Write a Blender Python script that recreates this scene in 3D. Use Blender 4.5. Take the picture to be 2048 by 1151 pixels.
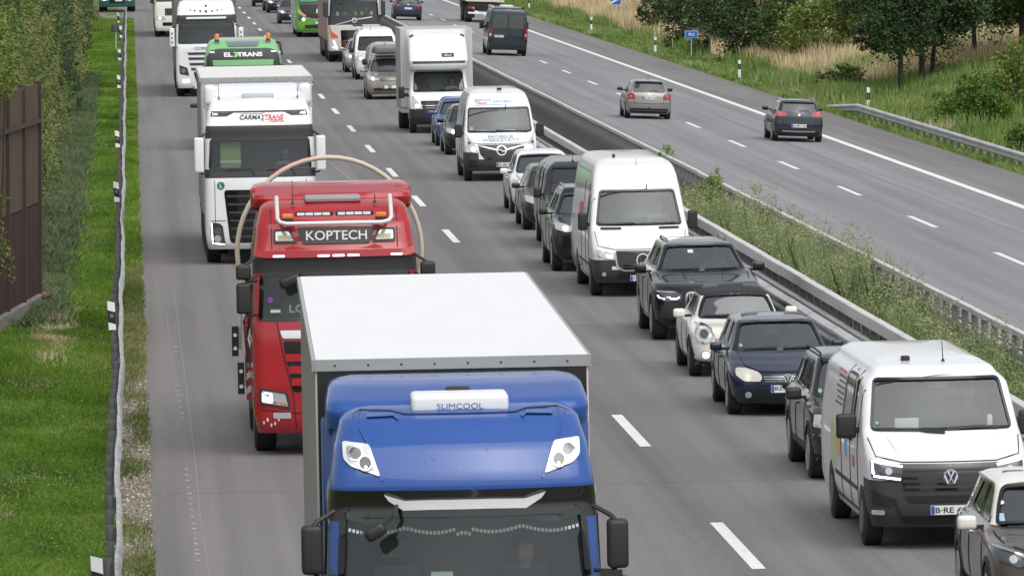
import bpy, bmesh, math, random
import numpy as np
from mathutils import Vector, Matrix
from mathutils.bvhtree import BVHTree

for o in list(bpy.data.objects):
    bpy.data.objects.remove(o)
R = math.radians
random.seed(7)
rng = np.random.default_rng(11)
SC = bpy.context.scene
COL = SC.collection

# ---------------------------------------------------------------- camera
FPX, HCAM = 13450.0, 8.35            # focal length in photo pixels, lens height above the road
VPX, VPY = 256.0, -225.0             # where the road's lines meet in the photo
PITCH = math.atan((575.5 - VPY) / FPX)
YAW = math.atan((1024 - VPX) * math.cos(PITCH) / FPX)
cam = bpy.data.cameras.new('camera')
cam.sensor_width = 36.0
cam.lens = FPX / 2048.0 * 36.0
cam.clip_start = 1.0
cam.clip_end = 3000.0
cam_o = bpy.data.objects.new('camera', cam)
COL.objects.link(cam_o)
cam_o.location = (0, 0, HCAM)
cam_o.rotation_euler = (math.pi / 2 - PITCH, 0, -YAW)
SC.camera = cam_o
SC.render.resolution_x, SC.render.resolution_y = 1024, 575

# ---------------------------------------------------------------- overcast sky and soft sun
SUN_EL, SUN_AZ = R(58), R(160)
W = bpy.data.worlds.new('World')
SC.world = W
W.use_nodes = True
nt = W.node_tree
for n in list(nt.nodes):
    nt.nodes.remove(n)
sky = nt.nodes.new('ShaderNodeTexSky')
sky.sky_type = 'NISHITA'
sky.sun_disc = False
sky.sun_elevation = SUN_EL
sky.sun_rotation = SUN_AZ
sky.air_density = 1.0
sky.dust_density = 3.0
sky.ozone_density = 1.0
hs = nt.nodes.new('ShaderNodeHueSaturation')
hs.inputs['Saturation'].default_value = 0.22
bg = nt.nodes.new('ShaderNodeBackground')
bg.inputs['Strength'].default_value = 0.15
wo = nt.nodes.new('ShaderNodeOutputWorld')
nt.links.new(sky.outputs[0], hs.inputs['Color'])
nt.links.new(hs.outputs[0], bg.inputs['Color'])
nt.links.new(bg.outputs[0], wo.inputs['Surface'])
sl = bpy.data.lights.new('sun', 'SUN')
sl.energy = 1.2
sl.angle = R(70)
sl.color = (1.0, 0.97, 0.93)
so = bpy.data.objects.new('sun', sl)
COL.objects.link(so)
so.rotation_euler = (math.pi / 2 - SUN_EL, 0, math.pi - SUN_AZ)
SC.view_settings.view_transform = 'Standard'
SC.view_settings.look = 'None'
SC.view_settings.gamma = 1.0
SC.view_settings.use_curve_mapping = False
SC.view_settings.exposure = 0.26
SC.render.engine = 'CYCLES'
SC.cycles.max_bounces = 6
SC.cycles.transparent_max_bounces = 8

# ---------------------------------------------------------------- materials
MATS = {}
def mat(name, col=(.5, .5, .5), rough=.5, metal=0., coat=0., emit=None, spec=.5, coat_rough=.04):
    if name in MATS:
        return MATS[name]
    m = bpy.data.materials.new(name)
    m.use_nodes = True
    b = m.node_tree.nodes['Principled BSDF']
    b.inputs['Base Color'].default_value = (*col, 1)
    b.inputs['Roughness'].default_value = rough
    b.inputs['Metallic'].default_value = metal
    b.inputs['Specular IOR Level'].default_value = spec
    b.inputs['Coat Weight'].default_value = coat
    b.inputs['Coat Roughness'].default_value = coat_rough
    if emit:
        b.inputs['Emission Color'].default_value = (*emit[0], 1)
        b.inputs['Emission Strength'].default_value = emit[1]
    MATS[name] = m
    return m

def N(m, t, **kw):
    n = m.node_tree.nodes.new(t)
    for k, v in kw.items():
        setattr(n, k, v)
    return n
def LK(m, a, b):
    m.node_tree.links.new(a, b)

def noise_mat(name, cols, scale, rough=.8, detail=6, stretch=(1, 1, 1), pos=None, bump=0., bscale=None, metal=0., coat=0.):
    """colour ramp over noise in object space"""
    if name in MATS:
        return MATS[name]
    m = mat(name, cols[0], rough, metal, coat)
    b = m.node_tree.nodes['Principled BSDF']
    tc = N(m, 'ShaderNodeTexCoord'); mp = N(m, 'ShaderNodeMapping')
    mp.inputs['Scale'].default_value = stretch
    LK(m, tc.outputs['Object'], mp.inputs['Vector'])
    nz = N(m, 'ShaderNodeTexNoise')
    nz.inputs['Scale'].default_value = scale
    nz.inputs['Detail'].default_value = detail
    nz.inputs['Roughness'].default_value = .65
    LK(m, mp.outputs[0], nz.inputs['Vector'])
    cr = N(m, 'ShaderNodeValToRGB')
    el = cr.color_ramp.elements
    ps = pos or [0.3 + .4 * i / (len(cols) - 1) for i in range(len(cols))]
    el[0].position = ps[0]; el[0].color = (*cols[0], 1)
    el[1].position = ps[-1]; el[1].color = (*cols[-1], 1)
    for p, c in list(zip(ps, cols))[1:-1]:
        e = el.new(p); e.color = (*c, 1)
    LK(m, nz.outputs['Fac'], cr.inputs['Fac'])
    LK(m, cr.outputs[0], b.inputs['Base Color'])
    if bump:
        bp = N(m, 'ShaderNodeBump'); bp.inputs['Strength'].default_value = bump
        n2 = N(m, 'ShaderNodeTexNoise'); n2.inputs['Scale'].default_value = bscale or scale * 6
        n2.inputs['Detail'].default_value = 4
        LK(m, tc.outputs['Object'], n2.inputs['Vector'])
        LK(m, n2.outputs['Fac'], bp.inputs['Height'])
        LK(m, bp.outputs[0], b.inputs['Normal'])
    return m

def paint(name, col, metal=0., rough=.32, dirt=.35):
    """car paint with clear coat and road film that thickens towards the sills"""
    if name in MATS:
        return MATS[name]
    m = mat(name, col, rough, metal, .8, spec=.25)
    b = m.node_tree.nodes['Principled BSDF']
    tc = N(m, 'ShaderNodeTexCoord')
    nz = N(m, 'ShaderNodeTexNoise'); nz.inputs['Scale'].default_value = 2.2; nz.inputs['Detail'].default_value = 7
    LK(m, tc.outputs['Object'], nz.inputs['Vector'])
    sp = N(m, 'ShaderNodeSeparateXYZ'); LK(m, tc.outputs['Object'], sp.inputs[0])
    mr = N(m, 'ShaderNodeMapRange')
    mr.inputs['From Min'].default_value = 1.1; mr.inputs['From Max'].default_value = .2
    LK(m, sp.outputs['Z'], mr.inputs['Value'])
    mu = N(m, 'ShaderNodeMath', operation='MULTIPLY'); LK(m, mr.outputs[0], mu.inputs[0]); LK(m, nz.outputs['Fac'], mu.inputs[1])
    m2 = N(m, 'ShaderNodeMath', operation='MULTIPLY'); LK(m, mu.outputs[0], m2.inputs[0]); m2.inputs[1].default_value = dirt
    mx = N(m, 'ShaderNodeMix', data_type='RGBA')
    LK(m, m2.outputs[0], mx.inputs['Factor'])
    mx.inputs['A'].default_value = (*col, 1)
    mx.inputs['B'].default_value = (.17, .16, .145, 1)
    LK(m, mx.outputs['Result'], b.inputs['Base Color'])
    r2 = N(m, 'ShaderNodeMapRange'); LK(m, nz.outputs['Fac'], r2.inputs['Value'])
    r2.inputs['From Min'].default_value = .3; r2.inputs['From Max'].default_value = .7
    r2.inputs['To Min'].default_value = rough - .06; r2.inputs['To Max'].default_value = rough + .1
    LK(m, r2.outputs[0], b.inputs['Roughness'])
    return m

def glass(name, tint=(.78, .83, .82), ior=1.55, dust=.015, mult=3.2):
    if name in MATS:
        return MATS[name]
    m = bpy.data.materials.new(name); m.use_nodes = True
    t = m.node_tree
    for n in list(t.nodes):
        t.nodes.remove(n)
    o = N(m, 'ShaderNodeOutputMaterial'); mx = N(m, 'ShaderNodeMixShader')
    tr = N(m, 'ShaderNodeBsdfTransparent'); tr.inputs['Color'].default_value = (*tint, 1)
    gl = N(m, 'ShaderNodeBsdfGlossy'); gl.inputs['Roughness'].default_value = .03
    gl.inputs['Color'].default_value = (.93, .97, 1, 1)
    fr = N(m, 'ShaderNodeFresnel'); fr.inputs['IOR'].default_value = ior
    ml = N(m, 'ShaderNodeMath', operation='MULTIPLY'); LK(m, fr.outputs[0], ml.inputs[0]); ml.inputs[1].default_value = mult
    ml.use_clamp = True
    df = N(m, 'ShaderNodeBsdfDiffuse'); df.inputs['Color'].default_value = (.5, .52, .53, 1)      # film of dust
    md = N(m, 'ShaderNodeMixShader'); md.inputs[0].default_value = dust
    LK(m, tr.outputs[0], md.inputs[1]); LK(m, df.outputs[0], md.inputs[2])
    LK(m, ml.outputs[0], mx.inputs[0]); LK(m, md.outputs[0], mx.inputs[1]); LK(m, gl.outputs[0], mx.inputs[2])
    LK(m, mx.outputs[0], o.inputs['Surface'])
    MATS[name] = m
    return m

M_GLASS = glass('windscreen_glass')
M_GLASSV = glass('van_windscreen_glass', (.80, .87, .85), mult=1.9)
M_GLASST = glass('lorry_windscreen_glass', (.76, .87, .82), mult=1.1)
M_TINT = glass('tinted_glass', (.50, .55, .55), mult=1.6)
M_DARKGLASS = mat('dark_glass', (.012, .014, .015), .04, 0, 1.0)
M_BLACK = mat('black_plastic', (.018, .018, .019), .5)
M_GREY = mat('dark_grey_plastic', (.035, .036, .038), .55)
M_GLOSS = mat('gloss_black', (.006, .006, .007), .12, 0, .6)
M_RUB = noise_mat('tyre_rubber', [(.012, .012, .012), (.03, .029, .028)], 8, .85)
M_ALU = mat('alloy_rim', (.42, .43, .44), .35, .85)
M_STEELRIM = mat('steel_rim', (.16, .165, .17), .45, .6)
M_CHROME = mat('chrome', (.72, .73, .74), .12, 1.0)
M_SILV = mat('silver_trim', (.52, .53, .54), .3, .8)
M_LENS = mat('lamp_lens', (.55, .57, .58), .08, .35, 1.0)
M_LENSD = mat('lamp_interior', (.09, .095, .1), .15, .5, 1.0)
M_LIT = mat('lit_lamp', (1, .95, .85), .2, emit=((1, .93, .8), 2.6))
M_LITW = mat('lit_led', (1, 1, 1), .2, emit=((.93, .97, 1), 2.4))
M_LITA = mat('lit_fog_lamp', (1, .8, .5), .2, emit=((1, .78, .45), 2.2))
M_AMBER = mat('amber_lens', (.75, .2, .015), .15, 0, 1.0)
M_RED = mat('tail_lens', (.25, .008, .010), .12, 0, .6)
M_REDLIT = mat('tail_lens_lit', (.5, .05, .05), .15, emit=((1, .16, .14), .12))
M_PLATE = mat('plate_white', (.72, .73, .72), .35)
M_PBLUE = mat('plate_blue', (.015, .09, .42), .35)
M_TXT = mat('plate_letters', (.012, .012, .013), .45)
M_SEAT = mat('seat_cloth', (.13, .135, .145), .9)
M_INT = mat('cabin_trim', (.40, .40, .39), .8)
M_DASH = mat('dashboard', (.075, .078, .082), .7)
M_WHITE = mat('white_plastic', (.78, .79, .8), .4)
M_PAPER = mat('paper', (.75, .76, .75), .7)
M_GALV = noise_mat('galvanised_steel', [(.34, .345, .35), (.47, .475, .48), (.56, .565, .57)], 1.6, .55, metal=.15, stretch=(1, .35, 1))
M_GALVD = noise_mat('weathered_steel', [(.09, .092, .094), (.17, .172, .174)], 2.2, .65, metal=.3)
M_GASKET = mat('joint_line', (.008, .008, .009), .7)

# ---------------------------------------------------------------- object helpers
def obj(name, me, material=None, parent=None, smooth=None):
    if material is not None and not me.materials:
        for mm in (material if isinstance(material, (list, tuple)) else [material]):
            me.materials.append(mm)
    o = bpy.data.objects.new(name, me)
    COL.objects.link(o)
    o.parent = parent
    if smooth:
        shade(me, smooth)
    return o
def shade(me, ang):
    me.polygons.foreach_set('use_smooth', [True] * len(me.polygons))
    me.set_sharp_from_angle(angle=R(ang))
def tag(o, label, cat, group=None, kind=None):
    if label: o['label'] = label
    if cat: o['category'] = cat
    if group: o['group'] = group
    if kind: o['kind'] = kind
    return o
def empty(name, loc=(0, 0, 0), rot=(0, 0, 0), parent=None):
    o = bpy.data.objects.new(name, None)
    o.empty_display_size = .3
    COL.objects.link(o)
    o.location = loc; o.rotation_euler = rot; o.parent = parent
    return o
def mesh_from(verts, faces, name='m'):
    me = bpy.data.meshes.new(name)
    me.from_pydata([tuple(v) for v in verts], [], [tuple(f) for f in faces])
    me.update()
    return me
def bm_mesh(bm, name='m'):
    me = bpy.data.meshes.new(name)
    bm.to_mesh(me); bm.free()
    return me

class MB:
    """collects boxes, bars and tubes into one mesh"""
    def __init__(s):
        s.v = []; s.f = []
    def add(s, v, f):
        n = len(s.v)
        s.v += [tuple(p) for p in v]
        s.f += [tuple(i + n for i in q) for q in f]
        return s
    def box(s, x0, x1, y0, y1, z0, z1):
        return s.add([(x0, y0, z0), (x1, y0, z0), (x1, y1, z0), (x0, y1, z0), (x0, y0, z1), (x1, y0, z1), (x1, y1, z1), (x0, y1, z1)],
                     [(0, 3, 2, 1), (4, 5, 6, 7), (0, 1, 5, 4), (1, 2, 6, 5), (2, 3, 7, 6), (3, 0, 4, 7)])
    def tube(s, pts, r, n=8, cap=True):
        pts = [Vector(p) for p in pts]
        rs = r if isinstance(r, (list, tuple)) else [r] * len(pts)
        rings = []
        a = None
        for i, p in enumerate(pts):
            d = (pts[min(i + 1, len(pts) - 1)] - pts[max(i - 1, 0)]).normalized()
            if a is None:
                a = d.cross(Vector((0, 0, 1)))
                if a.length < .05: a = d.cross(Vector((1, 0, 0)))
            else:
                a = a - d * a.dot(d)
            a.normalize(); b = a.cross(d)
            rings.append([p + (a * math.cos(2 * math.pi * k / n) + b * math.sin(2 * math.pi * k / n)) * rs[i] for k in range(n)])
        v = [q for rr in rings for q in rr]; f = []
        for i in range(len(pts) - 1):
            for k in range(n):
                f.append((i * n + k, i * n + (k + 1) % n, (i + 1) * n + (k + 1) % n, (i + 1) * n + k))
        if cap:
            f.append(tuple(range(n - 1, -1, -1))); f.append(tuple((len(pts) - 1) * n + k for k in range(n)))
        return s.add(v, f)
    def prof(s, poly, axis_pts):
        """sweep a closed (x,z) section along points (x,y,z)"""
        n = len(poly); v = []; f = []
        for (px, py, pz) in axis_pts:
            v += [(px + a, py, pz + b) for a, b in poly]
        for i in range(len(axis_pts) - 1):
            for k in range(n):
                f.append((i * n + k, i * n + (k + 1) % n, (i + 1) * n + (k + 1) % n, (i + 1) * n + k))
        f.append(tuple(range(n))); f.append(tuple((len(axis_pts) - 1) * n + k for k in reversed(range(n))))
        return s.add(v, f)
    def mesh(s, name='m'):
        me = mesh_from(s.v, s.f, name)
        bm = bmesh.new(); bm.from_mesh(me)
        bmesh.ops.recalc_face_normals(bm, faces=bm.faces)
        bm.to_mesh(me); bm.free()
        return me
    def build(s, name, material, parent=None, smooth=None):
        return obj(name, s.mesh(name), material, parent, smooth)

def rbox(x0, x1, y0, y1, z0, z1, bev=.02, seg=2):
    bm = bmesh.new()
    bmesh.ops.create_cube(bm, size=1)
    for v in bm.verts:
        v.co = Vector(((x0 + x1) / 2 + v.co.x * (x1 - x0), (y0 + y1) / 2 + v.co.y * (y1 - y0), (z0 + z1) / 2 + v.co.z * (z1 - z0)))
    bmesh.ops.bevel(bm, geom=list(bm.edges), offset=bev, segments=seg, profile=.6, affect='EDGES', clamp_overlap=True)
    return bm_mesh(bm)
def rb(name, dims, material, parent, bev=.02, seg=2):
    return obj(name, rbox(*dims, bev, seg), material, parent, 40)

def lathe(profile, n=20, axis='x', c=(0, 0, 0)):
    """profile: (along, radius)"""
    v = []; f = []
    for a, r in profile:
        for k in range(n):
            t = 2 * math.pi * k / n
            if axis == 'x': v.append((c[0] + a, c[1] + r * math.cos(t), c[2] + r * math.sin(t)))
            elif axis == 'y': v.append((c[0] + r * math.cos(t), c[1] + a, c[2] + r * math.sin(t)))
            else: v.append((c[0] + r * math.cos(t), c[1] + r * math.sin(t), c[2] + a))
    for i in range(len(profile) - 1):
        for k in range(n):
            f.append((i * n + k, i * n + (k + 1) % n, (i + 1) * n + (k + 1) % n, (i + 1) * n + k))
    f.append(tuple(range(n))); f.append(tuple((len(profile) - 1) * n + k for k in reversed(range(n))))
    mb = MB(); mb.add(v, f)
    return mb.mesh()

# ---------------------------------------------------------------- ground heights
def zroad(x, y=0):
    """left carriageway crossfall, dip of the median, lower right carriageway"""
    if x < 12.0: return .018 * (x - 4.0)
    if x < 15.6:
        t = (x - 12.0) / 3.6
        return .144 * (1 - t) + (-.244) * t - .1 * math.sin(math.pi * t)
    return -.4 - .03 * (x - 20.8)

# ---------------------------------------------------------------- stacked-slice bodies
def itp(pts, z):
    a = np.array(pts, float)
    return np.interp(z, a[:, 0], a[:, 1])

def shell_levels(front, rear, width, dz=.07):
    zs = sorted({round(p[0], 4) for p in front} | {round(p[0], 4) for p in rear} | {round(p[0], 4) for p in width})
    z0 = max(front[0][0], rear[0][0], width[0][0]); z1 = min(front[-1][0], rear[-1][0], width[-1][0])
    zs = [z for z in zs if z0 <= z <= z1]
    out = [zs[0]]
    for a, b in zip(zs[:-1], zs[1:]):
        n = max((b - a) / dz, abs(itp(front, b) - itp(front, a)) / .11, abs(itp(rear, b) - itp(rear, a)) / .16, 1)
        n = int(math.ceil(n))
        out += [a + (b - a) * (i + 1) / n for i in range(n)]
    return np.array(out)

def shell(front, rear, width, bow=.1, bowr=.05, r=.16, rr=None, taper=None, taperr=None, inset=0., zlim=None, smooth=2, dz=.07, nf=12, ns=10, tlen=.9):
    zs = shell_levels(front, rear, width, dz)
    yf = itp(front, zs); yr = itp(rear, zs); w = itp(width, zs)
    for _ in range(smooth):
        for a in (yf, yr, w):
            a[1:-1] = .25 * a[:-2] + .5 * a[1:-1] + .25 * a[2:]
    L = rear[0][1]
    val = lambda p, z: itp(p, z) if isinstance(p, (list, tuple)) else np.full_like(z, p)
    bw = val(bow, zs); bwr = val(bowr, zs); rv = val(r, zs); rrv = val(rr if rr is not None else r, zs)
    tp = val(taper if taper is not None else 0., zs); tpr = val(taperr if taperr is not None else 0., zs)
    if zlim:
        k = (zs >= zlim[0]) & (zs <= zlim[1])
        zs, yf, yr, w, bw, bwr, rv, rrv, tp, tpr = [a[k] for a in (zs, yf, yr, w, bw, bwr, rv, rrv, tp, tpr)]
    if inset:
        yf = yf + inset; yr = yr - inset; w = w - inset
        rv = np.maximum(rv - inset, .03); rrv = np.maximum(rrv - inset, .03)
    V = []; cnt = None
    aa = np.linspace(-1, 1, nf + 1)
    for i, z in enumerate(zs):
        W_ = w[i]; ra = min(rv[i], W_ * .45); rb_ = min(rrv[i], W_ * .45)
        if yr[i] - yf[i] < ra + rb_ + bw[i] + bwr[i] + .05:
            yr[i] = yf[i] + ra + rb_ + bw[i] + bwr[i] + .05
        P = []
        for a in aa: P.append((a * (W_ - ra), yf[i] + bw[i] * a * a))
        y0 = yf[i] + bw[i]
        for k in range(1, 4):
            t = math.pi / 2 * k / 4; P.append((W_ - ra + ra * math.sin(t), y0 + ra - ra * math.cos(t)))
        y1 = yr[i] - bwr[i]
        for k in range(ns + 1): P.append((W_, y0 + ra + (y1 - rb_ - y0 - ra) * k / ns))
        for k in range(1, 4):
            t = math.pi / 2 * k / 4; P.append((W_ - rb_ + rb_ * math.cos(t), y1 - rb_ + rb_ * math.sin(t)))
        for a in aa[::-1]: P.append((a * (W_ - rb_), yr[i] - bwr[i] * a * a))
        for k in range(1, 4):
            t = math.pi / 2 * k / 4; P.append((-(W_ - rb_ + rb_ * math.sin(t)), y1 - rb_ + rb_ * math.cos(t)))
        for k in range(ns, -1, -1): P.append((-W_, y0 + ra + (y1 - rb_ - y0 - ra) * k / ns))
        for k in range(1, 4):
            t = math.pi / 2 * k / 4; P.append((-(W_ - ra + ra * math.cos(t)), y0 + ra - ra * math.sin(t)))
        for x, y in P:
            q = max(0., 1 - (y - yf[i]) / tlen); q2 = max(0., 1 - (yr[i] - y) / tlen)
            V.append((x * (1 - tp[i] * q * q) * (1 - tpr[i] * q2 * q2), y, z))
        cnt = len(P)
    F = []
    nl = len(zs)
    for i in range(nl - 1):
        for k in range(cnt):
            k2 = (k + 1) % cnt
            F.append((i * cnt + k, i * cnt + k2, (i + 1) * cnt + k2, (i + 1) * cnt + k))
    # caps as strips from left to right so that smooth shading behaves
    c0 = len(V); V.append(tuple(np.mean(np.array(V[:cnt]), axis=0)))
    c1 = len(V); V.append(tuple(np.mean(np.array(V[(nl - 1) * cnt:nl * cnt]), axis=0)))
    for k in range(cnt):
        k2 = (k + 1) % cnt
        F.append((k2, k, c0)); F.append(((nl - 1) * cnt + k, (nl - 1) * cnt + k2, c1))
    return V, F

def rounded(poly, r=.04, n=3):
    out = []
    m = len(poly)
    for i in range(m):
        p = Vector(poly[i]); a = Vector(poly[i - 1]); b = Vector(poly[(i + 1) % m])
        da = a - p; db = b - p
        q = min(r, da.length * .45, db.length * .45)
        s = p + da.normalized() * q; e = p + db.normalized() * q
        for k in range(n + 1):
            t = k / n
            out.append(tuple(s * (1 - t) ** 2 + p * 2 * t * (1 - t) + e * t * t))
    return out
def mir(poly):
    return [(-x, z) for x, z in reversed(poly)]
def circ(cx, cz, r, n=16, rz=None):
    return [(cx + r * math.cos(2 * math.pi * k / n), cz + (rz or r) * math.sin(2 * math.pi * k / n)) for k in range(n)]
def rect(x0, x1, z0, z1):
    return [(x0, z0), (x1, z0), (x1, z1), (x0, z1)]
def stripe(pts, w, closed=False):
    """thick line -> polygon"""
    P = [Vector(p) for p in pts]; n = len(P); Lf = []; Rt = []
    for i in range(n):
        a = P[(i - 1) % n] if (closed or i) else P[i]; b = P[(i + 1) % n] if (closed or i < n - 1) else P[i]
        d = (b - a); d = d.normalized() if d.length > 1e-6 else Vector((1, 0))
        nn = Vector((-d.y, d.x)) * (w / 2)
        Lf.append(P[i] + nn); Rt.append(P[i] - nn)
    return Lf, Rt

DIRS = {'F': Vector((0, 1, 0)), 'B': Vector((0, -1, 0)), 'L': Vector((1, 0, 0)), 'R': Vector((-1, 0, 0)), 'T': Vector((0, 0, -1))}
def ray_o(view, a, b):
    if view == 'F': return Vector((a, -6, b))
    if view == 'B': return Vector((a, 40, b))
    if view == 'L': return Vector((-6, a, b))
    if view == 'R': return Vector((6, a, b))
    return Vector((a, b, 9))

TMP = bpy.data.scenes.new('scratch')
def evaluated(o):
    vl = TMP.view_layers[0]
    vl.update()
    dg = vl.depsgraph
    return bpy.data.meshes.new_from_object(o.evaluated_get(dg), depsgraph=dg)
class Body:
    """a vehicle under construction: local x to the right, y away from the camera, z up, y=0 the end that faces us"""
    def __init__(s, name, loc, yaw=0., roll=None):
        x, y = loc
        if x < 12:            # the queue stands on the crossfall of the road
            k = (HCAM - zroad(x)) / HCAM; x *= k; y *= k
        s.name = name
        if roll is None:
            roll = -math.atan((zroad(x + .5) - zroad(x - .5)))
        s.root = empty(name, (x, y, zroad(x) + .004), (0, roll, yaw))
        s.cuts = []; s.bvh = None; s.o = None; s.main = None
    def tag(s, label, cat, group=None):
        tag(s.root, label, cat, group); return s
    def shell(s, part, material, use=True, **kw):
        V, F = shell(**kw)
        me = mesh_from(V, F, part)
        o = obj(part, me, material, s.root, 38)
        if use:
            s.bvh = BVHTree.FromPolygons([Vector(v) for v in V], F)
            s.o = o; s.kw = kw
            if s.main is None: s.main = o
        return o
    def hit(s, view, a, b):
        d = DIRS[view]; o = ray_o(view, a, b)
        h, n, _, _ = s.bvh.ray_cast(o, d)
        if h is None:
            q, n, _, _ = s.bvh.find_nearest(o + d * 6.2)
            h = o + d * (q - o).dot(d)
            n = -d
        return h, n
    def pt(s, view, a, b, off=0.):
        h, n = s.hit(view, a, b)
        return h - DIRS[view] * off
    def decal(s, part, poly, material, view='F', off=.006, th=.02, res=.09, parent=None, flat=False):
        bm = bmesh.new()
        try:
            vs = [bm.verts.new((p[0], p[1], 0)) for p in poly]
            bm.faces.new(vs)
        except ValueError:
            bm.free(); return None
        xs = [p[0] for p in poly]; zs = [p[1] for p in poly]
        if not flat:
            for (lo, hi, nv) in ((min(xs), max(xs), Vector((1, 0, 0))), (min(zs), max(zs), Vector((0, 1, 0)))):
                n = int((hi - lo) / res)
                for k in range(1, n + 1):
                    c = lo + (hi - lo) * k / (n + 1)
                    bmesh.ops.bisect_plane(bm, geom=list(bm.verts) + list(bm.edges) + list(bm.faces), plane_co=nv * c, plane_no=nv, dist=1e-5)
        return s.finish(bm, part, material, view, off, th, parent, flat)
    def finish(s, bm, part, material, view, off, th, parent, flat=False):
        d = DIRS[view]
        bm.verts.ensure_lookup_table()
        if flat:      # a rigid flat piece, set just proud of the highest point under it
            c = [s.hit(view, v.co.x, v.co.y)[0] for v in bm.verts]
            t = min((h).dot(d) for h in c)
        top = []; bot = []
        for v in bm.verts:
            o = ray_o(view, v.co.x, v.co.y)
            if flat:
                h = o + d * (t - o.dot(d)); e = off
            else:
                h, n = s.hit(view, v.co.x, v.co.y); e = off / max(.3, abs(n.dot(d)))
            top.append(h - d * e); bot.append(h + d * th)
        V = top + bot; n = len(top)
        F = []; 
        bm.verts.index_update()
        for f in bm.faces: F.append([v.index for v in f.verts])
        for e in bm.edges:
            if len(e.link_faces) == 1:
                lp = e.link_loops[0]
                a = lp.vert.index; b = lp.link_loop_next.vert.index
                F.append([b, a, a + n, b + n])
        bm.free()
        # face the viewer
        f = F[0]
        nn = (V[f[1]] - V[f[0]]).cross(V[f[2]] - V[f[1]])
        if nn.dot(d) > 0: F = [q[::-1] for q in F]
        me = mesh_from(V, F, part)
        return obj(part, me, material, parent or s.root, 30)
    def both(s, part, poly, material, **kw):
        a = s.decal(part, poly, material, **kw)
        b = s.decal(part, mir(poly), material, **kw)
        return a, b
    def line(s, part, pts, w, material, view='F', closed=False, off=.007, th=.012, parent=None, res=.09):
        # subdivide along the line
        P = []
        m = len(pts)
        for i in range(m if closed else m - 1):
            a = Vector(pts[i]); b = Vector(pts[(i + 1) % m]); n = max(1, int((b - a).length / res))
            P += [tuple(a + (b - a) * k / n) for k in range(n)]
        if not closed: P.append(tuple(pts[-1]))
        L_, R_ = stripe(P, w, closed)
        bm = bmesh.new()
        lv = [bm.verts.new((p.x, p.y, 0)) for p in L_]; rv = [bm.verts.new((p.x, p.y, 0)) for p in R_]
        n = len(lv)
        for i in range(n if closed else n - 1):
            j = (i + 1) % n
            try: bm.faces.new((lv[i], rv[i], rv[j], lv[j]))
            except ValueError: pass
        return s.finish(bm, part, material, view, off, th, parent)
    def text(s, part, txt, cx, cz, w, h, material, view='F', off=.008, shear=0., bold=.02, flip=None, parent=None, th=.0):
        cu = bpy.data.curves.new('t', 'FONT')
        cu.body = txt; cu.size = 1; cu.offset = bold; cu.shear = shear; cu.resolution_u = 4
        to = bpy.data.objects.new('t', cu); TMP.collection.objects.link(to)
        me = evaluated(to)
        bpy.data.objects.remove(to); bpy.data.curves.remove(cu)
        co = np.array([v.co[:] for v in me.vertices])
        lo = co.min(0); hi = co.max(0)
        bm = bmesh.new(); bm.from_mesh(me); bpy.data.meshes.remove(me)
        sgn = -1 if view in ('R', 'B') else 1
        if view == 'L': sgn = -1      # on the left flank the text runs towards the front
        for v in bm.verts:
            u = (v.co.x - (lo[0] + hi[0]) / 2) / max(1e-6, hi[0] - lo[0]) * w * sgn
            q = (v.co.y - (lo[1] + hi[1]) / 2) / max(1e-6, hi[1] - lo[1]) * h
            v.co = Vector((cx + u, cz + q, 0))
        return s.finish(bm, part, material, view, off, th, parent)
    def region(s, material, fn):
        """give the body's own faces another material where fn(x, y, z) holds"""
        me = s.o.data
        me.materials.append(material); k = len(me.materials) - 1
        for q in me.polygons:
            c = q.center
            if q.material_index == 0 and fn(c.x, c.y, c.z): q.material_index = k
    # ---- openings
    def boolean(s, o, V, F, mi=1):
        me = mesh_from(V, F)
        for mm in o.data.materials: me.materials.append(mm)
        me.polygons.foreach_set('material_index', [mi] * len(me.polygons))
        bm = bmesh.new(); bm.from_mesh(me); bmesh.ops.recalc_face_normals(bm, faces=bm.faces); bm.to_mesh(me); bm.free()
        c = bpy.data.objects.new('cut', me); TMP.collection.objects.link(c)
        w_ = bpy.data.objects.new('work', o.data); TMP.collection.objects.link(w_)
        md = w_.modifiers.new('b', 'BOOLEAN'); md.operation = 'DIFFERENCE'; md.object = c; md.solver = 'EXACT'
        new = evaluated(w_)
        old = o.data; o.data = new
        bpy.data.objects.remove(c); bpy.data.objects.remove(w_)
        bpy.data.meshes.remove(old)
        shade(new, 38)
    def arches(s, ys, rad, depth=.32, zc=None):
        o = s.o; mb = MB()
        hw = max(p[1] for p in s.kw['width'])
        for y in ys:
            for sx in (-1, 1):
                n = 20; z = zc if zc is not None else rad - .04
                ring = [(y + rad * math.cos(2 * math.pi * k / n), z + rad * math.sin(2 * math.pi * k / n)) for k in range(n)]
                xa, xb = sx * (hw + .1), sx * (hw - depth)
                v = [(xa, a, b) for a, b in ring] + [(xb, a, b) for a, b in ring]
                f = [(k, (k + 1) % n, n + (k + 1) % n, n + k) for k in range(n)] + [tuple(range(n)), tuple(range(2 * n - 1, n - 1, -1))]
                mb.add(v, f)
        if len(o.data.materials) < 2: o.data.materials.append(M_INT)
        s.boolean(o, mb.v, mb.f)
    def hollow(s, z0, z1, inset=.07, ylim=None):
        kw = dict(s.kw); kw.update(inset=inset, zlim=(z0, z1), nf=6, ns=4, dz=.15)
        V, F = shell(**kw)
        if len(s.o.data.materials) < 2: s.o.data.materials.append(M_INT)
        s.boolean(s.o, V, F)
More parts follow.
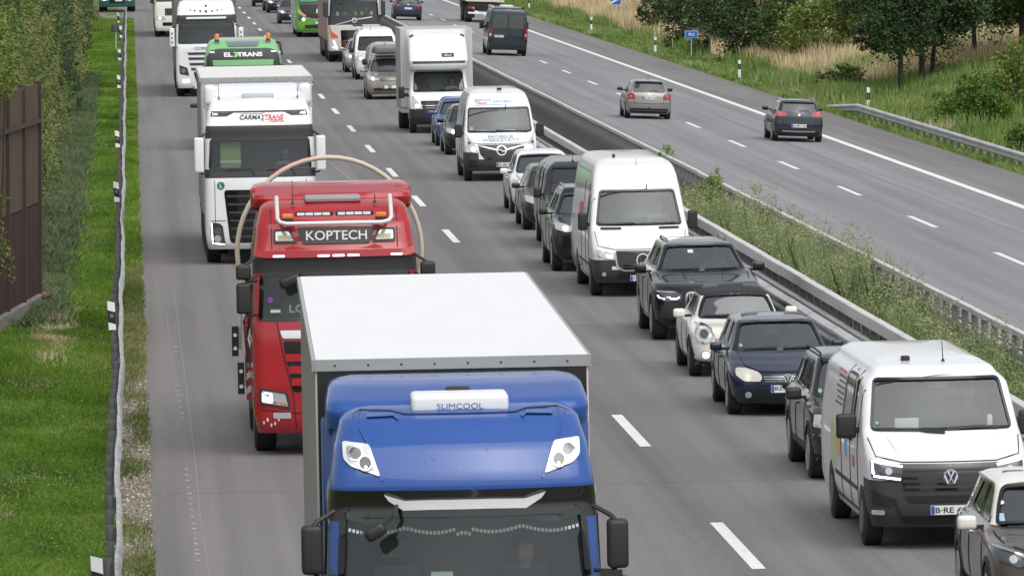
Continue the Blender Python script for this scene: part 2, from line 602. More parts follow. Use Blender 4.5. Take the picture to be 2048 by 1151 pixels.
    def opening(s, polys):
        """polys: list of (view, poly, depth0, depth1): prisms cut through the skin"""
        mb = MB()
        for view, poly, d0, d1 in polys:
            n = len(poly)
            if view in ('F', 'B'):
                v = [(a, d0, b) for a, b in poly] + [(a, d1, b) for a, b in poly]
            else:
                v = [(d0, a, b) for a, b in poly] + [(d1, a, b) for a, b in poly]
            f = [(k, (k + 1) % n, n + (k + 1) % n, n + k) for k in range(n)] + [tuple(range(n)), tuple(range(2 * n - 1, n - 1, -1))]
            mb.add(v, f)
        s.boolean(s.o, mb.v, mb.f)

# ---------------------------------------------------------------- wheels, mirrors, plates, seats, people
WM = {}
def wheel_mesh(r, w, rim):
    k = (r, w, rim)
    if k in WM: return WM[k]
    rr = r * rim
    tyre = lathe([(-w / 2, rr), (-w / 2, r * .90), (-w / 2 * .82, r * .985), (-w * .2, r), (w * .2, r), (w / 2 * .82, r * .985), (w / 2, r * .90), (w / 2, rr)], 24)
    rim_m = MB()
    a = lathe([(-w / 2 - .004, rr * 1.0), (-w / 2 - .012, rr * .96), (-w / 2 + .02, rr * .88), (-w / 2 + .05, rr * .5), (-w / 2 + .01, rr * .22), (-w / 2 - .01, rr * .18), (-w / 2 - .01, .01)], 24)
    bm = bmesh.new(); bm.from_mesh(a)
    # five dark openings between spokes
    a2 = bpy.data.meshes.new('rim')
    for f in bm.faces:
        c = f.calc_center_median(); rad = math.hypot(c.y, c.z); ang = (math.degrees(math.atan2(c.z, c.y)) % 72)
        f.material_index = 1 if (rr * .3 < rad < rr * .86 and 20 < ang < 58) else 0
    bm.to_mesh(a2); bm.free()
    WM[k] = (tyre, a2)
    return WM[k]
def wheel(parent, x, y, r, w, rim=.66, rim_mat=None, side=None):
    t, a = wheel_mesh(r, w, rim)
    o = obj('wheel', t, M_RUB, parent, 40)
    o.location = (x, y, r - .012)
    if x > 0: o.rotation_euler = (0, 0, math.pi)
    me = a
    key = (r, w, rim, (rim_mat or M_ALU).name)
    if key not in WM:
        me = a.copy(); me.materials.clear(); me.materials.append(rim_mat or M_ALU); me.materials.append(M_GLOSS); shade(me, 30)
        WM[key] = me
    obj('rim', WM[key], None, o)
    return o
def wheels4(b, hw, y1, y2, r, w=.215, rim=.66, rim_mat=None):
    for y in (y1, y2):
        for sx in (-1, 1):
            wheel(b.root, sx * (hw - w / 2 - .005), y, r, w, rim, rim_mat)

def car_mirror(b, x, y, z, material, sx, w=.2, h=.15, d=.12):
    o = obj('wing_mirror', rbox(min(x, x + sx * w), max(x, x + sx * w), y, y + d, z, z + h, .05, 3), material, b.root, 50)
    arm = MB().box(min(x - sx * .12, x + sx * .03), max(x - sx * .12, x + sx * .03), y + .03, y + .1, z + .005, z + .05).build('mirror_arm', M_BLACK, o)
    gl = MB().box(min(x, x + sx * w) + .02, max(x, x + sx * w) - .02, y + d - .002, y + d + .004, z + .02, z + h - .02).build('mirror_glass', M_CHROME, o)
    return o

def plate(b, cx, cz, txt, w=.52, h=.115, view='F', tilt=0.):
    p = b.decal('number_plate', rect(cx - w / 2, cx + w / 2, cz - h / 2, cz + h / 2), M_PLATE, view=view, flat=True, off=.035, th=.03)
    sg = -1 if view == 'B' else 1
    keep = b.bvh
    me = p.data
    b.bvh = BVHTree.FromPolygons([v.co.copy() for v in me.vertices], [tuple(q.vertices) for q in me.polygons])
    b.decal('country_band', rect(cx - w / 2 + .004, cx - w / 2 + .048, cz - h / 2 + .005, cz + h / 2 - .005), M_PBLUE, view=view, flat=True, off=.002, th=0, parent=p)
    if txt:
        b.text('plate_text', txt, cx + .022, cz, w * .86, h * .62, M_TXT, view=view, off=.003, parent=p, bold=.012)
    b.bvh = keep
    return p

def seat(parent, x, y, z, w=.46, h=.62, m=None):
    mm = m or M_SEAT
    o = obj('seat', rbox(x - w / 2, x + w / 2, y - .42, y + .12, z - .16, z, .05, 2), mm, parent, 50)
    obj('backrest', rbox(x - w / 2, x + w / 2, y + .06, y + .2, z - .05, z + h, .06, 2), mm, o, 50)
    obj('headrest', rbox(x - .14, x + .14, y + .1, y + .2, z + h + .03, z + h + .22, .045, 2), mm, o, 50)
    return o

STEER = None
def steering(parent, x, y, z, r=.19, tilt=60):
    global STEER
    if STEER is None:
        mb = MB()
        n = 20
        ring = [(math.cos(2 * math.pi * k / n), 0, math.sin(2 * math.pi * k / n)) for k in range(n + 1)]
        mb.tube(ring, .085, 6, False)
        mb.box(-.95, .95, -.05, .05, -.12, .1); mb.box(-.1, .1, -.05, .05, -.95, 0); mb.box(-.3, .3, -.08, .06, -.25, .2)
        STEER = mb.mesh(); STEER.materials.append(M_BLACK); shade(STEER, 40)
    o = obj('steering_wheel', STEER, None, parent)
    o.location = (x, y, z); o.scale = (r, r, r); o.rotation_euler = (R(90 - tilt), 0, 0)
    return o

PERSON = None
def person_mesh():
    """seated figure facing -y, hip at the origin, arms forward to a wheel; one continuous skin"""
    global PERSON
    if PERSON: return PERSON
    P = []; E = []; RAD = []
    def a(co, r, frm=None):
        P.append(co); RAD.append(r)
        if frm is not None: E.append((frm, len(P) - 1))
        return len(P) - 1
    pel = a((0, 0, .06), .15)
    sp = a((0, .03, .24), .145, pel); ch = a((0, .03, .42), .155, sp); nk0 = a((0, .03, .54), .07, ch)
    nk = a((0, .015, .60), .055, nk0); hd0 = a((0, -.005, .67), .078, nk); hd = a((0, -.015, .75), .092, hd0); a((0, -.005, .83), .07, hd)
    a((0, -.105, .715), .012, hd0)
    for sx in (-1, 1):
        sh = a((sx * .18, .03, .48), .075, ch); el = a((sx * .27, -.16, .26), .05, sh); wr = a((sx * .17, -.40, .30), .034, el)
        pm = a((sx * .15, -.47, .33), .036, wr)
        for k in range(4):
            f1 = a((sx * (.165 - .018 * k), -.525, .345 + .012 * k), .011, pm)
            a((sx * (.15 - .018 * k), -.535, .31 + .01 * k), .009, f1)
        t1 = a((sx * .125, -.47, .365), .012, pm); a((sx * .105, -.50, .375), .01, t1)
        hp = a((sx * .11, -.05, .05), .10, pel); kn = a((sx * .14, -.46, .06), .07, hp); an = a((sx * .13, -.66, -.30), .05, kn)
        a((sx * .13, -.80, -.34), .045, an)
    me = bpy.data.meshes.new('person'); me.from_pydata(P, E, [])
    o = bpy.data.objects.new('p', me); TMP.collection.objects.link(o)
    md = o.modifiers.new('s', 'SKIN'); md.use_smooth_shade = True
    o.modifiers.new('u', 'SUBSURF').levels = 1
    for i, v in enumerate(me.skin_vertices[0].data):
        v.radius = (RAD[i], RAD[i] * (.78 if i in (0, 1, 2) else 1)); v.use_root = (i == 0)
    out = evaluated(o)
    bpy.data.objects.remove(o)
    for _ in range(3): out.materials.append(mat('skin', (.42, .26, .19), .55))
    for p in out.polygons:
        c = p.center
        if c.z > .575 or (c.y < -.37 and c.z > .24): p.material_index = 0
        elif c.z > .09 or c.y > -.02: p.material_index = 1
        else: p.material_index = 2
        p.use_smooth = True
    hair = lathe([(.70, .06), (.72, .100), (.78, .108), (.83, .095), (.865, .06), (.878, .01)], 14, 'z', (0, .018, 0))
    for v in hair.vertices:
        if v.co.y < -.05 and v.co.z < .80: v.co.z = .80
    shade(hair, 60)
    PERSON = (out, hair)
    return PERSON
def driver(b, x, y, z, label, cloth, hair=(.05, .035, .025), group=None, scale=1.0):
    me, hm = person_mesh()
    root = empty('person', b.root.matrix_basis @ Vector((x, y, z)), (0, 0, 0))
    root.scale = (scale,) * 3
    bo = obj('body', me, None, root)
    for i, (c, n) in enumerate((((.42, .26, .19), 'skin'), (cloth, 'cloth_%02d%02d%02d' % tuple(int(q * 99) for q in cloth)), ((.03, .035, .05), 'trousers'))):
        bo.material_slots[i].link = 'OBJECT'; bo.material_slots[i].material = mat(n, c, .8 if i else .55)
    h = obj('hair', hm, None, root)
    if not hm.materials: hm.materials.append(None)
    h.material_slots[0].link = 'OBJECT'; h.material_slots[0].material = mat('hair_%02d' % int(hair[0] * 99), hair, .8)
    tag(root, label, 'person', group)
    return root

def loose(b, name, dims, material, bev, label, cat, group=None):
    """a thing lying in a vehicle: top-level, placed by the vehicle's own transform"""
    o = rb(name, dims, material, None, bev)
    o.matrix_world = b.root.matrix_basis.copy()
    tag(o, label, cat, group)
    return o
# ================================================================ SETTING
def struct(o, label):
    o['kind'] = 'structure'; o['label'] = label
    return o
def zg(x):
    if x < .28: return -.085
    if x < 12.0: return zroad(x) - .04
    if x < 15.6: return zroad(x)
    if x < 27.9: return zroad(x) - .04
    return float(np.interp(x, [27.9, 28.6, 30, 33, 36, 40, 50, 80, 200, 500], [-.60, -.78, -.98, -.9, -.35, .5, 2.4, 5.5, 14, 30]))
def px(x, y, z=0.):
    """photo pixel -> point of the place at height z"""
    s = (HCAM - z) * FPX / (y - VPY)
    return (x - VPX) * s / FPX, s
def xat(x, s):
    return (x - VPX) * s / FPX
def zat(y, s):
    return HCAM - (y - VPY) * s / FPX

# ground sheet
GX = [-400, -120, -40, -15, -6, -3, -1.8, -1, -.3, 0, .28, .6, 4, 8, 11.9, 12.4, 12.8, 13.2, 13.8, 14.4, 15, 15.6, 16, 20, 24, 27.5, 27.9, 28.6, 30, 31.5, 33, 34.5, 36, 38, 40, 45, 50, 65, 80, 120, 200, 300, 500]
GY = list(np.arange(0, 700, 10)) + [760, 850, 1000, 1300, 2000]
gv = [(x, y, zg(x) + (0 if .25 < x < 27.95 else .05 * math.sin(x * 1.7 + y * .13) * min(1, abs(x - (.28 if x < 1 else 27.9)) / 3))) for y in GY for x in GX]
nx = len(GX)
gf = [(j * nx + i, j * nx + i + 1, (j + 1) * nx + i + 1, (j + 1) * nx + i) for j in range(len(GY) - 1) for i in range(nx - 1)]
m_ground = noise_mat('meadow_ground', [(.05, .07, .02), (.085, .115, .035), (.15, .14, .065)], .35, .95, bump=.4, bscale=14)
g = struct(obj('ground', mesh_from(gv, gf), m_ground, None, 60), 'grassy ground on both sides of the motorway')

def asphalt(name, base, shoulder_test, sh_col, tint):
    m = mat(name, base, .82)
    b = m.node_tree.nodes['Principled BSDF']; b.inputs['Specular IOR Level'].default_value = .35
    tc = N(m, 'ShaderNodeTexCoord'); sp = N(m, 'ShaderNodeSeparateXYZ'); LK(m, tc.outputs['Object'], sp.inputs[0])
    # shoulder laid with another mix
    cr = N(m, 'ShaderNodeValToRGB'); mr = N(m, 'ShaderNodeMapRange')
    mr.inputs['From Min'].default_value = 0; mr.inputs['From Max'].default_value = 30
    LK(m, sp.outputs['X'], mr.inputs['Value']); LK(m, mr.outputs[0], cr.inputs['Fac'])
    el = cr.color_ramp.elements
    el[0].position = shoulder_test[0][0] / 30; el[0].color = (*shoulder_test[0][1], 1)
    el[1].position = shoulder_test[-1][0] / 30; el[1].color = (*shoulder_test[-1][1], 1)
    for p, c in shoulder_test[1:-1]:
        e = el.new(p / 30); e.color = (*c, 1)
    # long streaks of wear along the lanes
    mp = N(m, 'ShaderNodeMapping'); mp.inputs['Scale'].default_value = (1.3, .012, 1); LK(m, tc.outputs['Object'], mp.inputs['Vector'])
    n1 = N(m, 'ShaderNodeTexNoise'); n1.inputs['Scale'].default_value = 1.6; n1.inputs['Detail'].default_value = 5; LK(m, mp.outputs[0], n1.inputs['Vector'])
    # blotches
    mp2 = N(m, 'ShaderNodeMapping'); mp2.inputs['Scale'].default_value = (.5, .06, 1); LK(m, tc.outputs['Object'], mp2.inputs['Vector'])
    n2 = N(m, 'ShaderNodeTexNoise'); n2.inputs['Scale'].default_value = 1.1; n2.inputs['Detail'].default_value = 6; LK(m, mp2.outputs[0], n2.inputs['Vector'])
    # stones of the surface
    n3 = N(m, 'ShaderNodeTexNoise'); n3.inputs['Scale'].default_value = 26; n3.inputs['Detail'].default_value = 3; LK(m, tc.outputs['Object'], n3.inputs['Vector'])
    def scale(nz, lo, hi):
        q = N(m, 'ShaderNodeMapRange'); q.inputs['From Min'].default_value = .3; q.inputs['From Max'].default_value = .7
        q.inputs['To Min'].default_value = lo; q.inputs['To Max'].default_value = hi
        LK(m, nz.outputs['Fac'], q.inputs['Value']); return q.outputs[0]
    a = N(m, 'ShaderNodeMath', operation='MULTIPLY'); LK(m, scale(n1, .82, 1.14), a.inputs[0]); LK(m, scale(n2, .93, 1.06), a.inputs[1])
    c = N(m, 'ShaderNodeMath', operation='MULTIPLY'); LK(m, a.outputs[0], c.inputs[0]); LK(m, scale(n3, .80, 1.20), c.inputs[1])
    # transverse joints and patched cracks
    wv = N(m, 'ShaderNodeMath', operation='PINGPONG'); wv.inputs[1].default_value = 11.7
    n4 = N(m, 'ShaderNodeTexNoise'); n4.inputs['Scale'].default_value = .8; LK(m, tc.outputs['Object'], n4.inputs['Vector'])
    ad = N(m, 'ShaderNodeMath', operation='MULTIPLY_ADD'); LK(m, n4.outputs['Fac'], ad.inputs[0]); ad.inputs[1].default_value = .5; LK(m, sp.outputs['Y'], ad.inputs[2])
    LK(m, ad.outputs[0], wv.inputs[0])
    cp = N(m, 'ShaderNodeMath', operation='LESS_THAN'); LK(m, wv.outputs[0], cp.inputs[0]); cp.inputs[1].default_value = .11
    d = N(m, 'ShaderNodeMath', operation='MULTIPLY_ADD'); LK(m, cp.outputs[0], d.inputs[0]); d.inputs[1].default_value = -.13; d.inputs[2].default_value = 1.0
    e = N(m, 'ShaderNodeMath', operation='MULTIPLY'); LK(m, c.outputs[0], e.inputs[0]); LK(m, d.outputs[0], e.inputs[1])
    mx = N(m, 'ShaderNodeVectorMath', operation='SCALE'); LK(m, cr.outputs[0], mx.inputs[0]); LK(m, e.outputs[0], mx.inputs['Scale'])
    LK(m, mx.outputs[0], b.inputs['Base Color'])
    bp = N(m, 'ShaderNodeBump'); bp.inputs['Strength'].default_value = .35; bp.inputs['Distance'].default_value = .01
    LK(m, n3.outputs['Fac'], bp.inputs['Height']); LK(m, bp.outputs[0], b.inputs['Normal'])
    return m
A1, A2 = (.165, .156, .154), (.177, .170, .169)
m_asL = asphalt('asphalt_towards_camera', A1, [(0, (.175, .164, .161)), (3.6, A1), (5.0, A2), (6.9, A1), (7.6, (.150, .144, .142)), (8.4, A2), (11.5, A1)], None, None)
B1, B2 = (.225, .230, .238), (.188, .185, .180)
m_asR = asphalt('asphalt_away_from_camera', B1, [(15, (.21, .21, .21)), (18.5, B1), (20.7, (.212, .215, .22)), (23, B1), (24.6, (.21, .213, .217)), (25.0, B2), (27.5, (.17, .165, .16))], None, None)
def road_sheet(name, x0f, x1f, xs, ys, material, label, dz=0.):
    V = []; F = []
    for y in ys:
        a, b_ = x0f(y), x1f(y)
        row = [a] + [x for x in xs if a + .05 < x < b_ - .05] + [b_]
        while len(row) < len(xs) + 2: row.insert(1, row[0] + .01)
        V += [(x, y, zroad(x) + dz) for x in row]
    n = len(xs) + 2
    for j in range(len(ys) - 1):
        for i in range(n - 1):
            F.append((j * n + i, j * n + i + 1, (j + 1) * n + i + 1, (j + 1) * n + i))
    return struct(obj(name, mesh_from(V, F), material), label)
YS = list(np.arange(30, 460, 1.5)) + list(np.arange(460, 900, 20)) + [1200]
def left_edge(y):
    e = .30 + .022 * math.sin(y * .21) + .015 * math.sin(y * .83 + 1) + .012 * math.sin(y * 2.3)
    if y > 415: e -= min(1, (y - 415) / 55) ** 1.5 * 7
    return e
road_l = road_sheet('road', left_edge, lambda y: 12.05, [1.0, 4, 8], YS, m_asL, 'grey asphalt carriageway of the queue driving towards us')
road_r = road_sheet('road', lambda y: 15.55, lambda y: 27.9 + .03 * math.sin(y * .3) + .02 * math.sin(y * 1.1), [16, 20, 24], YS, m_asR, 'grey asphalt carriageway with the few cars driving away')

m_mark = noise_mat('road_paint', [(.34, .34, .33), (.68, .68, .67), (.80, .80, .79)], 7.0, .6, detail=9, pos=[.27, .40, .7])
m_markw = noise_mat('worn_road_paint', [(.25, .25, .25), (.66, .66, .65), (.78, .78, .77)], 2.5, .6, detail=8, pos=[.30, .42, .7])
def sheet(name, x, s0, s1, w, m, parent, step=6.):
    ys = np.arange(s0, s1 + .01, min(step, s1 - s0))
    V = []
    for y in ys:
        for q in (-w / 2, w / 2): V.append((x + q, y, zroad(x + q) + .005))
    F = [(2 * i, 2 * i + 1, 2 * i + 3, 2 * i + 2) for i in range(len(ys) - 1)]
    return obj(name, mesh_from(V, F), m, parent)
for s in [66.3 + 18 * k for k in range(5)] + [159.8 + 17.9 * k for k in range(20)]:
    sheet('lane_dash', 7.65, s - 3, s + 3, .17, m_mark, road_l)
sheet('edge_line', 3.75, 35, 880, .26, m_markw, road_l, 20)
sheet('edge_line', 11.45, 35, 880, .16, m_mark, road_l, 20)
for k in range(-5, 24):
    s = 157.4 + 17.95 * k
    sheet('lane_dash', 20.78, s - 3, s + 3, .17, m_mark, road_r)
sheet('edge_line', 24.83, 35, 880, .30, m_mark, road_r, 20)
sheet('edge_line', 16.65, 35, 880, .16, m_mark, road_r, 20)
m_seam = mat('tar_seam', (.135, .132, .132), .75)
m_pale = mat('pale_scrape', (.25, .245, .24), .8)
sheet('paving_seam', 22.75, 60, 600, .03, m_pale, road_r, 20)
# scrapes on the hard shoulder
def scrape(pts, w, m=None):
    L_, R_ = stripe(pts, w)
    V = []
    for a, b_ in zip(L_, R_):
        V += [(a.x, a.y, zroad(a.x) + .0045), (b_.x, b_.y, zroad(b_.x) + .0045)]
    obj('scrape_mark', mesh_from(V, [(2 * i, 2 * i + 1, 2 * i + 3, 2 * i + 2) for i in range(len(pts) - 1)]), m or m_pale, road_l)
scrape([px(415, 1150), px(400, 1060), px(385, 900), px(372, 790), px(358, 680), px(345, 575)], .012)
scrape([px(330, 620), px(338, 700), px(352, 800)], .008)
for k, (a, c, y0, y1) in enumerate([(348, 350, 648, 700), (351, 362, 750, 830), (369, 393, 930, 1120)]):
    y = y0
    while y < y1:
        t = (y - y0) / (y1 - y0); xx = a + (c - a) * t
        p = px(xx - 3 - 2 * random.random(), y); q = px(xx + 2 + 2 * random.random(), y)
        scrape([p, q], .10 + .1 * random.random(), mat('chipped_paint', (.38, .375, .37), .8))
        y += 8 + 6 * random.random()
scrape([px(1135, 660), px(1195, 662)], .1); scrape([px(655, 325), px(700, 362)], .02, mat('chipped_paint'))

# ---------------------------------------------------------------- safety barriers
def wprof(h=.31, d=.08, t=.006, flip=1):
    """W-beam section, bulging towards +x*flip"""
    o = [(0, h), (.03, h - .01), (d, h - .055), (d, h - .10), (.012, h / 2 + .02), (.012, h / 2 - .02), (d, .10), (d, .055), (.03, .01), (0, 0)]
    i = [(x - t * 1.5, z) for x, z in reversed(o)]
    return [(flip * x, z) for x, z in o + i]
def piece(name, me, loc, parent, rz=0., material=None):
    o = obj(name, me, material, parent); o.location = loc
    if rz: o.rotation_euler = (0, 0, rz)
    return o
m_rail = MB().prof(wprof(d=.11), [(0, 0, 0), (0, 3.985, 0)]).mesh('wbeam'); m_rail.materials.append(M_GALV); shade(m_rail, 20); M_RAILP = bpy.data.materials['galvanised_steel']
m_railL = MB().prof(wprof(d=.11, flip=-1), [(0, 0, 0), (0, 3.985, 0)]).mesh('wbeamL'); m_railL.materials.append(M_GALV); shade(m_railL, 20)
bb = rbox(-.075, .075, 0, 3.985, 0, .20, .012, 1); bb.materials.append(noise_mat('box_beam_steel', [(.46, .455, .445), (.56, .555, .545), (.62, .615, .605)], 1.2, .55, metal=.1, stretch=(1, .4, 1)))
slv = MB().box(-.077, .077, -.025, .025, -.002, .202).mesh(); slv.materials.append(M_GALV)
fl = MB().prof([(-.06, 0), (.06, 0), (.06, .14), (-.06, .14)], [(0, 0, 0), (0, 3.985, 0)]).mesh(); fl.materials.append(M_GALV)
pst = MB().box(-.06, .06, -.006, .006, 0, 1).box(-.06, -.05, -.03, .03, 0, 1).box(.05, .06, -.03, .03, 0, 1).mesh(); pst.materials.append(M_GALVD)
cap_ = rbox(-.055, .055, 0, 3.99, .10, .20, .01, 1); cap_.materials.append(bb.materials[0])
pst2 = MB().box(-.06, .06, -.02, .02, 0, 1).mesh(); pst2.materials.append(noise_mat('grey_post', [(.10, .10, .10), (.17, .17, .167), (.23, .23, .225)], 3, .7, stretch=(1, 1, .3)))
def barrier(name, x, s0, s1, label, ztop=1.14, front=-1, full=True, pitch=1.333, postw=1.0, beam=None, slot=None, post=None):
    root = empty(name, (x, s0, 0))
    n = int((s1 - s0) / 4)
    zb = zroad(x)
    for k in range(n):
        y = k * 4.0
        piece('box_beam', beam or bb, (random.uniform(-.006, .006), y, ztop - .2 + random.uniform(-.005, .005)), root)
        if beam is None: piece('joint_sleeve', slv, (0, y, ztop - .2), root)
        if full:
            piece('guard_rail', m_railL if front < 0 else m_rail, (front * .26, y, .45 + random.uniform(-.006, .006)), root)
            piece('spacer_rail', fl, (front * .10, y, .62), root)
    m = int((s1 - s0) / pitch)
    for k in range(min(m, 290)):
        o = piece('post', post or pst, (front * .0, k * pitch + .3, zb - .1), root, random.uniform(-.05, .05))
        o.scale = (postw, 1, ztop - (.2 if beam is None else .1) - zb + .1)
    tag(root, label, 'crash barrier', 'crash barriers of the median')
    return root
barrier('crash_barrier', 12.5, 76, 440, 'steel crash barrier with box beam and guard rail beside the queue of cars')
barrier('crash_barrier', 14.45, 90, 460, 'steel crash barrier of close-set posts on the far side of the median weeds', ztop=1.16, front=1, beam=cap_, post=pst2)

# left guard rail with marker blades
m_oldrail = noise_mat('old_rail_steel', [(.24, .24, .24), (.36, .36, .355), (.48, .475, .46)], 2.5, .6, metal=.1)
lr = empty('guard_rail', (-.17, 60, 0))
px_prev = 0.
def lwob(y): return .016 * math.sin(y * .19) + .012 * math.sin(y * .47 + 1.2) + .006 * math.sin(y * 1.3)
for k in range(90):
    y = 60 + 4 * k
    a = [(lwob(y + q), q * 1.0, .02 * math.sin((y + q) * .3)) for q in (0, 1, 2, 3, 4)]
    me = MB().prof(wprof(d=.06), a).mesh(); me.materials.append(m_oldrail); shade(me, 20)
    piece('rail_panel', me, (0, 4 * k, .46), lr)
    for q in range(2 if k < 85 else 0):
        o = piece('post', pst, (-.085 + lwob(y + 2 * q), 4 * k + 2 * q + .4, -.12), lr); o.scale = (.8, 1, .85)
    sp_ = MB().box(-.11, -.005, -.03, .03, .0, .2).mesh(); sp_.materials.append(M_GALVD)
    piece('spacer_block', sp_, (lwob(y), 4 * k + .4, .5), lr)
tag(lr, 'long dented steel guard rail along the grass at the left edge of the road', 'guard rail')
m_bw = mat('marker_white', (.78, .79, .79), .5); m_bb = mat('marker_black', (.012, .012, .014), .5)
def marker_blade(x, s, zb, h, label, wd=.125, group='marker blades on the left guard rail'):
    root = empty('marker_blade', (x, s, zb)); root.rotation_euler = (0, R(-3), R(6))
    q = .10
    MB().add(*extr([(-wd / 2, 0), (wd / 2, 0), (wd / 2, .18 * h), (-wd / 2, .27 * h)], .03)).build('white_foot', m_bw, root)
    MB().add(*extr([(-wd / 2, .27 * h), (wd / 2, .18 * h), (wd / 2, .60 * h), (-wd / 2, .69 * h)], .03)).build('black_band', m_bb, root)
    MB().add(*extr([(-wd / 2, .69 * h), (wd / 2, .60 * h), (wd / 2, .92 * h), (-wd / 2, h)], .03)).build('white_top', m_bw, root)
    MB().box(-.02, .02, .03, .05, -.45, .5 * h).build('bracket', M_GALVD, root)
    MB().box(-.03, .03, -.006, .0, .42 * h, .56 * h).build('reflector', mat('reflector', (.3, .3, .3), .2, .5), root)
    tag(root, label, 'marker post', group)
def extr(poly, t):
    n = len(poly)
    v = [(a, 0, b) for a, b in poly] + [(a, t, b) for a, b in poly]
    return v, [(k, (k + 1) % n, n + (k + 1) % n, n + k) for k in range(n)] + [tuple(range(n)), tuple(range(2 * n - 1, n - 1, -1))]
for s, xx, lab in ((71, 193, 'pale blade at the bottom edge of the picture'), (115, 222, 'largest black and white marker blade, tilted on the left guard rail below the brown wall'),
              (162, 232, 'black and white marker blade on the left guard rail beside the white tractor cab'), (196, 234, 'third black and white marker blade up the left guard rail'),
              (254, 237, 'black and white marker blade level with the green cab roof'), (295, 238.5, 'small marker blade on the left rail beside the white cab with dotted roof'),
              (339, 241.5, 'small marker blade on the left rail next to the dark plate'), (391, 236.5, 'farthest marker blade at the end of the left rail by the teal lorry')):
    marker_blade(xat(xx, s), s, .80 if s < 380 else .5, .50 if s < 300 else .62, lab)
pl = empty('rail_plate', (xat(226, 345), 345, .75))
rb('plate', (-.12, .12, 0, .03, .2, .6), mat('plate_dark', (.05, .055, .06), .5), pl, .02); rb('plate', (.14, .38, 0, .03, .2, .6), mat('plate_dark'), pl, .02)
MB().box(.1, .16, .03, .06, -.85, .5).build('stem', M_GALV, pl)
tag(pl, 'two small dark plates on a stem beside the far end of the left rail', 'plate')

# right guard rail, its end bent to the ground
rr_ = empty('guard_rail', (28.5, 100, 0))
def rz_(s): return -.10 if s < 262 else -.10 - (s - 262) / 22 * .80
Xr = lambda s: 28.5 - (0 if s < 262 else .0)
for k in range(46):
    s = 100 + 4 * k
    a = [(0, q, rz_(s + q) - rz_(s)) for q in (0, 2, 4)]
    me = MB().prof(wprof(flip=-1), a).mesh(); me.materials.append(M_GALV); shade(me, 20)
    piece('rail_panel', me, (0, 4 * k, rz_(s) - .31), rr_)
    for q in range(2):
        if rz_(s + 2 * q) > -.85:
            o = piece('post', pst, (.04, 4 * k + 2 * q + .3, -1.15), rr_); o.scale = (.8, 1, rz_(s + 2 * q) - .05 + 1.15)
tag(rr_, 'steel guard rail with its end sloping to the ground in front of the trees', 'guard rail')

# delineator posts of the right verge
def delineator(x, s, label, h=1.05):
    z0 = zg(x)
    root = empty('delineator_post', (x, s, z0 - .05)); root.rotation_euler = (0, R(random.uniform(-1.5, 1.5)), R(20))
    tri = [(-.07, 0), (.07, 0), (0, .12)]
    def seg(za, zb, m, nm, slant=0.):
        v = [(a, b, za) for a, b in tri] + [(a, b, zb + (slant if a < 0 else 0)) for a, b in tri]
        MB().add(v, [(0, 2, 1), (3, 4, 5), (0, 1, 4, 3), (1, 2, 5, 4), (2, 0, 3, 5)]).build(nm, m, root)
    seg(0, h * .60, m_bw, 'shaft'); seg(h * .60 + .001, h * .84, m_bb, 'black_band'); seg(h * .84 + .001, h, m_bw, 'top', .03)
    MB().box(-.025, .025, -.008, -.002, h * .65, h * .79).build('reflector', mat('reflector'), root)
    tag(root, label, 'marker post', 'delineator posts on the right verge')
for (a, b_, lab) in ((1182, 62, 'white delineator post left of the blue sign with a white diagonal'), (1310, 112, 'white delineator post between the two blue signs'), (1480, 160, 'white delineator post right of the small blue sign')):
    X_, S_ = px(a, b_, -.72); delineator(X_, S_, lab)
X_, S_ = px(1724, 232, -.9); delineator(X_ + .3, S_, 'delineator post behind the sloping end of the right guard rail', 1.25)
delineator(*px(1057, 14, -.70), 'farthest delineator post on the right verge, above the dark van', 1.0)

# signs
m_sgn = mat('sign_blue', (.02, .12, .42), .4); m_sw = mat('sign_white', (.8, .81, .82), .4); m_sl = mat('sign_rim', (.16, .36, .62), .4)
def sign_post(x, s, h, parent):
    MB().tube([(0, .05, 0), (0, .05, h)], .03, 8).build('post', M_GALV, parent, 40)
X_, S_ = px(1383, 116, -.9)
sg = empty('km_sign', (X_, S_, -.95))
sign_post(0, 0, 1.4, sg)
p_ = rb('panel', (-.36, .36, .0, .03, 1.10, 1.52), m_sl, sg, .03)
b = Body.__new__(Body); b.root = sg; 
def flat_on(parent, y, poly, name, m, t=.004):
    v = [(a, y, c) for a, c in poly]; n = len(v)
    return obj(name, mesh_from(v, [tuple(range(n))[::1]]), m, parent)
flat_on(p_, -.004, rounded(rect(-.31, .31, 1.15, 1.47), .03), 'panel_field', m_sgn)
b.bvh = BVHTree.FromPolygons([Vector((-2, -.006, 0)), Vector((2, -.006, 0)), Vector((2, -.006, 3)), Vector((-2, -.006, 3))], [(0, 1, 2, 3)])
b.text('sign_text', '39,5', 0.0, 1.31, .34, .17, m_sw, parent=p_, off=.003)
tag(sg, 'small blue rectangular sign with white figures on a short post', 'road sign')
X_, S_ = px(1231, 56, -.9)
sg = empty('road_sign', (X_, S_, -.95))
sign_post(0, 0, 2.4, sg)
p_ = rb('panel', (-.36, .36, .0, .03, 1.55, 2.6), m_sw, sg, .03)
flat_on(p_, -.004, rounded(rect(-.33, .33, 1.58, 2.57), .03), 'panel_field', m_sgn)
flat_on(p_, -.008, [(-.33, 1.74), (-.33, 1.62), (.33, 1.98), (.33, 2.12)], 'diagonal_band', m_sw)
MB().box(-.12, .12, -.06, .16, 0, .10).build('footing', M_GALVD, sg)
tag(sg, 'blue road sign with a white diagonal band on a grey post', 'road sign')
X_, S_ = px(1258, 58, -.9)
sg = empty('information_sign', (X_ + .1, S_ + 6, -.95))
sign_post(0, 0, 2.3, sg)
rb('panel', (-.38, .38, .0, .03, 2.15, 2.75), mat('sign_back', (.4, .41, .42), .5, .4), sg, .02)
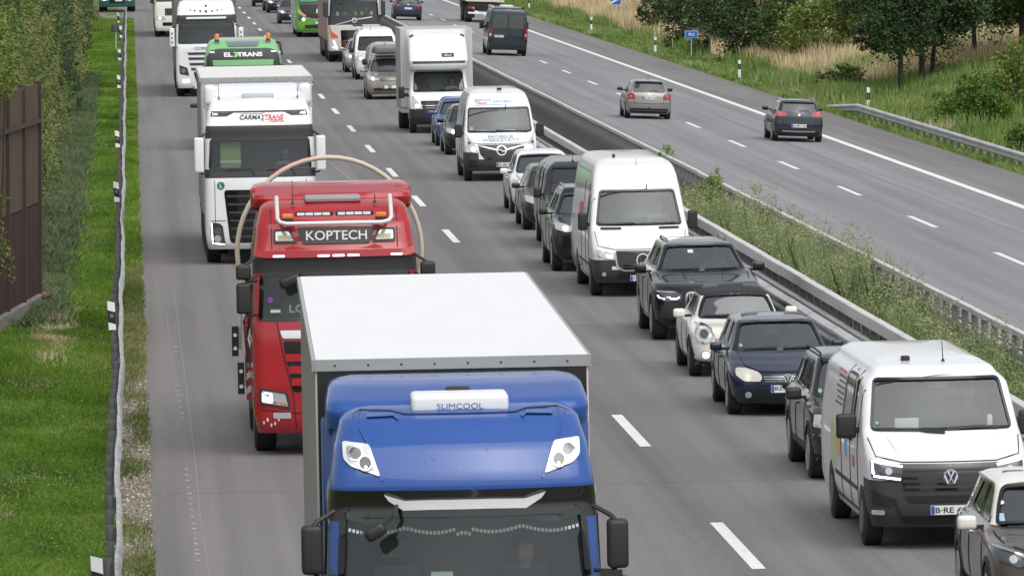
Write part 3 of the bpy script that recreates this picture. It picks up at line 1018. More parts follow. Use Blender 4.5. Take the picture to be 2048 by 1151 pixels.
tag(sg, 'pale grey sign panel on a thin post behind the diagonal sign', 'road sign')

# ---------------------------------------------------------------- noise wall on the left
def wallmat(name, c):
    return noise_mat(name, [tuple(q * .7 for q in c), c, tuple(q * 1.25 for q in c)], 1.3, .75, stretch=(6, 6, .25), bump=.3, bscale=10)
m_w1 = wallmat('wall_brown', (.088, .062, .043)); m_w2 = wallmat('wall_maroon', (.046, .021, .018)); m_w3 = wallmat('wall_post_brown', (.055, .038, .028))
m_con = noise_mat('concrete', [(.16, .15, .13), (.26, .245, .215)], 3, .9, bump=.3)
nw = empty('noise_wall', (-1.84, 135.2, 0)); nw.rotation_euler = (0, 0, R(174.7))
# local +y runs towards the camera and away from the road, local -x faces the road
def corr(y0, y1, z0, z1, pitch=.18, d=.035, t=.06):
    n = int((y1 - y0) / (pitch / 4)); P = []
    for i in range(n + 1):
        ph = i % 4
        P.append((0 if ph in (0, 1) else d, y0 + (y1 - y0) * i / n))
    V = []; F = []
    for a, c in P: V += [(-a, c, z0), (-a, c, z1)]
    m = len(P)
    for i in range(m - 1): F.append((2 * i, 2 * i + 2, 2 * i + 3, 2 * i + 1))
    V += [(t, y0, z0), (t, y0, z1), (t, y1, z0), (t, y1, z1)]
    k = 2 * m
    F += [(k, k + 1, k + 3, k + 2), (1, 2 * m - 1, k + 3, k + 1), (0, 1, k + 1, k), (2 * m - 2, k + 2, k + 3, 2 * m - 1)]
    return mesh_from(V, F)
for k in range(8):
    y0 = k * 2.9
    for (z0, z1, m_) in ((.22, 2.02, m_w2), (2.05, 3.64, m_w1), (3.74, 4.42, m_w1)):
        obj('wall_panel', corr(y0 + .09, y0 + 2.82, z0, z1), m_, nw)
    MB().box(-.09, .07, y0 - .06, y0 + .06, 0, 4.48).build('wall_post', m_w3, nw)
    MB().box(-.10, .05, y0 + .07, y0 + 2.83, 3.65, 3.73).build('wall_rail', m_w3, nw)
    for j in range(12):
        if k < 4: MB().box(-.075, -.05, y0 + 2.75, y0 + 2.82, 2.1 + j * .13, 2.16 + j * .13).build('fixing_clip', m_w3, nw)
MB().box(-.16, .12, -.5, 24, -.1, .21).build('plinth', m_con, nw)
for k in range(9):
    o = obj('stone', rbox(-.05, .05, -.06, .06, 0, .08, .025, 1), noise_mat('red_stone', [(.10, .05, .035), (.16, .10, .07)], 9, .9), nw, 40)
    o.location = (-.20 + .03 * random.random(), -.35 + .13 * k, .12 + .04 * random.random()); o.rotation_euler = (0, random.uniform(-.3, .3), random.uniform(0, 3))
tag(nw, 'tall dark brown noise wall of ribbed panels at the left edge of the picture', 'noise wall')
# ================================================================ VEGETATION
LEAF_GAIN = 1.7
def leaf_mat(name, cols, pos=None, rough=.6, trans=.25):
    if name in MATS: return MATS[name]
    cols = [tuple(q * LEAF_GAIN for q in c) for c in cols]
    m = mat(name, cols[0], rough)
    b = m.node_tree.nodes['Principled BSDF']; b.inputs['Specular IOR Level'].default_value = .12
    at = N(m, 'ShaderNodeAttribute', attribute_name='v'); cr = N(m, 'ShaderNodeValToRGB')
    el = cr.color_ramp.elements; n = len(cols)
    ps = pos or [i / (n - 1) for i in range(n)]
    el[0].position = ps[0]; el[0].color = (*cols[0], 1); el[1].position = ps[-1]; el[1].color = (*cols[-1], 1)
    for p, c in list(zip(ps, cols))[1:-1]:
        e = el.new(p); e.color = (*c, 1)
    LK(m, at.outputs['Fac'], cr.inputs['Fac']); LK(m, cr.outputs[0], b.inputs['Base Color'])
    if trans:
        tl = N(m, 'ShaderNodeBsdfTranslucent'); LK(m, cr.outputs[0], tl.inputs['Color'])
        mx = N(m, 'ShaderNodeMixShader'); mx.inputs[0].default_value = trans
        out = m.node_tree.nodes['Material Output']
        LK(m, b.outputs[0], mx.inputs[1]); LK(m, tl.outputs[0], mx.inputs[2]); LK(m, mx.outputs[0], out.inputs['Surface'])
    return m
def np_mesh(name, V, nv, val):
    """V: (n, nv, 3) polygons of nv corners; val: one number per polygon"""
    n = V.shape[0]
    me = bpy.data.meshes.new(name)
    me.vertices.add(n * nv); me.vertices.foreach_set('co', V.reshape(-1).astype(np.float32))
    me.loops.add(n * nv); me.loops.foreach_set('vertex_index', np.arange(n * nv, dtype=np.int32))
    me.polygons.add(n); me.polygons.foreach_set('loop_start', np.arange(0, n * nv, nv, dtype=np.int32))
    a = me.attributes.new('v', 'FLOAT', 'FACE'); a.data.foreach_set('value', val.astype(np.float32))
    me.update(); me.validate()
    return me
def blades(P, h, w, lean=.35, val=None, seg=1):
    """grass blades: tapering leaves standing at the points P"""
    n = len(P)
    h = np.broadcast_to(h, n) * rng.uniform(.6, 1.25, n); w = np.broadcast_to(w, n)
    a = rng.uniform(0, 2 * np.pi, n); l = rng.uniform(.1, 1, n) * lean * h; la = rng.uniform(0, 2 * np.pi, n)
    dx = np.cos(a) * w / 2; dy = np.sin(a) * w / 2
    tx = np.cos(la) * l; ty = np.sin(la) * l
    V = np.zeros((n, 5, 3))
    V[:, 0] = P + np.stack([-dx, -dy, 0 * dx], 1); V[:, 1] = P + np.stack([dx, dy, 0 * dx], 1)
    V[:, 2] = P + np.stack([dx * .8 + tx * .4, dy * .8 + ty * .4, h * .6], 1)
    V[:, 3] = P + np.stack([tx, ty, h], 1)
    V[:, 4] = P + np.stack([-dx * .8 + tx * .4, -dy * .8 + ty * .4, h * .6], 1)
    return V, (rng.random(n) if val is None else val)
def leaves(P, size, val=None, flat=.5, asp=.55):
    n = len(P)
    size = np.broadcast_to(size, n) * rng.uniform(.6, 1.3, n)
    d = rng.normal(size=(n, 3)); d[:, 2] *= flat; d /= np.linalg.norm(d, axis=1)[:, None]
    nrm = rng.normal(size=(n, 3)); nrm[:, 2] += .8
    s = np.cross(d, nrm); s /= np.linalg.norm(s, axis=1)[:, None] + 1e-9
    V = np.zeros((n, 4, 3))
    V[:, 0] = P - d * size[:, None] / 2; V[:, 1] = P + s * (size * asp / 2)[:, None]
    V[:, 2] = P + d * size[:, None] / 2; V[:, 3] = P - s * (size * asp / 2)[:, None]
    return V, (rng.random(n) if val is None else val)
def clumpnoise(x, y, sc, seed):
    r = np.random.default_rng(seed); o = np.zeros_like(x)
    for k in range(7):
        a = r.uniform(0, 2 * np.pi); f = sc * r.uniform(.5, 2.2)
        o += np.sin((x * np.cos(a) + y * np.sin(a)) * f + r.uniform(0, 7))
    return o / 7 * 1.6
def stuff(name, me, m, label, cat):
    o = obj(name, me, m); tag(o, label, cat, kind='stuff'); return o
def zgv(x):
    xs = np.linspace(-20, 80, 2001); t = np.array([zg(q) for q in xs])
    return np.interp(x, xs, t)

G_GREEN = leaf_mat('grass_green', [(.038, .072, .010), (.085, .160, .020), (.130, .215, .034), (.19, .25, .06), (.26, .255, .12)], [0, .35, .7, .93, 1])
G_DRY = leaf_mat('grass_dry', [(.23, .175, .105), (.40, .315, .19), (.50, .41, .27), (.56, .48, .34), (.24, .25, .11)], [0, .35, .65, .92, 1])
G_MIX = leaf_mat('weeds_green', [(.075, .10, .04), (.15, .185, .085), (.23, .26, .14), (.34, .35, .24)], [0, .4, .8, 1], trans=.4)

# --- lawn on the left, thinning with distance
def lawn(name, x0, x1, s0, s1, dens, h, w, m, label, cat, keep=None, lean=1.0, hmod=None, sr=1):
    n = int((x1 - x0) * (s1 - s0) * dens)
    X = rng.uniform(x0, x1, n); S = rng.uniform(s0, s1, n)
    if keep is not None:
        k = keep(X, S) > rng.random(n); X, S = X[k], S[k]
    P = np.stack([X, S, zgv(X) - .01], 1)
    cn = clumpnoise(X, S, 1.3, sr); c2 = clumpnoise(X, S * .35, .8, sr + 5)
    hh = h * (1 + .45 * cn) if hmod is None else h * hmod(X, S)
    c3 = clumpnoise(X, S * .25, 3.2, sr + 9)
    v = np.clip(.45 + .26 * c2 + .16 * cn + .16 * c3 + rng.normal(0, .17, len(X)), 0, 1)
    V, val = blades(P, np.maximum(hh, .02), w, lean, v)
    return stuff(name, np_mesh(name, V, 5, val), m, label, cat)
def path_keep(X, S):          # worn track in the grass, as in the photo
    c = -1.05 + .06 * np.sin(S * .05)
    d = np.abs(X - c)
    t = np.clip((d - .05) / .12, .12, 1)
    return np.where(S > 128, t, 1.)
lawn('grass', -3.4, -.22, 70, 104, 3000, .075, .012, G_GREEN, 'bright green grass below the brown wall, bottom left', 'grass', lean=1.3, sr=1)
lawn('grass', -3.0, -.22, 104, 150, 1900, .09, .015, G_GREEN, 'green grass verge beside the marker blade', 'grass', keep=path_keep, sr=2)
lawn('grass', -2.2, -.2, 150, 240, 900, .10, .022, G_GREEN, 'green grass verge between hedge and guard rail', 'grass', keep=path_keep, sr=3)
lawn('grass', -2.4, .3, 240, 430, 380, .12, .035, G_GREEN, 'far green verge towards the teal lorry', 'grass', sr=4)
# rough strip between rail and asphalt: gravel with tufts
m_grav = noise_mat('gravel_soil', [(.10, .085, .062), (.19, .165, .125), (.27, .245, .20)], 7, .95, detail=9, bump=.6, bscale=30)
V = []; F = []; ys = list(np.arange(60, 430, 2.0))
for y in ys:
    V += [(-.24, y, -.078), (left_edge(y) + .03, y, zroad(.3) - .006)]
F = [(2 * i, 2 * i + 1, 2 * i + 3, 2 * i + 2) for i in range(len(ys) - 1)]
struct(obj('verge', mesh_from(V, F), m_grav), 'gravelly soil strip between the left guard rail and the asphalt')
n = 9000
X = rng.uniform(-.22, .30, n); S = 70 + 80 * rng.random(n) ** 1.3
P = np.stack([X, S, np.full(n, -.07)], 1)
Vl, vl = leaves(P, .035, None, .3, .8)
stuff('gravel', np_mesh('gravel', Vl, 4, vl), leaf_mat('pebbles', [(.10, .085, .065), (.24, .215, .17), (.42, .40, .36)], trans=0), 'loose stones on the soil strip beside the asphalt', 'gravel')
def strip_keep(X, S):
    c = clumpnoise(X * 3, S * .8, 1.2, 31)
    near = np.clip((S - 95) / 60, .10, .95)
    return np.clip(near + .55 * c, 0, 1)
lawn('grass', -.2, .30, 70, 150, 1500, .09, .011, leaf_mat('grass_tufts', [(.05, .065, .02), (.085, .12, .03), (.15, .17, .06), (.25, .22, .11)]), 'sparse tufts on the soil strip beside the asphalt', 'grass', keep=strip_keep, sr=8)
lawn('grass', -.2, .27, 150, 420, 900, .10, .02, G_GREEN, 'low grass between the left guard rail and the asphalt', 'grass', keep=lambda X, S: np.clip(.75 + .5 * clumpnoise(X * 2, S * .5, 1., 33), .1, 1), sr=9)
# dry patch in front of the wall
lawn('dry_grass', -1.9, -1.0, 117, 133, 700, .16, .007, G_DRY, 'small patch of dry straw in front of the wall end', 'grass', keep=lambda X, S: np.exp(-((X + 1.45) / .28) ** 2 - ((S - 126) / 4.5) ** 2), sr=10)
# soft weeds along hedge foot
lawn('weeds', -2.2, -1.15, 128, 300, 420, .22, .03, leaf_mat('weed_leaf', [(.05, .075, .035), (.09, .12, .06), (.14, .17, .09)]), 'grey green weeds along the foot of the hedge', 'weeds', keep=lambda X, S: np.clip((-1.15 - X) / .5, 0, 1), sr=12)

lawn('dry_grass', -3.2, -.3, 70, 170, 260, .07, .008, G_DRY, 'dead blades scattered in the left lawn', 'grass', keep=lambda X, S: .6 * np.clip(.15 + .8 * clumpnoise(X, S * .4, .9, 77), 0, 1), lean=1.4, sr=25)
# clover and broad leaves in the lawn
n = 30000
X = rng.uniform(-3.2, -.3, n); S = 70 + 170 * rng.random(n) ** 1.4
k = (clumpnoise(X, S * .4, 1.1, 71) + rng.normal(0, .4, n)) > .15; X, S = X[k], S[k]
P = np.stack([X, S, -.05 + .05 * rng.random(len(X))], 1)
V, val = leaves(P, np.interp(S, [70, 240], [.035, .09]), None, .3, .75)
stuff('clover', np_mesh('clover', V, 4, val), leaf_mat('clover_leaf', [(.04, .065, .03), (.075, .11, .05), (.13, .16, .085)]), 'clover and broad leaved weeds scattered in the left lawn', 'weeds')

# --- right verge
G_VERGE = leaf_mat('grass_verge', [(.05, .088, .022), (.10, .16, .04), (.155, .215, .065), (.22, .26, .10), (.30, .28, .15)], [0, .3, .62, .88, 1])
lawn('grass', 27.95, 31.5, 150, 300, 190, .17, .035, G_VERGE, 'green grass verge along the right hard shoulder under the guard rail', 'grass', sr=14)
lawn('grass', 27.95, 33.2, 300, 620, 100, .22, .06, G_VERGE, 'far green verge beside the right carriageway', 'grass', sr=15)
lawn('dry_grass', 28.6, 33, 150, 300, 90, .5, .02, G_DRY, 'dry straw among the verge behind the right guard rail', 'grass', keep=lambda X, S: .5 * np.clip((X - 29.0) / 2.2, 0, 1) * np.clip(.4 + clumpnoise(X, S * .4, .7, 41), 0, 1), lean=.3, sr=16)
lawn('weeds', 29.0, 40, 150, 330, 110, .6, .05, G_VERGE, 'tall green weeds behind the right guard rail', 'weeds', keep=lambda X, S: np.clip((X - 29.2) / 1.5, 0, 1) * np.clip(.55 + clumpnoise(X, S * .4, .7, 43), 0, 1), lean=.3, sr=17)
lawn('dry_grass', 31.8, 44, 300, 560, 80, .9, .032, G_DRY, 'tall pale straw on the bank below the bushes', 'grass', keep=lambda X, S: np.clip((X - 31.0) / 1.2, 0, 1) * np.clip(.75 + .7 * clumpnoise(X, S * .3, .5, 45), 0, 1), lean=.3, sr=18)
lawn('weeds', 31.0, 44, 285, 560, 60, .65, .05, G_VERGE, 'green weeds among the straw on the bank', 'weeds', keep=lambda X, S: np.clip(.4 + clumpnoise(X, S * .3, .5, 49), 0, 1), lean=.3, sr=19)

# --- shrubs and trees
def crown_pts(n, blobs, hollow=.35, lump=.35):
    """points gathered in leaf clumps spread over ellipsoids (cx,cy,cz,rx,ry,rz)"""
    out = []; vv = []
    vol = np.array([b[3] * b[4] * b[5] for b in blobs]) ** (2 / 3); vol /= vol.sum()
    for b_, q in zip(blobs, vol):
        m = max(40, int(n * q)); nc = max(10, m // 26)
        d = rng.normal(size=(nc, 3)); d /= np.linalg.norm(d, axis=1)[:, None]
        rad = (hollow + (1 - hollow) * rng.random(nc) ** .45)[:, None]
        rad *= (1 + .16 * np.sin(d[:, :1] * 5 + b_[0]) + .14 * np.sin(d[:, 2:] * 6 + d[:, 1:2] * 4))
        c = d * rad
        idx = rng.integers(0, nc, m)
        sz = rng.uniform(.07, .20, nc)
        p = c[idx] + rng.normal(size=(m, 3)) * sz[idx][:, None] * np.array([1, 1, .7])
        p = p * np.array(b_[3:6]) + np.array(b_[:3])
        out.append(p); tone = rng.uniform(.15, .8, nc)
        vv.append(np.clip(tone[idx] + rng.normal(0, .14, m), 0, 1))
    return np.concatenate(out), np.concatenate(vv)
def shrub(name, loc, blobs, n, size, m, label, group=None, stems=True, flowers=None, cat='shrub', z=None):
    x, s = loc
    z0 = zg(x) if z is None else z
    root = empty(name, (x, s, z0))
    P, v = crown_pts(n, blobs)
    P = P[(P[:, 2] > -.15)]; v = v[:len(P)]
    V, val = leaves(P, size, v)
    obj('foliage', np_mesh('foliage', V, 4, val), m, root)
    if stems:
        mb = MB()
        for k in range(5):
            b_ = blobs[k % len(blobs)]
            mb.tube([(b_[0] * .3 + random.uniform(-.1, .1), b_[1] * .3, -.1), (b_[0] * .7 + random.uniform(-.2, .2), b_[1] * .7, b_[2] * .6), (b_[0] + random.uniform(-.3, .3) * b_[3], b_[1], b_[2] + .4 * b_[5])], [.035, .025, .01], 5)
        mb.build('stem', mat('twig', (.07, .055, .04), .9), root)['kind'] = 'stuff'
    if flowers:
        fp = P[rng.integers(0, len(P), flowers)]
        fp = np.repeat(fp, 14, 0) + rng.normal(size=(flowers * 14, 3)) * .045
        V, val = leaves(fp, .03)
        obj('blossom', np_mesh('blossom', V, 4, val), leaf_mat('blossom', [(.45, .43, .34), (.62, .6, .5)]), root)
    tag(root, label, cat, group)
    return root
L_DARK = leaf_mat('leaf_dark', [(.013, .024, .012), (.026, .046, .02), (.042, .068, .028), (.075, .105, .042)], trans=.12)
L_MID = leaf_mat('leaf_mid', [(.025, .05, .012), (.05, .095, .02), (.085, .14, .03), (.14, .20, .05)])
L_LIGHT = leaf_mat('leaf_light', [(.045, .065, .015), (.09, .125, .028), (.145, .18, .048), (.22, .24, .08)])
L_OLIVE = leaf_mat('leaf_olive', [(.040, .058, .018), (.085, .105, .035), (.14, .145, .055), (.22, .195, .09)])
L_HEDGE = leaf_mat('leaf_hedge', [(.028, .045, .014), (.065, .09, .028), (.105, .125, .042), (.18, .165, .07)])
L_IVY = leaf_mat('leaf_ivy', [(.018, .032, .012), (.04, .065, .022), (.075, .11, .035), (.12, .15, .06)])

GH = 'shrubs of the hedge along the left noise wall'
hs_ = [(139, 2.0, L_OLIVE, 'olive tangled shrub right behind the brown wall end', 1.0, 4.2), (146, 3, L_OLIVE, 'yellowish hedge shrub next behind the wall end', 1.0, 4.3),
       (157, 4, L_HEDGE, 'dark green ivy shrub of the hedge', .95, 4.6), (172, 6, L_HEDGE, 'twiggy shrub midway along the hedge', 1.0, 4.5),
       (192, 8, L_OLIVE, 'straw coloured tall shrub of the hedge', .95, 4.8), (218, 10, L_HEDGE, 'deep green shrub behind the straw coloured one', 1.0, 5.0),
       (250, 14, L_DARK, 'dark shrub far along the hedge', 1.1, 5.2), (290, 18, L_OLIVE, 'pale brown shrub far along the hedge', 1.15, 5.2),
       (340, 22, L_DARK, 'tall dark shrub towards the end of the hedge', 1.2, 6.0), (395, 26, L_OLIVE, 'last shrub of the hedge before the teal lorry', 1.3, 6.0)]
for s, ln, m_, lab, wx, hh in hs_:
    bl = []
    for k in range(5):
        z = .5 + (hh - .5) * k / 4.4
        bl.append((-.25 * random.random() + (.10 if k == 0 else -.03 * k), random.uniform(-.3, .3) * ln, z, wx * .52 * random.uniform(.85, 1.15), ln * .62, hh / 5.6)); bl.append((-.95, random.uniform(-.3, .3) * ln, z, .7, ln * .6, hh / 5.6))
    shrub('hedge_shrub', (-2.12 - (.30 if s < 180 else .12), s), bl, 15000 if s < 200 else 9000, .065 if s < 165 else (.09 if s < 230 else .14), m_, lab, GH)
# blossoming shrub above the wall
shrub('flowering_shrub', (-2.75, 127), [(0, 0, 5.3, .75, 1.4, .78), (-.9, -1, 5.0, .8, 1.5, .7), (.42, .8, 4.85, .30, .9, .42), (-.5, 1, 6.1, .7, 1.5, .6)], 15000, .075, L_LIGHT, 'light green flowering shrub leaning over the top of the brown wall', flowers=46)
shrub('tall_shrub', (-3.0, 158), [(0, 0, 6.2, 1.0, 3, 1.6), (-.9, 2, 5.0, .9, 3, 1.5), (.6, 3, 7.2, .8, 3, 1.2)], 8000, .10, L_MID, 'green leafy shrub behind the blossoming one, top left corner')
shrub('tall_shrub', (-3.4, 200), [(0, 0, 5.6, 1.0, 4, 1.6), (.7, 3, 4.4, .8, 4, 1.6), (.2, 3, 7.5, 1.2, 4, 1.6)], 8000, .14, L_IVY, 'dark leafy shrub at the top edge above the hedge')
# plant hanging before the wall
tw = empty('climbing_plant', (-2.62, 127.5, 0))
P = []; mb = MB()
for k in range(26):
    z = 1.0 + 1.7 * (k / 26) + random.uniform(-.2, .2); y = random.uniform(-1.5, 1.0)
    L0 = random.uniform(.15, .55) * (1.2 - k / 40)
    pts = [(-.15, y, z), (.1 * L0 + .02, y - .05, z + .12), (L0 * .5, y - .1, z + .08), (L0 * .82, y - .1, z - .16 * random.random())]
    mb.tube(pts, [.008, .006, .005, .003], 4)
    for t in np.linspace(0, 1, 46):
        i = min(2, int(t * 3)); f = t * 3 - i
        a_, b_ = np.array(pts[i]), np.array(pts[i + 1]); P.append(a_ + (b_ - a_) * f + rng.normal(size=3) * .035)
V, val = leaves(np.array(P), .06, None, .8)
obj('foliage', np_mesh('foliage', V, 4, val), L_LIGHT, tw); mb.build('stem', mat('twig'), tw)['kind'] = 'stuff'
tag(tw, 'feathery climbing plant hanging in front of the brown wall', 'plant')

# median: weeds and small shrubs
def mkeep(X, S):
    return np.clip((.65 + .8 * clumpnoise(X, S * .5, .9, 61)) * np.clip((182 - S) / 25, 0, 1), 0, 1)
lawn('weeds', 12.75, 14.9, 82, 180, 380, 1.1, .012, G_MIX, 'dense tall grey green weeds filling the median strip', 'weeds', keep=mkeep, lean=.35, hmod=lambda X, S: np.clip(.8 + .4 * clumpnoise(X, S, .8, 63), .3, 1.5) * np.interp(S, [90, 150, 175], [1.15, 1.0, .55]), sr=21)
n = 330000
X = rng.uniform(12.8, 14.5, n); S = rng.uniform(82, 176, n)
hh = 1.55 * np.interp(S, [90, 150, 175], [1.15, 1.0, .55]) * np.clip(.8 + .5 * clumpnoise(X, S, .8, 63), .15, 1.3)
k = mkeep(X, S) > rng.random(n); X, S, hh = X[k], S[k], hh[k]
cx = np.round(X / .33 + .5 * np.sin(S * 3.1)) * .33; cs = np.round(S / .9) * .9          # gathered into plants
X = cx + (X - cx) * .75; S = cs + (S - cs) * .75
P = np.stack([X, S, zgv(X) + hh * (.35 + .65 * (.5 + .5 * np.sin(cx * 91.7 + cs * 37.3))) * rng.random(len(X)) ** .6], 1)
V, val = leaves(P, .046, np.clip(.4 + .3 * clumpnoise(X, S, 1.5, 66) + rng.normal(0, .2, len(X)), 0, 1))
stuff('weed_leaves', np_mesh('weed_leaves', V, 4, val), leaf_mat('weed_leaf_mix', [(.11, .135, .06), (.20, .23, .11), (.28, .30, .165), (.38, .38, .26), (.42, .34, .22)], [0, .35, .75, .95, 1], trans=.4), 'leaves and seed heads among the tall weeds of the median', 'weeds')
lawn('weeds', 12.7, 15.2, 180, 420, 60, .22, .03, G_MIX, 'low weeds along the far part of the median', 'weeds', keep=lambda X, S: np.clip(.3 + .8 * clumpnoise(X, S * .3, .6, 65), 0, 1), sr=22)
for (a, s, hh, n, lab) in ((1428, 163, 1.05, 1500, 'bright young shrub growing against the barrier posts, nearer one'), (1330, 180, 1.15, 900, 'bright young shrub growing against the barrier posts, farther one')):
    shrub('young_shrub', (xat(a, s), s), [(0, 0, .6, .26, 1.2, .6), (.08, .5, 1.15, .26, .9, .45), (-.2, -.3, .85, .2, .8, .35)], n * 3, .085, L_LIGHT, lab)
shrub('dense_shrub', (13.75, 104), [(0, 0, .45, .55, 2.2, .5), (.4, 2.5, .4, .4, 2.5, .42), (-.25, -2, .5, .5, 2, .45)], 7000, .08, L_MID, 'dense dark green shrub in the median at the right edge of the picture')
for (a, s, lab) in ((782, 330, 'yellow green broom plant in the median beside the far lorry'), (838, 312, 'round yellow green plant in the median behind the box van')):
    shrub('broom_plant', (xat(a, s), s), [(0, 0, .5, .6, 2.0, .55)], 1800, .13, leaf_mat('leaf_broom', [(.10, .10, .03), (.17, .16, .05), (.24, .21, .08)]), lab)
dk = MB().tube([(0, 0, 0), (.03, .1, .9), (.02, .1, 1.05)], [.02, .03, .012], 6).build('dock_stalk', mat('dock_brown', (.07, .032, .018), .9), None, 40)
dk.location = (xat(1776, 122), 122, .15); tag(dk, 'dark brown dead dock stalk standing among the median weeds', 'plant')

# right bank
GB = 'bushes on the right bank'
def bush(a, b_, s, wpx, hpx, m_, n, size, lab):
    X_ = xat(a, s); z = zg(X_); ppm = FPX / s
    w = wpx / ppm / 2; h = hpx / ppm
    bl = [(random.uniform(-.3, .3) * w, random.uniform(-.5, .5) * w, h * .45, w * .75, w * .9, h * .52), (-.5 * w, .2 * w, h * .35, w * .5, w * .7, h * .4), (.5 * w, -.2 * w, h * .33, w * .5, w * .7, h * .4), (.1 * w, 0, h * .72, w * .5, w * .6, h * .33)]
    return shrub('bush', (X_, s), bl, n, size, m_, lab, GB)
for q in [(1390, 60, 385, 130, 140, L_DARK, 7000, .18, 'dark bush at the left end of the row above the blue figure sign'),
          (1455, 75, 368, 140, 175, L_DARK, 8000, .18, 'second dark bush of the row above the straw'),
          (1520, 92, 352, 150, 190, L_DARK, 9000, .18, 'largest dark bush of the row above the straw'),
          (1585, 105, 346, 130, 190, L_IVY, 8000, .18, 'deep green bush beside the light green one'),
          (1655, 110, 338, 190, 140, L_LIGHT, 6500, .20, 'light green spreading bush between the dark bushes and the trees'),
          (1745, 120, 345, 150, 160, L_LIGHT, 5500, .22, 'light green bush half hidden by the dark trees'),
          (1690, 195, 300, 115, 62, L_IVY, 3500, .15, 'low dark shrub in the straw left of the tree trunks'),
          (1430, 120, 375, 60, 40, L_IVY, 1500, .18, 'small green shrub behind the small blue sign'),
          (1950, 250, 258, 165, 110, L_MID, 6500, .14, 'green bush behind the guard rail right of the trunks'),
          (2040, 235, 262, 110, 150, L_LIGHT, 5000, .14, 'bright yellow green bush at the right edge of the picture'),
          (2055, 290, 232, 90, 70, L_MID, 3000, .12, 'low green bush at the right edge behind the guard rail'),
          (1330, 40, 415, 110, 110, L_DARK, 3000, .25, 'far dark bush above the diagonal sign'),
          (1920, 170, 335, 170, 70, L_MID, 5000, .18, 'green undergrowth behind the trunks of the dark trees'),
          (1480, 60, 425, 190, 190, L_MID, 6000, .22, 'green bush rising behind the row of dark bushes, left one'), (1590, 60, 410, 190, 200, L_IVY, 6000, .22, 'green bush rising behind the row of dark bushes, right one'),
          (1690, 60, 392, 190, 190, L_MID, 6000, .22, 'mid green bush above the light green bush'), (1790, 60, 405, 180, 190, L_IVY, 6000, .22, 'deep green bush above the dark trees'),
          (2010, 140, 372, 190, 150, L_LIGHT, 6000, .22, 'light green bush behind the trees')]:
    bush(*q)
def tree(loc, h, cr, crz, m_, n, size, label, lean=0., trunk=.13, cz=None):
    x, s = loc
    root = empty('tree', (x, s, zg(x) - .05))
    mb = MB()
    cz = cz or h * .6
    pts = [(0, 0, 0), (lean * .2, 0, h * .15), (lean * .5, .05, h * .4), (lean, 0, h * .72), (lean, 0, h * .92)]
    mb.tube(pts, [trunk * 1.25, trunk, trunk * .8, trunk * .4, .02], 9)
    for k in range(12):
        a = random.uniform(0, 2 * math.pi); z0 = h * random.uniform(.2, .65); l = cr * random.uniform(.5, .9)
        mb.tube([(lean * .4, 0, z0), (math.cos(a) * l * .5, math.sin(a) * l * .5, z0 + l * .3), (math.cos(a) * l, math.sin(a) * l, z0 + l * .45)], [trunk * .4, trunk * .22, .012], 5)
    mb.build('trunk', noise_mat('bark', [(.035, .027, .02), (.075, .06, .046)], 6, .95, stretch=(1, 1, .2), bump=.5), root, 50)
    bl = [(lean, 0, cz, cr, cr, crz)]
    for k in range(7):
        a = 2 * math.pi * k / 7 + random.uniform(-.3, .3)
        bl.append((math.cos(a) * cr * .8, math.sin(a) * cr * .7, cz + random.uniform(-.75, .4) * crz, cr * random.uniform(.38, .6), cr * .5, crz * random.uniform(.25, .42)))
    P, v = crown_pts(n, bl, .3)
    V, val = leaves(P, size, v)
    obj('crown', np_mesh('crown', V, 4, val), m_, root)
    tag(root, label, 'tree', 'trees on the right bank')
tree((xat(1805, 291), 291), 7.0, 1.7, 2.5, L_DARK, 22000, .15, 'dark tree with the leftmost single trunk behind the right guard rail', cz=4.2)
tree((xat(1848, 296), 296), 8.5, 2.0, 3.0, L_DARK, 22000, .15, 'dark tree with the left one of two close trunks', cz=4.7)
tree((xat(1866, 297), 297), 8.5, 2.4, 3.0, L_DARK, 26000, .15, 'dark tree with the right one of two close trunks', .5, .10, cz=4.7)
tree((xat(1955, 305), 305), 8.5, 2.6, 3.0, L_DARK, 24000, .13, 'dark leafy tree right of the paired trunks', -.2, .12, cz=4.5)
tree((xat(2050, 300), 300), 8.5, 2.2, 2.6, L_IVY, 16000, .17, 'oak like tree at the right edge of the picture', 0, .14, cz=4.2)
tree((xat(1790, 335), 335), 8.5, 2.4, 2.8, L_DARK, 16000, .16, 'dark tree behind the leftmost trunk', 0, .12, cz=4.2)
tree((xat(1905, 342), 342), 8.5, 2.6, 2.9, L_DARK, 17000, .16, 'dark tree behind the paired trunks', 0, .12, cz=4.2)
tree((xat(2005, 350), 350), 8.5, 2.6, 2.9, L_IVY, 17000, .16, 'dense tree behind the oak like one', 0, .12, cz=4.2)
tree((xat(1700, 470), 470), 11.0, 3.6, 3.2, L_MID, 9000, .30, 'far green tree behind the light bushes', 0, .2, cz=5)
tree((xat(1560, 490), 490), 11.0, 3.6, 3.4, L_DARK, 9000, .30, 'far dark tree behind the row of dark bushes', 0, .2, cz=5)
tree((xat(1420, 520), 520), 11.0, 3.6, 3.4, L_DARK, 9000, .30, 'far dark tree at the top edge above the straw', 0, .2, cz=5)
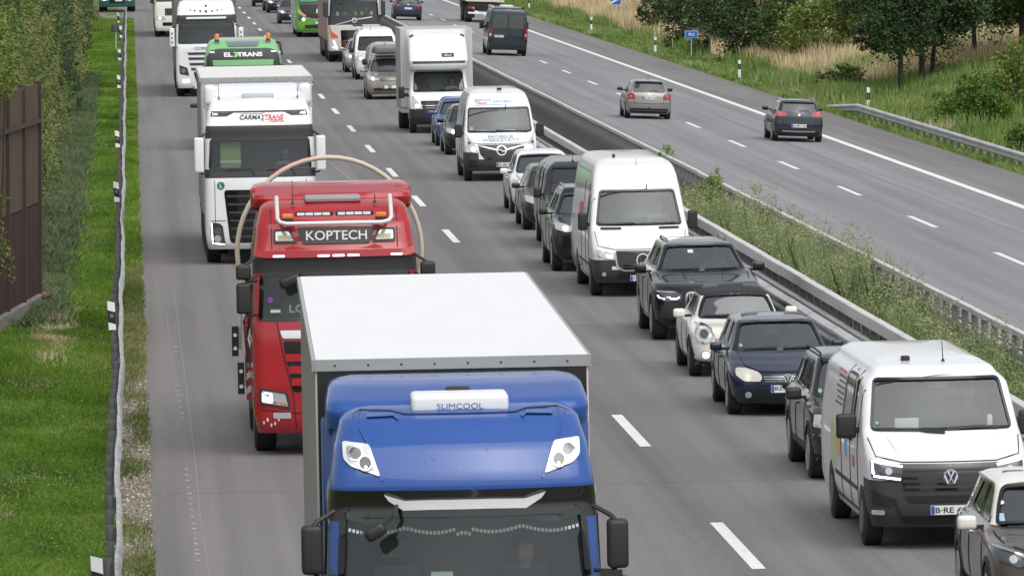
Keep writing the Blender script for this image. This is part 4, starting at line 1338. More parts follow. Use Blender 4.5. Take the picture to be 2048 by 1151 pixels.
# ================================================================ CARS AND VANS
def lr(L):           # mirror a profile for a vehicle seen from behind
    return lambda pts: [(z, L - y) for z, y in pts]
def car_prof(L, hw, H, hood=.70, cowl=(1.1, .97), roof=(1.85, 1.38), tail=.95, rt=(.45, 1.35), zb=.19, rw=.68, nose=.0, belt=None, taper=.10, ins=.14):
    cy, cz = cowl; ry, rz = roof; bz = belt or cz
    front = [(zb, .16), (zb + .10, .05), (.42, 0), (hood - .12, .015), (hood - .03, .05), (hood, .11), (hood + .05, .28), (cz - .07, cy - .32), (cz - .012, cy - .06), (cz, cy), (rz, ry), (H - .035, ry + .22), (H - .012, ry + .5), (H, ry + .95)]
    rear = [(zb, L - .16), (zb + .12, L - .02), (.55, L), (tail - .12, L - .03), (tail, L - .07), (rt[1], L - rt[0]), (H - .035, L - rt[0] - .15), (H - .012, L - rt[0] - .4), (H, L - rt[0] - .8)]
    width = [(zb, hw - .10), (zb + .10, hw - .03), (.55, hw), (bz - .16, hw - .01), (bz - .05, hw - .04), (bz - .005, hw - ins * .72), (bz + .035, hw - ins), (rz, hw * rw + .03), (H - .05, hw * rw - .03), (H - .022, hw * rw - .12), (H - .007, hw * rw - .26), (H, hw * rw - .45)]
    return dict(front=front, rear=rear, width=width, bow=[(zb, .16), (.5, .17), (hood, .2), (cz, .16), (rz, .07), (H, .05)], bowr=.07,
                r=[(zb, .26), (hood, .30), (cz - .02, .22), (cz + .05, .10), (H, .12)], rr=[(zb, .2), (cz, .15), (H, .12)], taper=[(zb, taper), (cz - .1, taper), (cz, .0), (H, 0)], taperr=.03)

def yf_at(b, z):   # front profile at height z
    return float(itp(b.kw['front'], z))

def glaze(b, ws, sides=(), rearw=None, hero=True, zlo=.72, frame=.035, ws_mat=None, side_mat=None, ztop=None, seal=None):
    """windscreen (x,z) polygon, side windows (y,z) polygons, optional rear window"""
    H = b.kw['width'][-1][0]
    seal = seal or M_GLOSS
    if H < 1.9 and len(ws) == 4:          # the upper edge of a car's screen is arched
        (x0, z0), (x1, z1), (x2, z2), (x3, z3) = ws
        ws = [(x0, z0), (0, z0 - .008), (x1, z1), ((x1 + x2) / 2 + .012, (z1 + z2) / 2), (x2, z2 - .012), (x2 * .55, z2 + .010), (0, z2 + .016), (x3 * .55, z3 + .010), (x3, z3 - .012), ((x0 + x3) / 2 - .012, (z0 + z3) / 2)]
    ws = rounded(ws, .06)
    if hero:
        b.hollow(zlo, ztop or (H - .06))
        zt = max(p[1] for p in ws)
        ops = [('F', ws, yf_at(b, min(p[1] for p in ws)) - .35, yf_at(b, zt) + .42)]
        if rearw:
            rw_ = rounded(rearw, .05); L = b.kw['rear'][2][1]
            ops.append(('B', rw_, float(itp(b.kw['rear'], max(p[1] for p in rw_))) - .4, L + .3))
        b.opening(ops)
        if sides:
            so_ = []
            for q in sides:
                q = rounded(q, .05)
                hw = max(p[1] for p in b.kw['width'])
                so_ += [('L', q, -hw - .1, -hw * .42), ('L', q, hw + .1, hw * .42)]
            b.opening(so_)
    g = ws_mat or ((M_GLASS if H < 1.9 else (M_GLASSV if H < 3 else M_GLASST)) if hero else M_DARKGLASS)
    w = b.decal('windscreen', ws, g, off=.004 if not hero else -.012, th=.004 if hero else .01)
    b.line('window_seal', ws, frame, seal, closed=True, off=.008, parent=w)
    for q in sides:
        q = rounded(q, .05)
        for vw in ('L', 'R'):
            o = b.decal('side_window', q, (side_mat or M_TINT) if hero else M_DARKGLASS, view=vw, off=.004 if not hero else -.006, th=.004 if hero else .01)
            if vw == 'L': b.line('window_seal', q, .03, seal, view=vw, closed=True, off=.006, parent=o)
    if rearw:
        b.decal('rear_window', rounded(rearw, .05), M_TINT if hero else M_DARKGLASS, view='B', off=.004, th=.004)
    return w
def wiper(b, pts, w=.022):
    b.line('wiper', pts, w, M_BLACK, off=.028, th=-.006)
def side_lines(b, doors, z0, z1, views=('L',)):
    for y in doors:
        for v in views: b.line('door_gap', [(y, z0), (y + .02, z1)], .014, M_GASKET, view=v)
def handles(b, pts, m, view='L'):
    for y, z in pts: b.decal('door_handle', rounded(rect(y, y + .17, z, z + .035), .012), m, view=view, off=.03, th=0)
def lamp(b, poly, mat_=None, inner=(), r=.03, view='F', both=True, dark=None):
    """headlamp: lens with reflectors and lit elements as sub-parts"""
    for sgn in ((1, -1) if both else (1,)):
        pp = poly if sgn == 1 else mir(poly)
        h = b.decal('headlamp', rounded(pp, r), mat_ or M_LENS, view=view, off=.018, th=.02, res=.05)
        for (nm, q, mm) in inner:
            b.decal(nm, q if sgn == 1 else mir(q), mm, view=view, off=.026, th=0, parent=h)
def emblem_ring(b, x, z, r, m=None, view='F', w=None, off=.03):
    return b.line('emblem_ring', circ(x, z, r, 20), w or r * .22, m or M_CHROME, view=view, closed=True, off=off, th=-off + .005, res=1)
def emblem_vw(b, x, z, r, view='F'):
    d = b.decal('emblem', circ(x, z, r * .95, 20), mat('emblem_dark', (.05, .06, .09), .3), view=view, off=.022, th=0, flat=True)
    k = b.bvh
    b.bvh = BVHTree.FromPolygons([v.co.copy() for v in d.data.vertices], [tuple(q.vertices) for q in d.data.polygons])
    b.line('emblem_ring', circ(x, z, r * .9, 20), r * .18, M_WHITE, view=view, closed=True, off=.004, th=0, parent=d, res=1)
    b.line('emblem_stroke', [(x - r * .38, z + r * .78), (x, z + r * .02), (x + r * .38, z + r * .78)], r * .2, M_WHITE, view=view, off=.004, th=0, parent=d, res=1)
    b.line('emblem_stroke', [(x - r * .80, z + r * .30), (x - r * .36, z - r * .74), (x, z - r * .05), (x + r * .36, z - r * .74), (x + r * .80, z + r * .30)], r * .2, M_WHITE, view=view, off=.005, th=0, parent=d, res=1)
    b.bvh = k
def emblem_star(b, x, z, r):
    o = emblem_ring(b, x, z, r, M_CHROME, w=r * .16, off=.05)
    for a in (90, 210, 330):
        c, s_ = math.cos(R(a)), math.sin(R(a))
        b.decal('emblem_star_arm', [(x + c * r * .95, z + s_ * r * .95), (x - s_ * r * .16, z + c * r * .16), (x + s_ * r * .16, z - c * r * .16)][::1], M_CHROME, off=.052, th=-.03, flat=True, parent=o)
def grille_bars(b, poly, zs, xhw, m=None, w=.018, mat_bg=None, r=.04, name='grille'):
    g_ = b.decal(name, rounded(poly, r), mat_bg or M_GLOSS, off=.008, th=.02)
    for z, x in zip(zs, xhw): b.line('grille_bar', [(-x, z), (x, z)], w, m or M_GREY, off=.022, th=0, parent=g_)
    return g_
def interior(b_, *a_, **k_):
    return interior_(b_, b_.kw['width'][-1][0], *a_, **k_)
def interior_(b, H_, dash_y, dash_z, hw, seat_y, seat_z, person=None, wheel_r=.19, seats=2, tint=None, cloth=(.1, .12, .2), psc=1.0, hair=(.05, .035, .025)):
    d = rb('dashboard', (-hw + .10, hw - .10, dash_y, dash_y + .38, dash_z - .30, dash_z), M_DASH, b.root, .06)
    xs = .34 if H_ < 1.9 else .48
    for sx in (-1, 1): seat(b.root, sx * xs, seat_y, seat_z)
    steering(b.root, xs, dash_y + .50, dash_z - .06, wheel_r)
    if person:
        driver(b, xs, seat_y - .06, seat_z + .01, person, cloth, hair, 'drivers in their vehicles', psc)
    return d
def roof_rails(b, hw, y0, y1, z, m):
    for sx in (-1, 1):
        pts = [(sx * hw, y0, z - .05), (sx * hw, y0 + .12, z + .035), (sx * hw, (y0 + y1) / 2, z + .045), (sx * hw, y1 - .12, z + .03), (sx * hw, y1, z - .05)]
        MB().tube(pts, .017, 6).build('roof_rail', m, b.root, 50)
def antenna(b, x, y, z, h=.2, lean=.1):
    MB().tube([(x, y, z - .02), (x, y + .0, z + .03), (x, y + lean, z + h)], [.035, .008, .005], 6).build('aerial', M_BLACK, b.root, 40)
def fog(b, x, z, r=.05, m=None):
    for sx in (-1, 1): b.decal('fog_lamp', circ(sx * x, z, r, 12), m or M_LENS, off=.012, th=.01)
def exhaust_gap(b, hw, L):      # dark floor pan
    pass

P_WHITE = paint('paint_white', (.77, .78, .79), dirt=.25); P_CREAM = paint('paint_cream', (.78, .76, .69), dirt=.12)
P_BLACK = paint('paint_black', (.005, .0055, .008), 0, .25, .05); P_NAVY = paint('paint_navy', (.006, .014, .042), .0, .28, .06)
P_GREY = paint('paint_dark_grey', (.028, .028, .030), .3, .3, .1); P_TAUPE = paint('paint_taupe', (.12, .10, .092), .45, .3, .15)
P_SILVER = paint('paint_silver', (.42, .42, .41), .55, .3, .2); P_BEIGE = paint('paint_beige', (.36, .33, .285), .5, .3, .2)
P_BLUE = paint('paint_blue', (.03, .10, .33), .3, .28, .15); P_SLATE = paint('paint_slate', (.020, .030, .040), .3, .3, .08)
P_VWHITE = P_WHITE

def start(name, X, s, kw, pm, label, cat, group, yaw=0.):
    b = Body(name, (X, s), yaw).tag(label, cat, group)
    b.shell('body', [pm, M_INT], **kw)
    return b
GQ = 'vehicles queueing in the lane next to the median'
GC = 'vehicles on the far carriageway'

# ---- dark blue hatchback
def hatch_blue():
    L, hw, H = 4.2, .88, 1.445
    b = start('hatchback', 10.405, 105.7, car_prof(L, hw, H, hood=.69, cowl=(1.12, .955), roof=(1.88, 1.385), rw=.655), P_NAVY, 'dark blue hatchback with oval headlamps in front of the cream convertible', 'car', GQ)
    b.arches((.87, 3.45), .35)
    ws = [(-.69, .97), (.69, .97), (.565, 1.375), (-.565, 1.375)]
    glaze(b, ws, [[(1.62, 1.0), (2.35, 1.02), (2.35, 1.37), (2.14, 1.365)], [(2.43, 1.02), (3.25, 1.05), (3.1, 1.35), (2.43, 1.37)]], [(-.5, 1.02), (.5, 1.02), (.45, 1.32), (-.45, 1.32)])
    interior(b, 1.35, .95, hw, 2.5, .62, 'driver of the dark blue hatchback in a grey top', cloth=(.18, .18, .2), psc=.86)
    wheels4(b, hw, .87, 3.45, .315, .205, .64)
    lamp(b, [(-.77, .745), (-.79, .645), (-.66, .545), (-.42, .545), (-.385, .60), (-.42, .685), (-.62, .745)], mat('cloudy_lens', (.62, .60, .54), .18, .1, 1.0), r=.05)
    grille_bars(b, [(-.40, .645), (-.36, .525), (.36, .525), (.40, .645)], [.55, .585, .62], [.35, .36, .37], M_SILV, .010)
    emblem_vw(b, 0, .59, .072)
    b.decal('lower_grille', rounded([(-.68, .40), (-.62, .25), (.62, .25), (.68, .40)], .04), M_BLACK, off=.006)
    b.line('bumper_gap', [(-.78, .50), (0, .495), (.78, .50)], .012, M_GASKET)
    fog(b, .60, .33, .052)
    plate(b, 0, .43, 'BZ-JS 184', tilt=0)
    for sx in (-1, 1): car_mirror(b, sx * .87, 1.70, .93, P_NAVY, sx, .19, .135)
    b.line('bonnet_gap', [(-.68, .94), (-.62, .78), (-.42, .70), (0, .69), (.42, .70), (.62, .78), (.68, .94)], .012, M_GASKET)
    side_lines(b, (1.30, 2.39, 3.15), .30, .96); handles(b, [(2.15, .80), (2.95, .82)], P_NAVY)
    wiper(b, [(-.58, .985), (-.05, 1.005)]); wiper(b, [(.05, .99), (.56, 1.0)])
    b.decal('badge_sticker', circ(-.60, 1.03, .028, 10), mat('sticker_green', (.22, .38, .30), .5), off=.0, th=-.002)
# ---- cream convertible
def convertible():
    L, hw, H = 3.85, .865, 1.385
    kw = car_prof(L, hw, H, hood=.78, cowl=(1.02, .94), roof=(1.42, 1.33), tail=.93, rt=(.75, 1.26), rw=.62, taper=.13, ins=.165)
    b = start('convertible', 10.48, 114.2, kw, P_CREAM, 'cream small convertible with black fabric roof and round headlamps', 'car', GQ)
    b.arches((.78, 3.27), .345)
    ws = [(-.655, .955), (.655, .955), (.525, 1.31), (-.525, 1.31)]
    glaze(b, ws, [[(1.38, .99), (2.25, 1.0), (2.25, 1.28), (1.66, 1.28)], [(2.33, 1.0), (2.85, 1.02), (2.7, 1.26), (2.33, 1.28)]])
    interior(b, 1.22, .93, hw, 2.25, .60, 'driver of the cream convertible in a light top', cloth=(.3, .28, .26), psc=.84)
    k = dict(kw); top = b.shell('fabric_roof', mat('roof_fabric', (.022, .023, .026), .9), use=False, front=[(1.30, 1.40), (1.33, 1.425), (1.375, 1.62), (1.40, 2.4)], rear=[(1.30, 3.05), (1.375, 2.75), (1.40, 2.5)], width=[(1.30, .575), (1.335, .565), (1.37, .50), (1.39, .40), (1.40, .2)], bow=.07, r=.1, nf=8, ns=6)
    wheels4(b, hw, .78, 3.27, .305, .205, .66, M_STEELRIM)
    for sx in (-1, 1):
        h = b.decal('headlamp', circ(sx * .64, .73, .135, 20, .14), M_LENS, off=.02, th=.02)
        b.line('lamp_ring', circ(sx * .64, .73, .14, 22, .145), .022, M_CHROME, closed=True, off=.03, th=0, parent=h, res=1)
        b.decal('lamp_reflector', circ(sx * .64, .73, .075, 14), M_LENSD, off=.026, th=0, parent=h)
        b.decal('fog_lamp', circ(sx * .62, .375, .062, 14), M_LITA, off=.016, th=.01)
        b.line('fog_ring', circ(sx * .62, .375, .07, 16), .016, M_CHROME, closed=True, off=.016, th=0, res=1)
        car_mirror(b, sx * .86, 1.42, .94, P_CREAM, sx, .2, .15, .14)
    hexa = [(-.37, .60), (-.40, .50), (-.30, .36), (.30, .36), (.40, .50), (.37, .60)]
    g_ = grille_bars(b, hexa, [.43, .48, .53], [.30, .34, .36], M_GREY, .012, r=.06)
    b.line('grille_ring', rounded(hexa, .06), .026, M_CHROME, closed=True, off=.024, th=0, parent=g_)
    b.decal('lower_grille', rounded(rect(-.5, .5, .24, .32), .03), M_BLACK, off=.006)
    b.line('sill_cladding', [(-.80, .24), (-.4, .215), (.4, .215), (.80, .24)], .07, M_BLACK)
    b.line('bonnet_gap', [(-.74, .88), (-.5, .82), (-.46, .64), (.46, .64), (.5, .82), (.74, .88)], .010, M_GASKET)
    plate(b, 0, .29, '')
    side_lines(b, (1.25, 2.30), .3, .93)
    b.line('arch_trim', [(.78 + .365 * math.cos(R(a)), .31 + .365 * math.sin(R(a))) for a in range(-10, 191, 20)], .05, M_BLACK, view='L')
    wiper(b, [(-.56, .98), (-.04, 1.0)]); wiper(b, [(.04, .985), (.56, .995)])
# ---- large black SUV
def suv_black():
    L, hw, H = 4.92, 1.0, 1.71
    kw = car_prof(L, hw, H, hood=.98, cowl=(1.42, 1.20), roof=(2.12, 1.64), tail=1.2, rt=(.5, 1.6), zb=.26, rw=.61, ins=.19)
    b = start('large_suv', 10.70, 123.5, kw, P_BLACK, 'big black SUV with twin slatted grilles and daytime lights lit', 'car', GQ)
    b.arches((.9, 3.87), .43)
    glaze(b, [(-.765, 1.21), (.765, 1.21), (.60, 1.63), (-.60, 1.63)], [[(1.95, 1.24), (2.8, 1.25), (2.8, 1.58), (2.42, 1.58)], [(2.9, 1.25), (3.9, 1.27), (3.75, 1.57), (2.9, 1.58)]], [(-.55, 1.25), (.55, 1.25), (.5, 1.55), (-.5, 1.55)], zlo=.9)
    interior(b, 1.75, 1.17, hw, 2.9, .82, 'driver of the big black SUV', cloth=(.35, .33, .32), psc=.92)
    wheels4(b, hw, .9, 3.87, .385, .27, .68)
    lamp(b, [(-.94, .93), (-.97, .80), (-.83, .72), (-.50, .74), (-.48, .84), (-.6, .90)], M_LENSD, [('lamp_brow', [(-.93, .915), (-.60, .89), (-.60, .875), (-.93, .895)], M_CHROME)], r=.02)
    for sx in (-1, 1):
        q = rounded([(sx * .03, .88), (sx * .05, .52), (sx * .36, .50), (sx * .43, .62), (sx * .40, .88)], .06)
        g_ = b.decal('kidney_grille', q, M_GLOSS, off=.02, th=.02)
        b.line('grille_frame', q, .03, M_CHROME, closed=True, off=.035, th=0, parent=g_)
        for k in range(6): b.line('grille_bar', [(sx * (.075 + .055 * k), .53), (sx * (.075 + .055 * k), .86)], .018, M_SILV, off=.03, th=0, parent=g_)
        car_mirror(b, sx * .99, 1.95, 1.14, P_BLACK, sx, .22, .17, .16)
        b.decal('air_intake', rounded([(sx * .50, .62), (sx * .86, .66), (sx * .88, .42), (sx * .55, .40)], .04), M_BLACK, off=.006)
    for sx in (-1, 1):
        b.line('daytime_light', [(sx * .92, .83), (sx * .88, .78), (sx * .80, .765), (sx * .75, .80)], .024, M_LITW, off=.02)
        b.line('daytime_light', [(sx * .72, .80), (sx * .68, .765), (sx * .58, .765), (sx * .53, .80)], .024, M_LITW, off=.02)
    b.decal('lower_grille', rounded(rect(-.5, .5, .30, .46), .04), M_BLACK, off=.006)
    b.line('bumper_lip', [(-.9, .37), (-.5, .30), (.5, .30), (.9, .37)], .03, M_GLOSS)
    b.line('bonnet_gap', [(-.84, 1.17), (-.78, .98), (-.46, .925), (.46, .925), (.78, .98), (.84, 1.17)], .012, M_GASKET)
    for sx in (-1, 1): b.line('bonnet_crease', [(sx * .36, 1.17), (sx * .30, .95)], .02, P_BLACK, off=.012)
    roof_rails(b, .54, 2.6, 4.3, 1.675, P_BLACK)
    b.decal('roof_glass', rounded([(-.5, 2.75), (.5, 2.75), (.5, 3.6), (-.5, 3.6)], .06), M_DARKGLASS, view='T', off=.004)
    side_lines(b, (1.6, 2.85, 3.8), .4, 1.18); handles(b, [(2.6, 1.02), (3.55, 1.04)], P_BLACK)
    b.line('sill_trim', [(1.4, .33), (3.4, .33)], .05, M_SILV, view='L')
    b.line('arch_trim', [(.9 + .45 * math.cos(R(a)), .39 + .45 * math.sin(R(a))) for a in range(-10, 191, 20)], .05, M_BLACK, view='L')
    b.decal('badge_sticker', rect(-.22, -.12, 1.50, 1.56), mat('sticker_pale', (.55, .6, .5), .6), off=0, th=-.002)
    wiper(b, [(-.68, 1.225), (-.05, 1.245)]); wiper(b, [(.05, 1.23), (.66, 1.24)])
# ---- dark grey SUV beside the white van
def suv_grey():
    L, hw, H = 4.55, .91, 1.66
    kw = car_prof(L, hw, H, hood=.96, cowl=(1.25, 1.09), roof=(2.0, 1.58), tail=1.1, rt=(.45, 1.5), zb=.24, rw=.66, ins=.13)
    b = start('suv', 10.55, 94.0, kw, P_GREY, 'dark grey SUV with silver wheels half hidden behind the white crew van', 'car', GQ)
    b.arches((.88, 3.65), .40)
    glaze(b, [(-.735, 1.11), (.735, 1.11), (.595, 1.56), (-.595, 1.56)], [[(1.78, 1.12), (2.55, 1.13), (2.55, 1.53), (2.30, 1.53)], [(2.63, 1.13), (3.35, 1.15), (3.3, 1.51), (2.63, 1.52)], [(3.43, 1.15), (4.05, 1.18), (3.9, 1.48), (3.43, 1.51)]], [(-.5, 1.15), (.5, 1.15), (.46, 1.48), (-.46, 1.48)], zlo=.85, side_mat=M_GLASS)
    interior(b, 1.5, 1.08, hw, 2.55, .74)
    wheels4(b, hw, .88, 3.65, .36, .235, .70)
    lamp(b, [(-.86, .92), (-.88, .75), (-.55, .70), (-.50, .86), (-.6, .93)], M_LENS, [('lamp_reflector', circ(-.73, .82, .06, 14), M_LENSD), ('lamp_reflector', circ(-.60, .81, .05, 14), M_CHROME)])
    grille_bars(b, rect(-.42, .42, .68, .90), [.74, .79, .84], [.4, .4, .4], M_SILV, .016)
    b.decal('bumper', rounded([(-.89, .60), (.89, .60), (.86, .27), (-.86, .27)], .05), M_BLACK, off=.01)
    b.line('bumper_edge', [(-.88, .64), (0, .63), (.88, .64)], .02, M_SILV)
    fog(b, .64, .42, .06); plate(b, 0, .5, '')
    for sx in (-1, 1): car_mirror(b, sx * .90, 1.72, 1.03, M_BLACK, sx, .22, .17, .16)
    roof_rails(b, .585, 2.0, 4.0, 1.62, M_BLACK)
    b.line('bonnet_gap', [(-.76, 1.08), (-.74, .97), (-.5, .935), (.5, .935), (.74, .97), (.76, 1.08)], .012, M_GASKET)
    side_lines(b, (1.4, 2.59, 3.40), .36, 1.1); handles(b, [(2.32, .93), (3.15, .95)], P_GREY)
    b.line('side_strip', [(1.3, .40), (3.3, .40)], .10, M_BLACK, view='L')
    b.line('arch_trim', [(.88 + .42 * math.cos(R(a)), .36 + .42 * math.sin(R(a))) for a in range(-10, 191, 20)], .06, M_BLACK, view='L')
    b.line('arch_trim', [(3.65 + .42 * math.cos(R(a)), .36 + .42 * math.sin(R(a))) for a in range(-10, 191, 20)], .06, M_BLACK, view='L')
    b.decal('badge_sticker', circ(-.66, 1.165, .03, 10), mat('sticker_green'), off=0, th=-.002)
# ---- taupe crossover, bottom right corner
def crossover():
    L, hw, H = 4.12, .89, 1.55
    kw = car_prof(L, hw, H, hood=.86, cowl=(1.12, 1.03), roof=(1.80, 1.47), tail=1.05, rt=(.5, 1.45), zb=.22, rw=.655, ins=.14)
    b = start('crossover', 10.66, 75.1, kw, P_TAUPE, 'brown crossover with cream roof and cream mirror in the bottom right corner', 'car', GQ)
    b.arches((.87, 3.47), .37)
    glaze(b, [(-.70, 1.05), (.70, 1.05), (.565, 1.455), (-.565, 1.455)], [[(1.60, 1.07), (2.4, 1.08), (2.4, 1.44), (2.06, 1.44)], [(2.48, 1.08), (3.2, 1.12), (2.95, 1.43), (2.48, 1.44)]], zlo=.85, side_mat=M_TINT)
    interior(b, 1.4, 1.02, hw, 2.4, .72)
    # contrast-colour roof with pillars
    b.shell('roof_panel', P_CREAM, use=False, front=[(1.45, 1.79), (1.47, 1.815), (1.52, 2.02), (1.545, 2.3), (1.557, 2.7)], rear=[(1.45, 3.67), (1.5, 3.5), (1.557, 3.1)], width=[(1.45, .628), (1.475, .62), (1.52, .54), (1.545, .43), (1.557, .25)], bow=.07, r=.12, nf=8, ns=8)
    for sx in (-1, 1):
        car_mirror(b, sx * .885, 1.62, .97, P_CREAM, sx, .22, .16, .15)
    b.region(P_CREAM, lambda x, y, z: z > 1.045 and y < 1.14 + (z - 1.03) * 1.62 + .30)
    lamp(b, [(-.86, .93), (-.84, .76), (-.60, .68), (-.40, .70), (-.44, .77), (-.66, .88)], M_LENSD, [('lamp_brow', [(-.85, .925), (-.65, .87), (-.46, .78), (-.48, .755), (-.66, .845), (-.84, .89)], M_CHROME), ('lamp_reflector', circ(-.66, .77, .045, 14), M_LENS)], r=.02)
    wheels4(b, hw, .87, 3.47, .335, .215, .68)
    grille_bars(b, rect(-.4, .4, .62, .76), [.66, .71], [.38, .38], M_CHROME, .014)
    b.decal('lower_grille', rounded(rect(-.6, .6, .28, .46), .05), M_BLACK, off=.006); plate(b, 0, .52, '')
    side_lines(b, (1.3, 2.44, 3.2), .33, 1.03); handles(b, [(2.18, .88), (2.98, .9)], M_CHROME)
    b.line('bonnet_gap', [(-.76, 1.0), (-.72, .92), (-.4, .82), (.4, .82), (.72, .92), (.76, 1.0)], .012, M_GASKET)
    b.line('arch_trim', [(3.47 + .39 * math.cos(R(a)), .335 + .39 * math.sin(R(a))) for a in range(-10, 191, 20)], .06, M_BLACK, view='L')
    b.line('arch_trim', [(.87 + .39 * math.cos(R(a)), .335 + .39 * math.sin(R(a))) for a in range(-10, 191, 20)], .06, M_BLACK, view='L')
    b.decal('badge_sticker', circ(-.61, 1.28, .035, 12, .022), M_PAPER, off=0, th=-.002); b.decal('badge_sticker', rect(-.66, -.60, 1.09, 1.17), mat('sticker_blue', (.3, .5, .65), .5), off=0, th=-.002)
    wiper(b, [(-.66, 1.075), (-.1, 1.10)])

# ---- vans
def van_prof(L, hw, H, nose=.98, cowl=(.80, 1.42), roof=(1.42, 2.06), zb=.28, top=None, rx=.84):
    cy, cz = cowl; ry, rz = roof
    dh = H - rz
    front = [(zb, .10), (zb + .12, .02), (.55, 0), (nose - .1, .03), (nose, .08), (nose + .06, .18), (cz - .06, cy - .16), (cz, cy), (rz, ry), (rz + .3 * dh, ry + .10 + .08 * dh), (rz + .75 * dh, ry + .22 + .35 * dh), (H - .06, ry + .5 + .45 * dh), (H - .015, ry + .9), (H, ry + 1.5)]
    rear = [(zb, L - .06), (.5, L), (rz, L - .05), (H - .12, L - .12), (H - .03, L - .25), (H, L - .7)]
    width = [(zb, hw - .07), (.5, hw - .01), (nose, hw), (cz - .1, hw - .01), (cz + .1, hw - .04), (rz, hw - .12), (H - .28, hw - .17), (H - .10, hw - .26), (H - .03, hw - .38), (H, hw - .6)]
    return dict(front=front, rear=rear, width=width, bow=[(zb, .12), (nose, .14), (cz, .13), (rz, .10), (H, .08)], bowr=.02, r=[(zb, .22), (nose, .22), (cz, .14), (rz, .12), (H, .16)], rr=.06, taper=[(zb, .06), (nose, .05), (cz, .0), (H, 0)], ns=14)
def van_mirror(b, x, y, z, sx, h=.34, w=.20, m=None):
    o = obj('wing_mirror', rbox(min(x, x + sx * w), max(x, x + sx * w), y, y + .13, z, z + h, .05, 3), m or M_BLACK, b.root, 50)
    MB().box(min(x - sx * .14, x + sx * .02), max(x - sx * .14, x + sx * .02), y + .05, y + .10, z + h * .2, z + h * .42).build('mirror_arm', M_BLACK, o)
    MB().box(min(x, x + sx * w) + .02, max(x, x + sx * w) - .02, y + .128, y + .134, z + .03, z + h - .03).build('mirror_glass', M_CHROME, o)

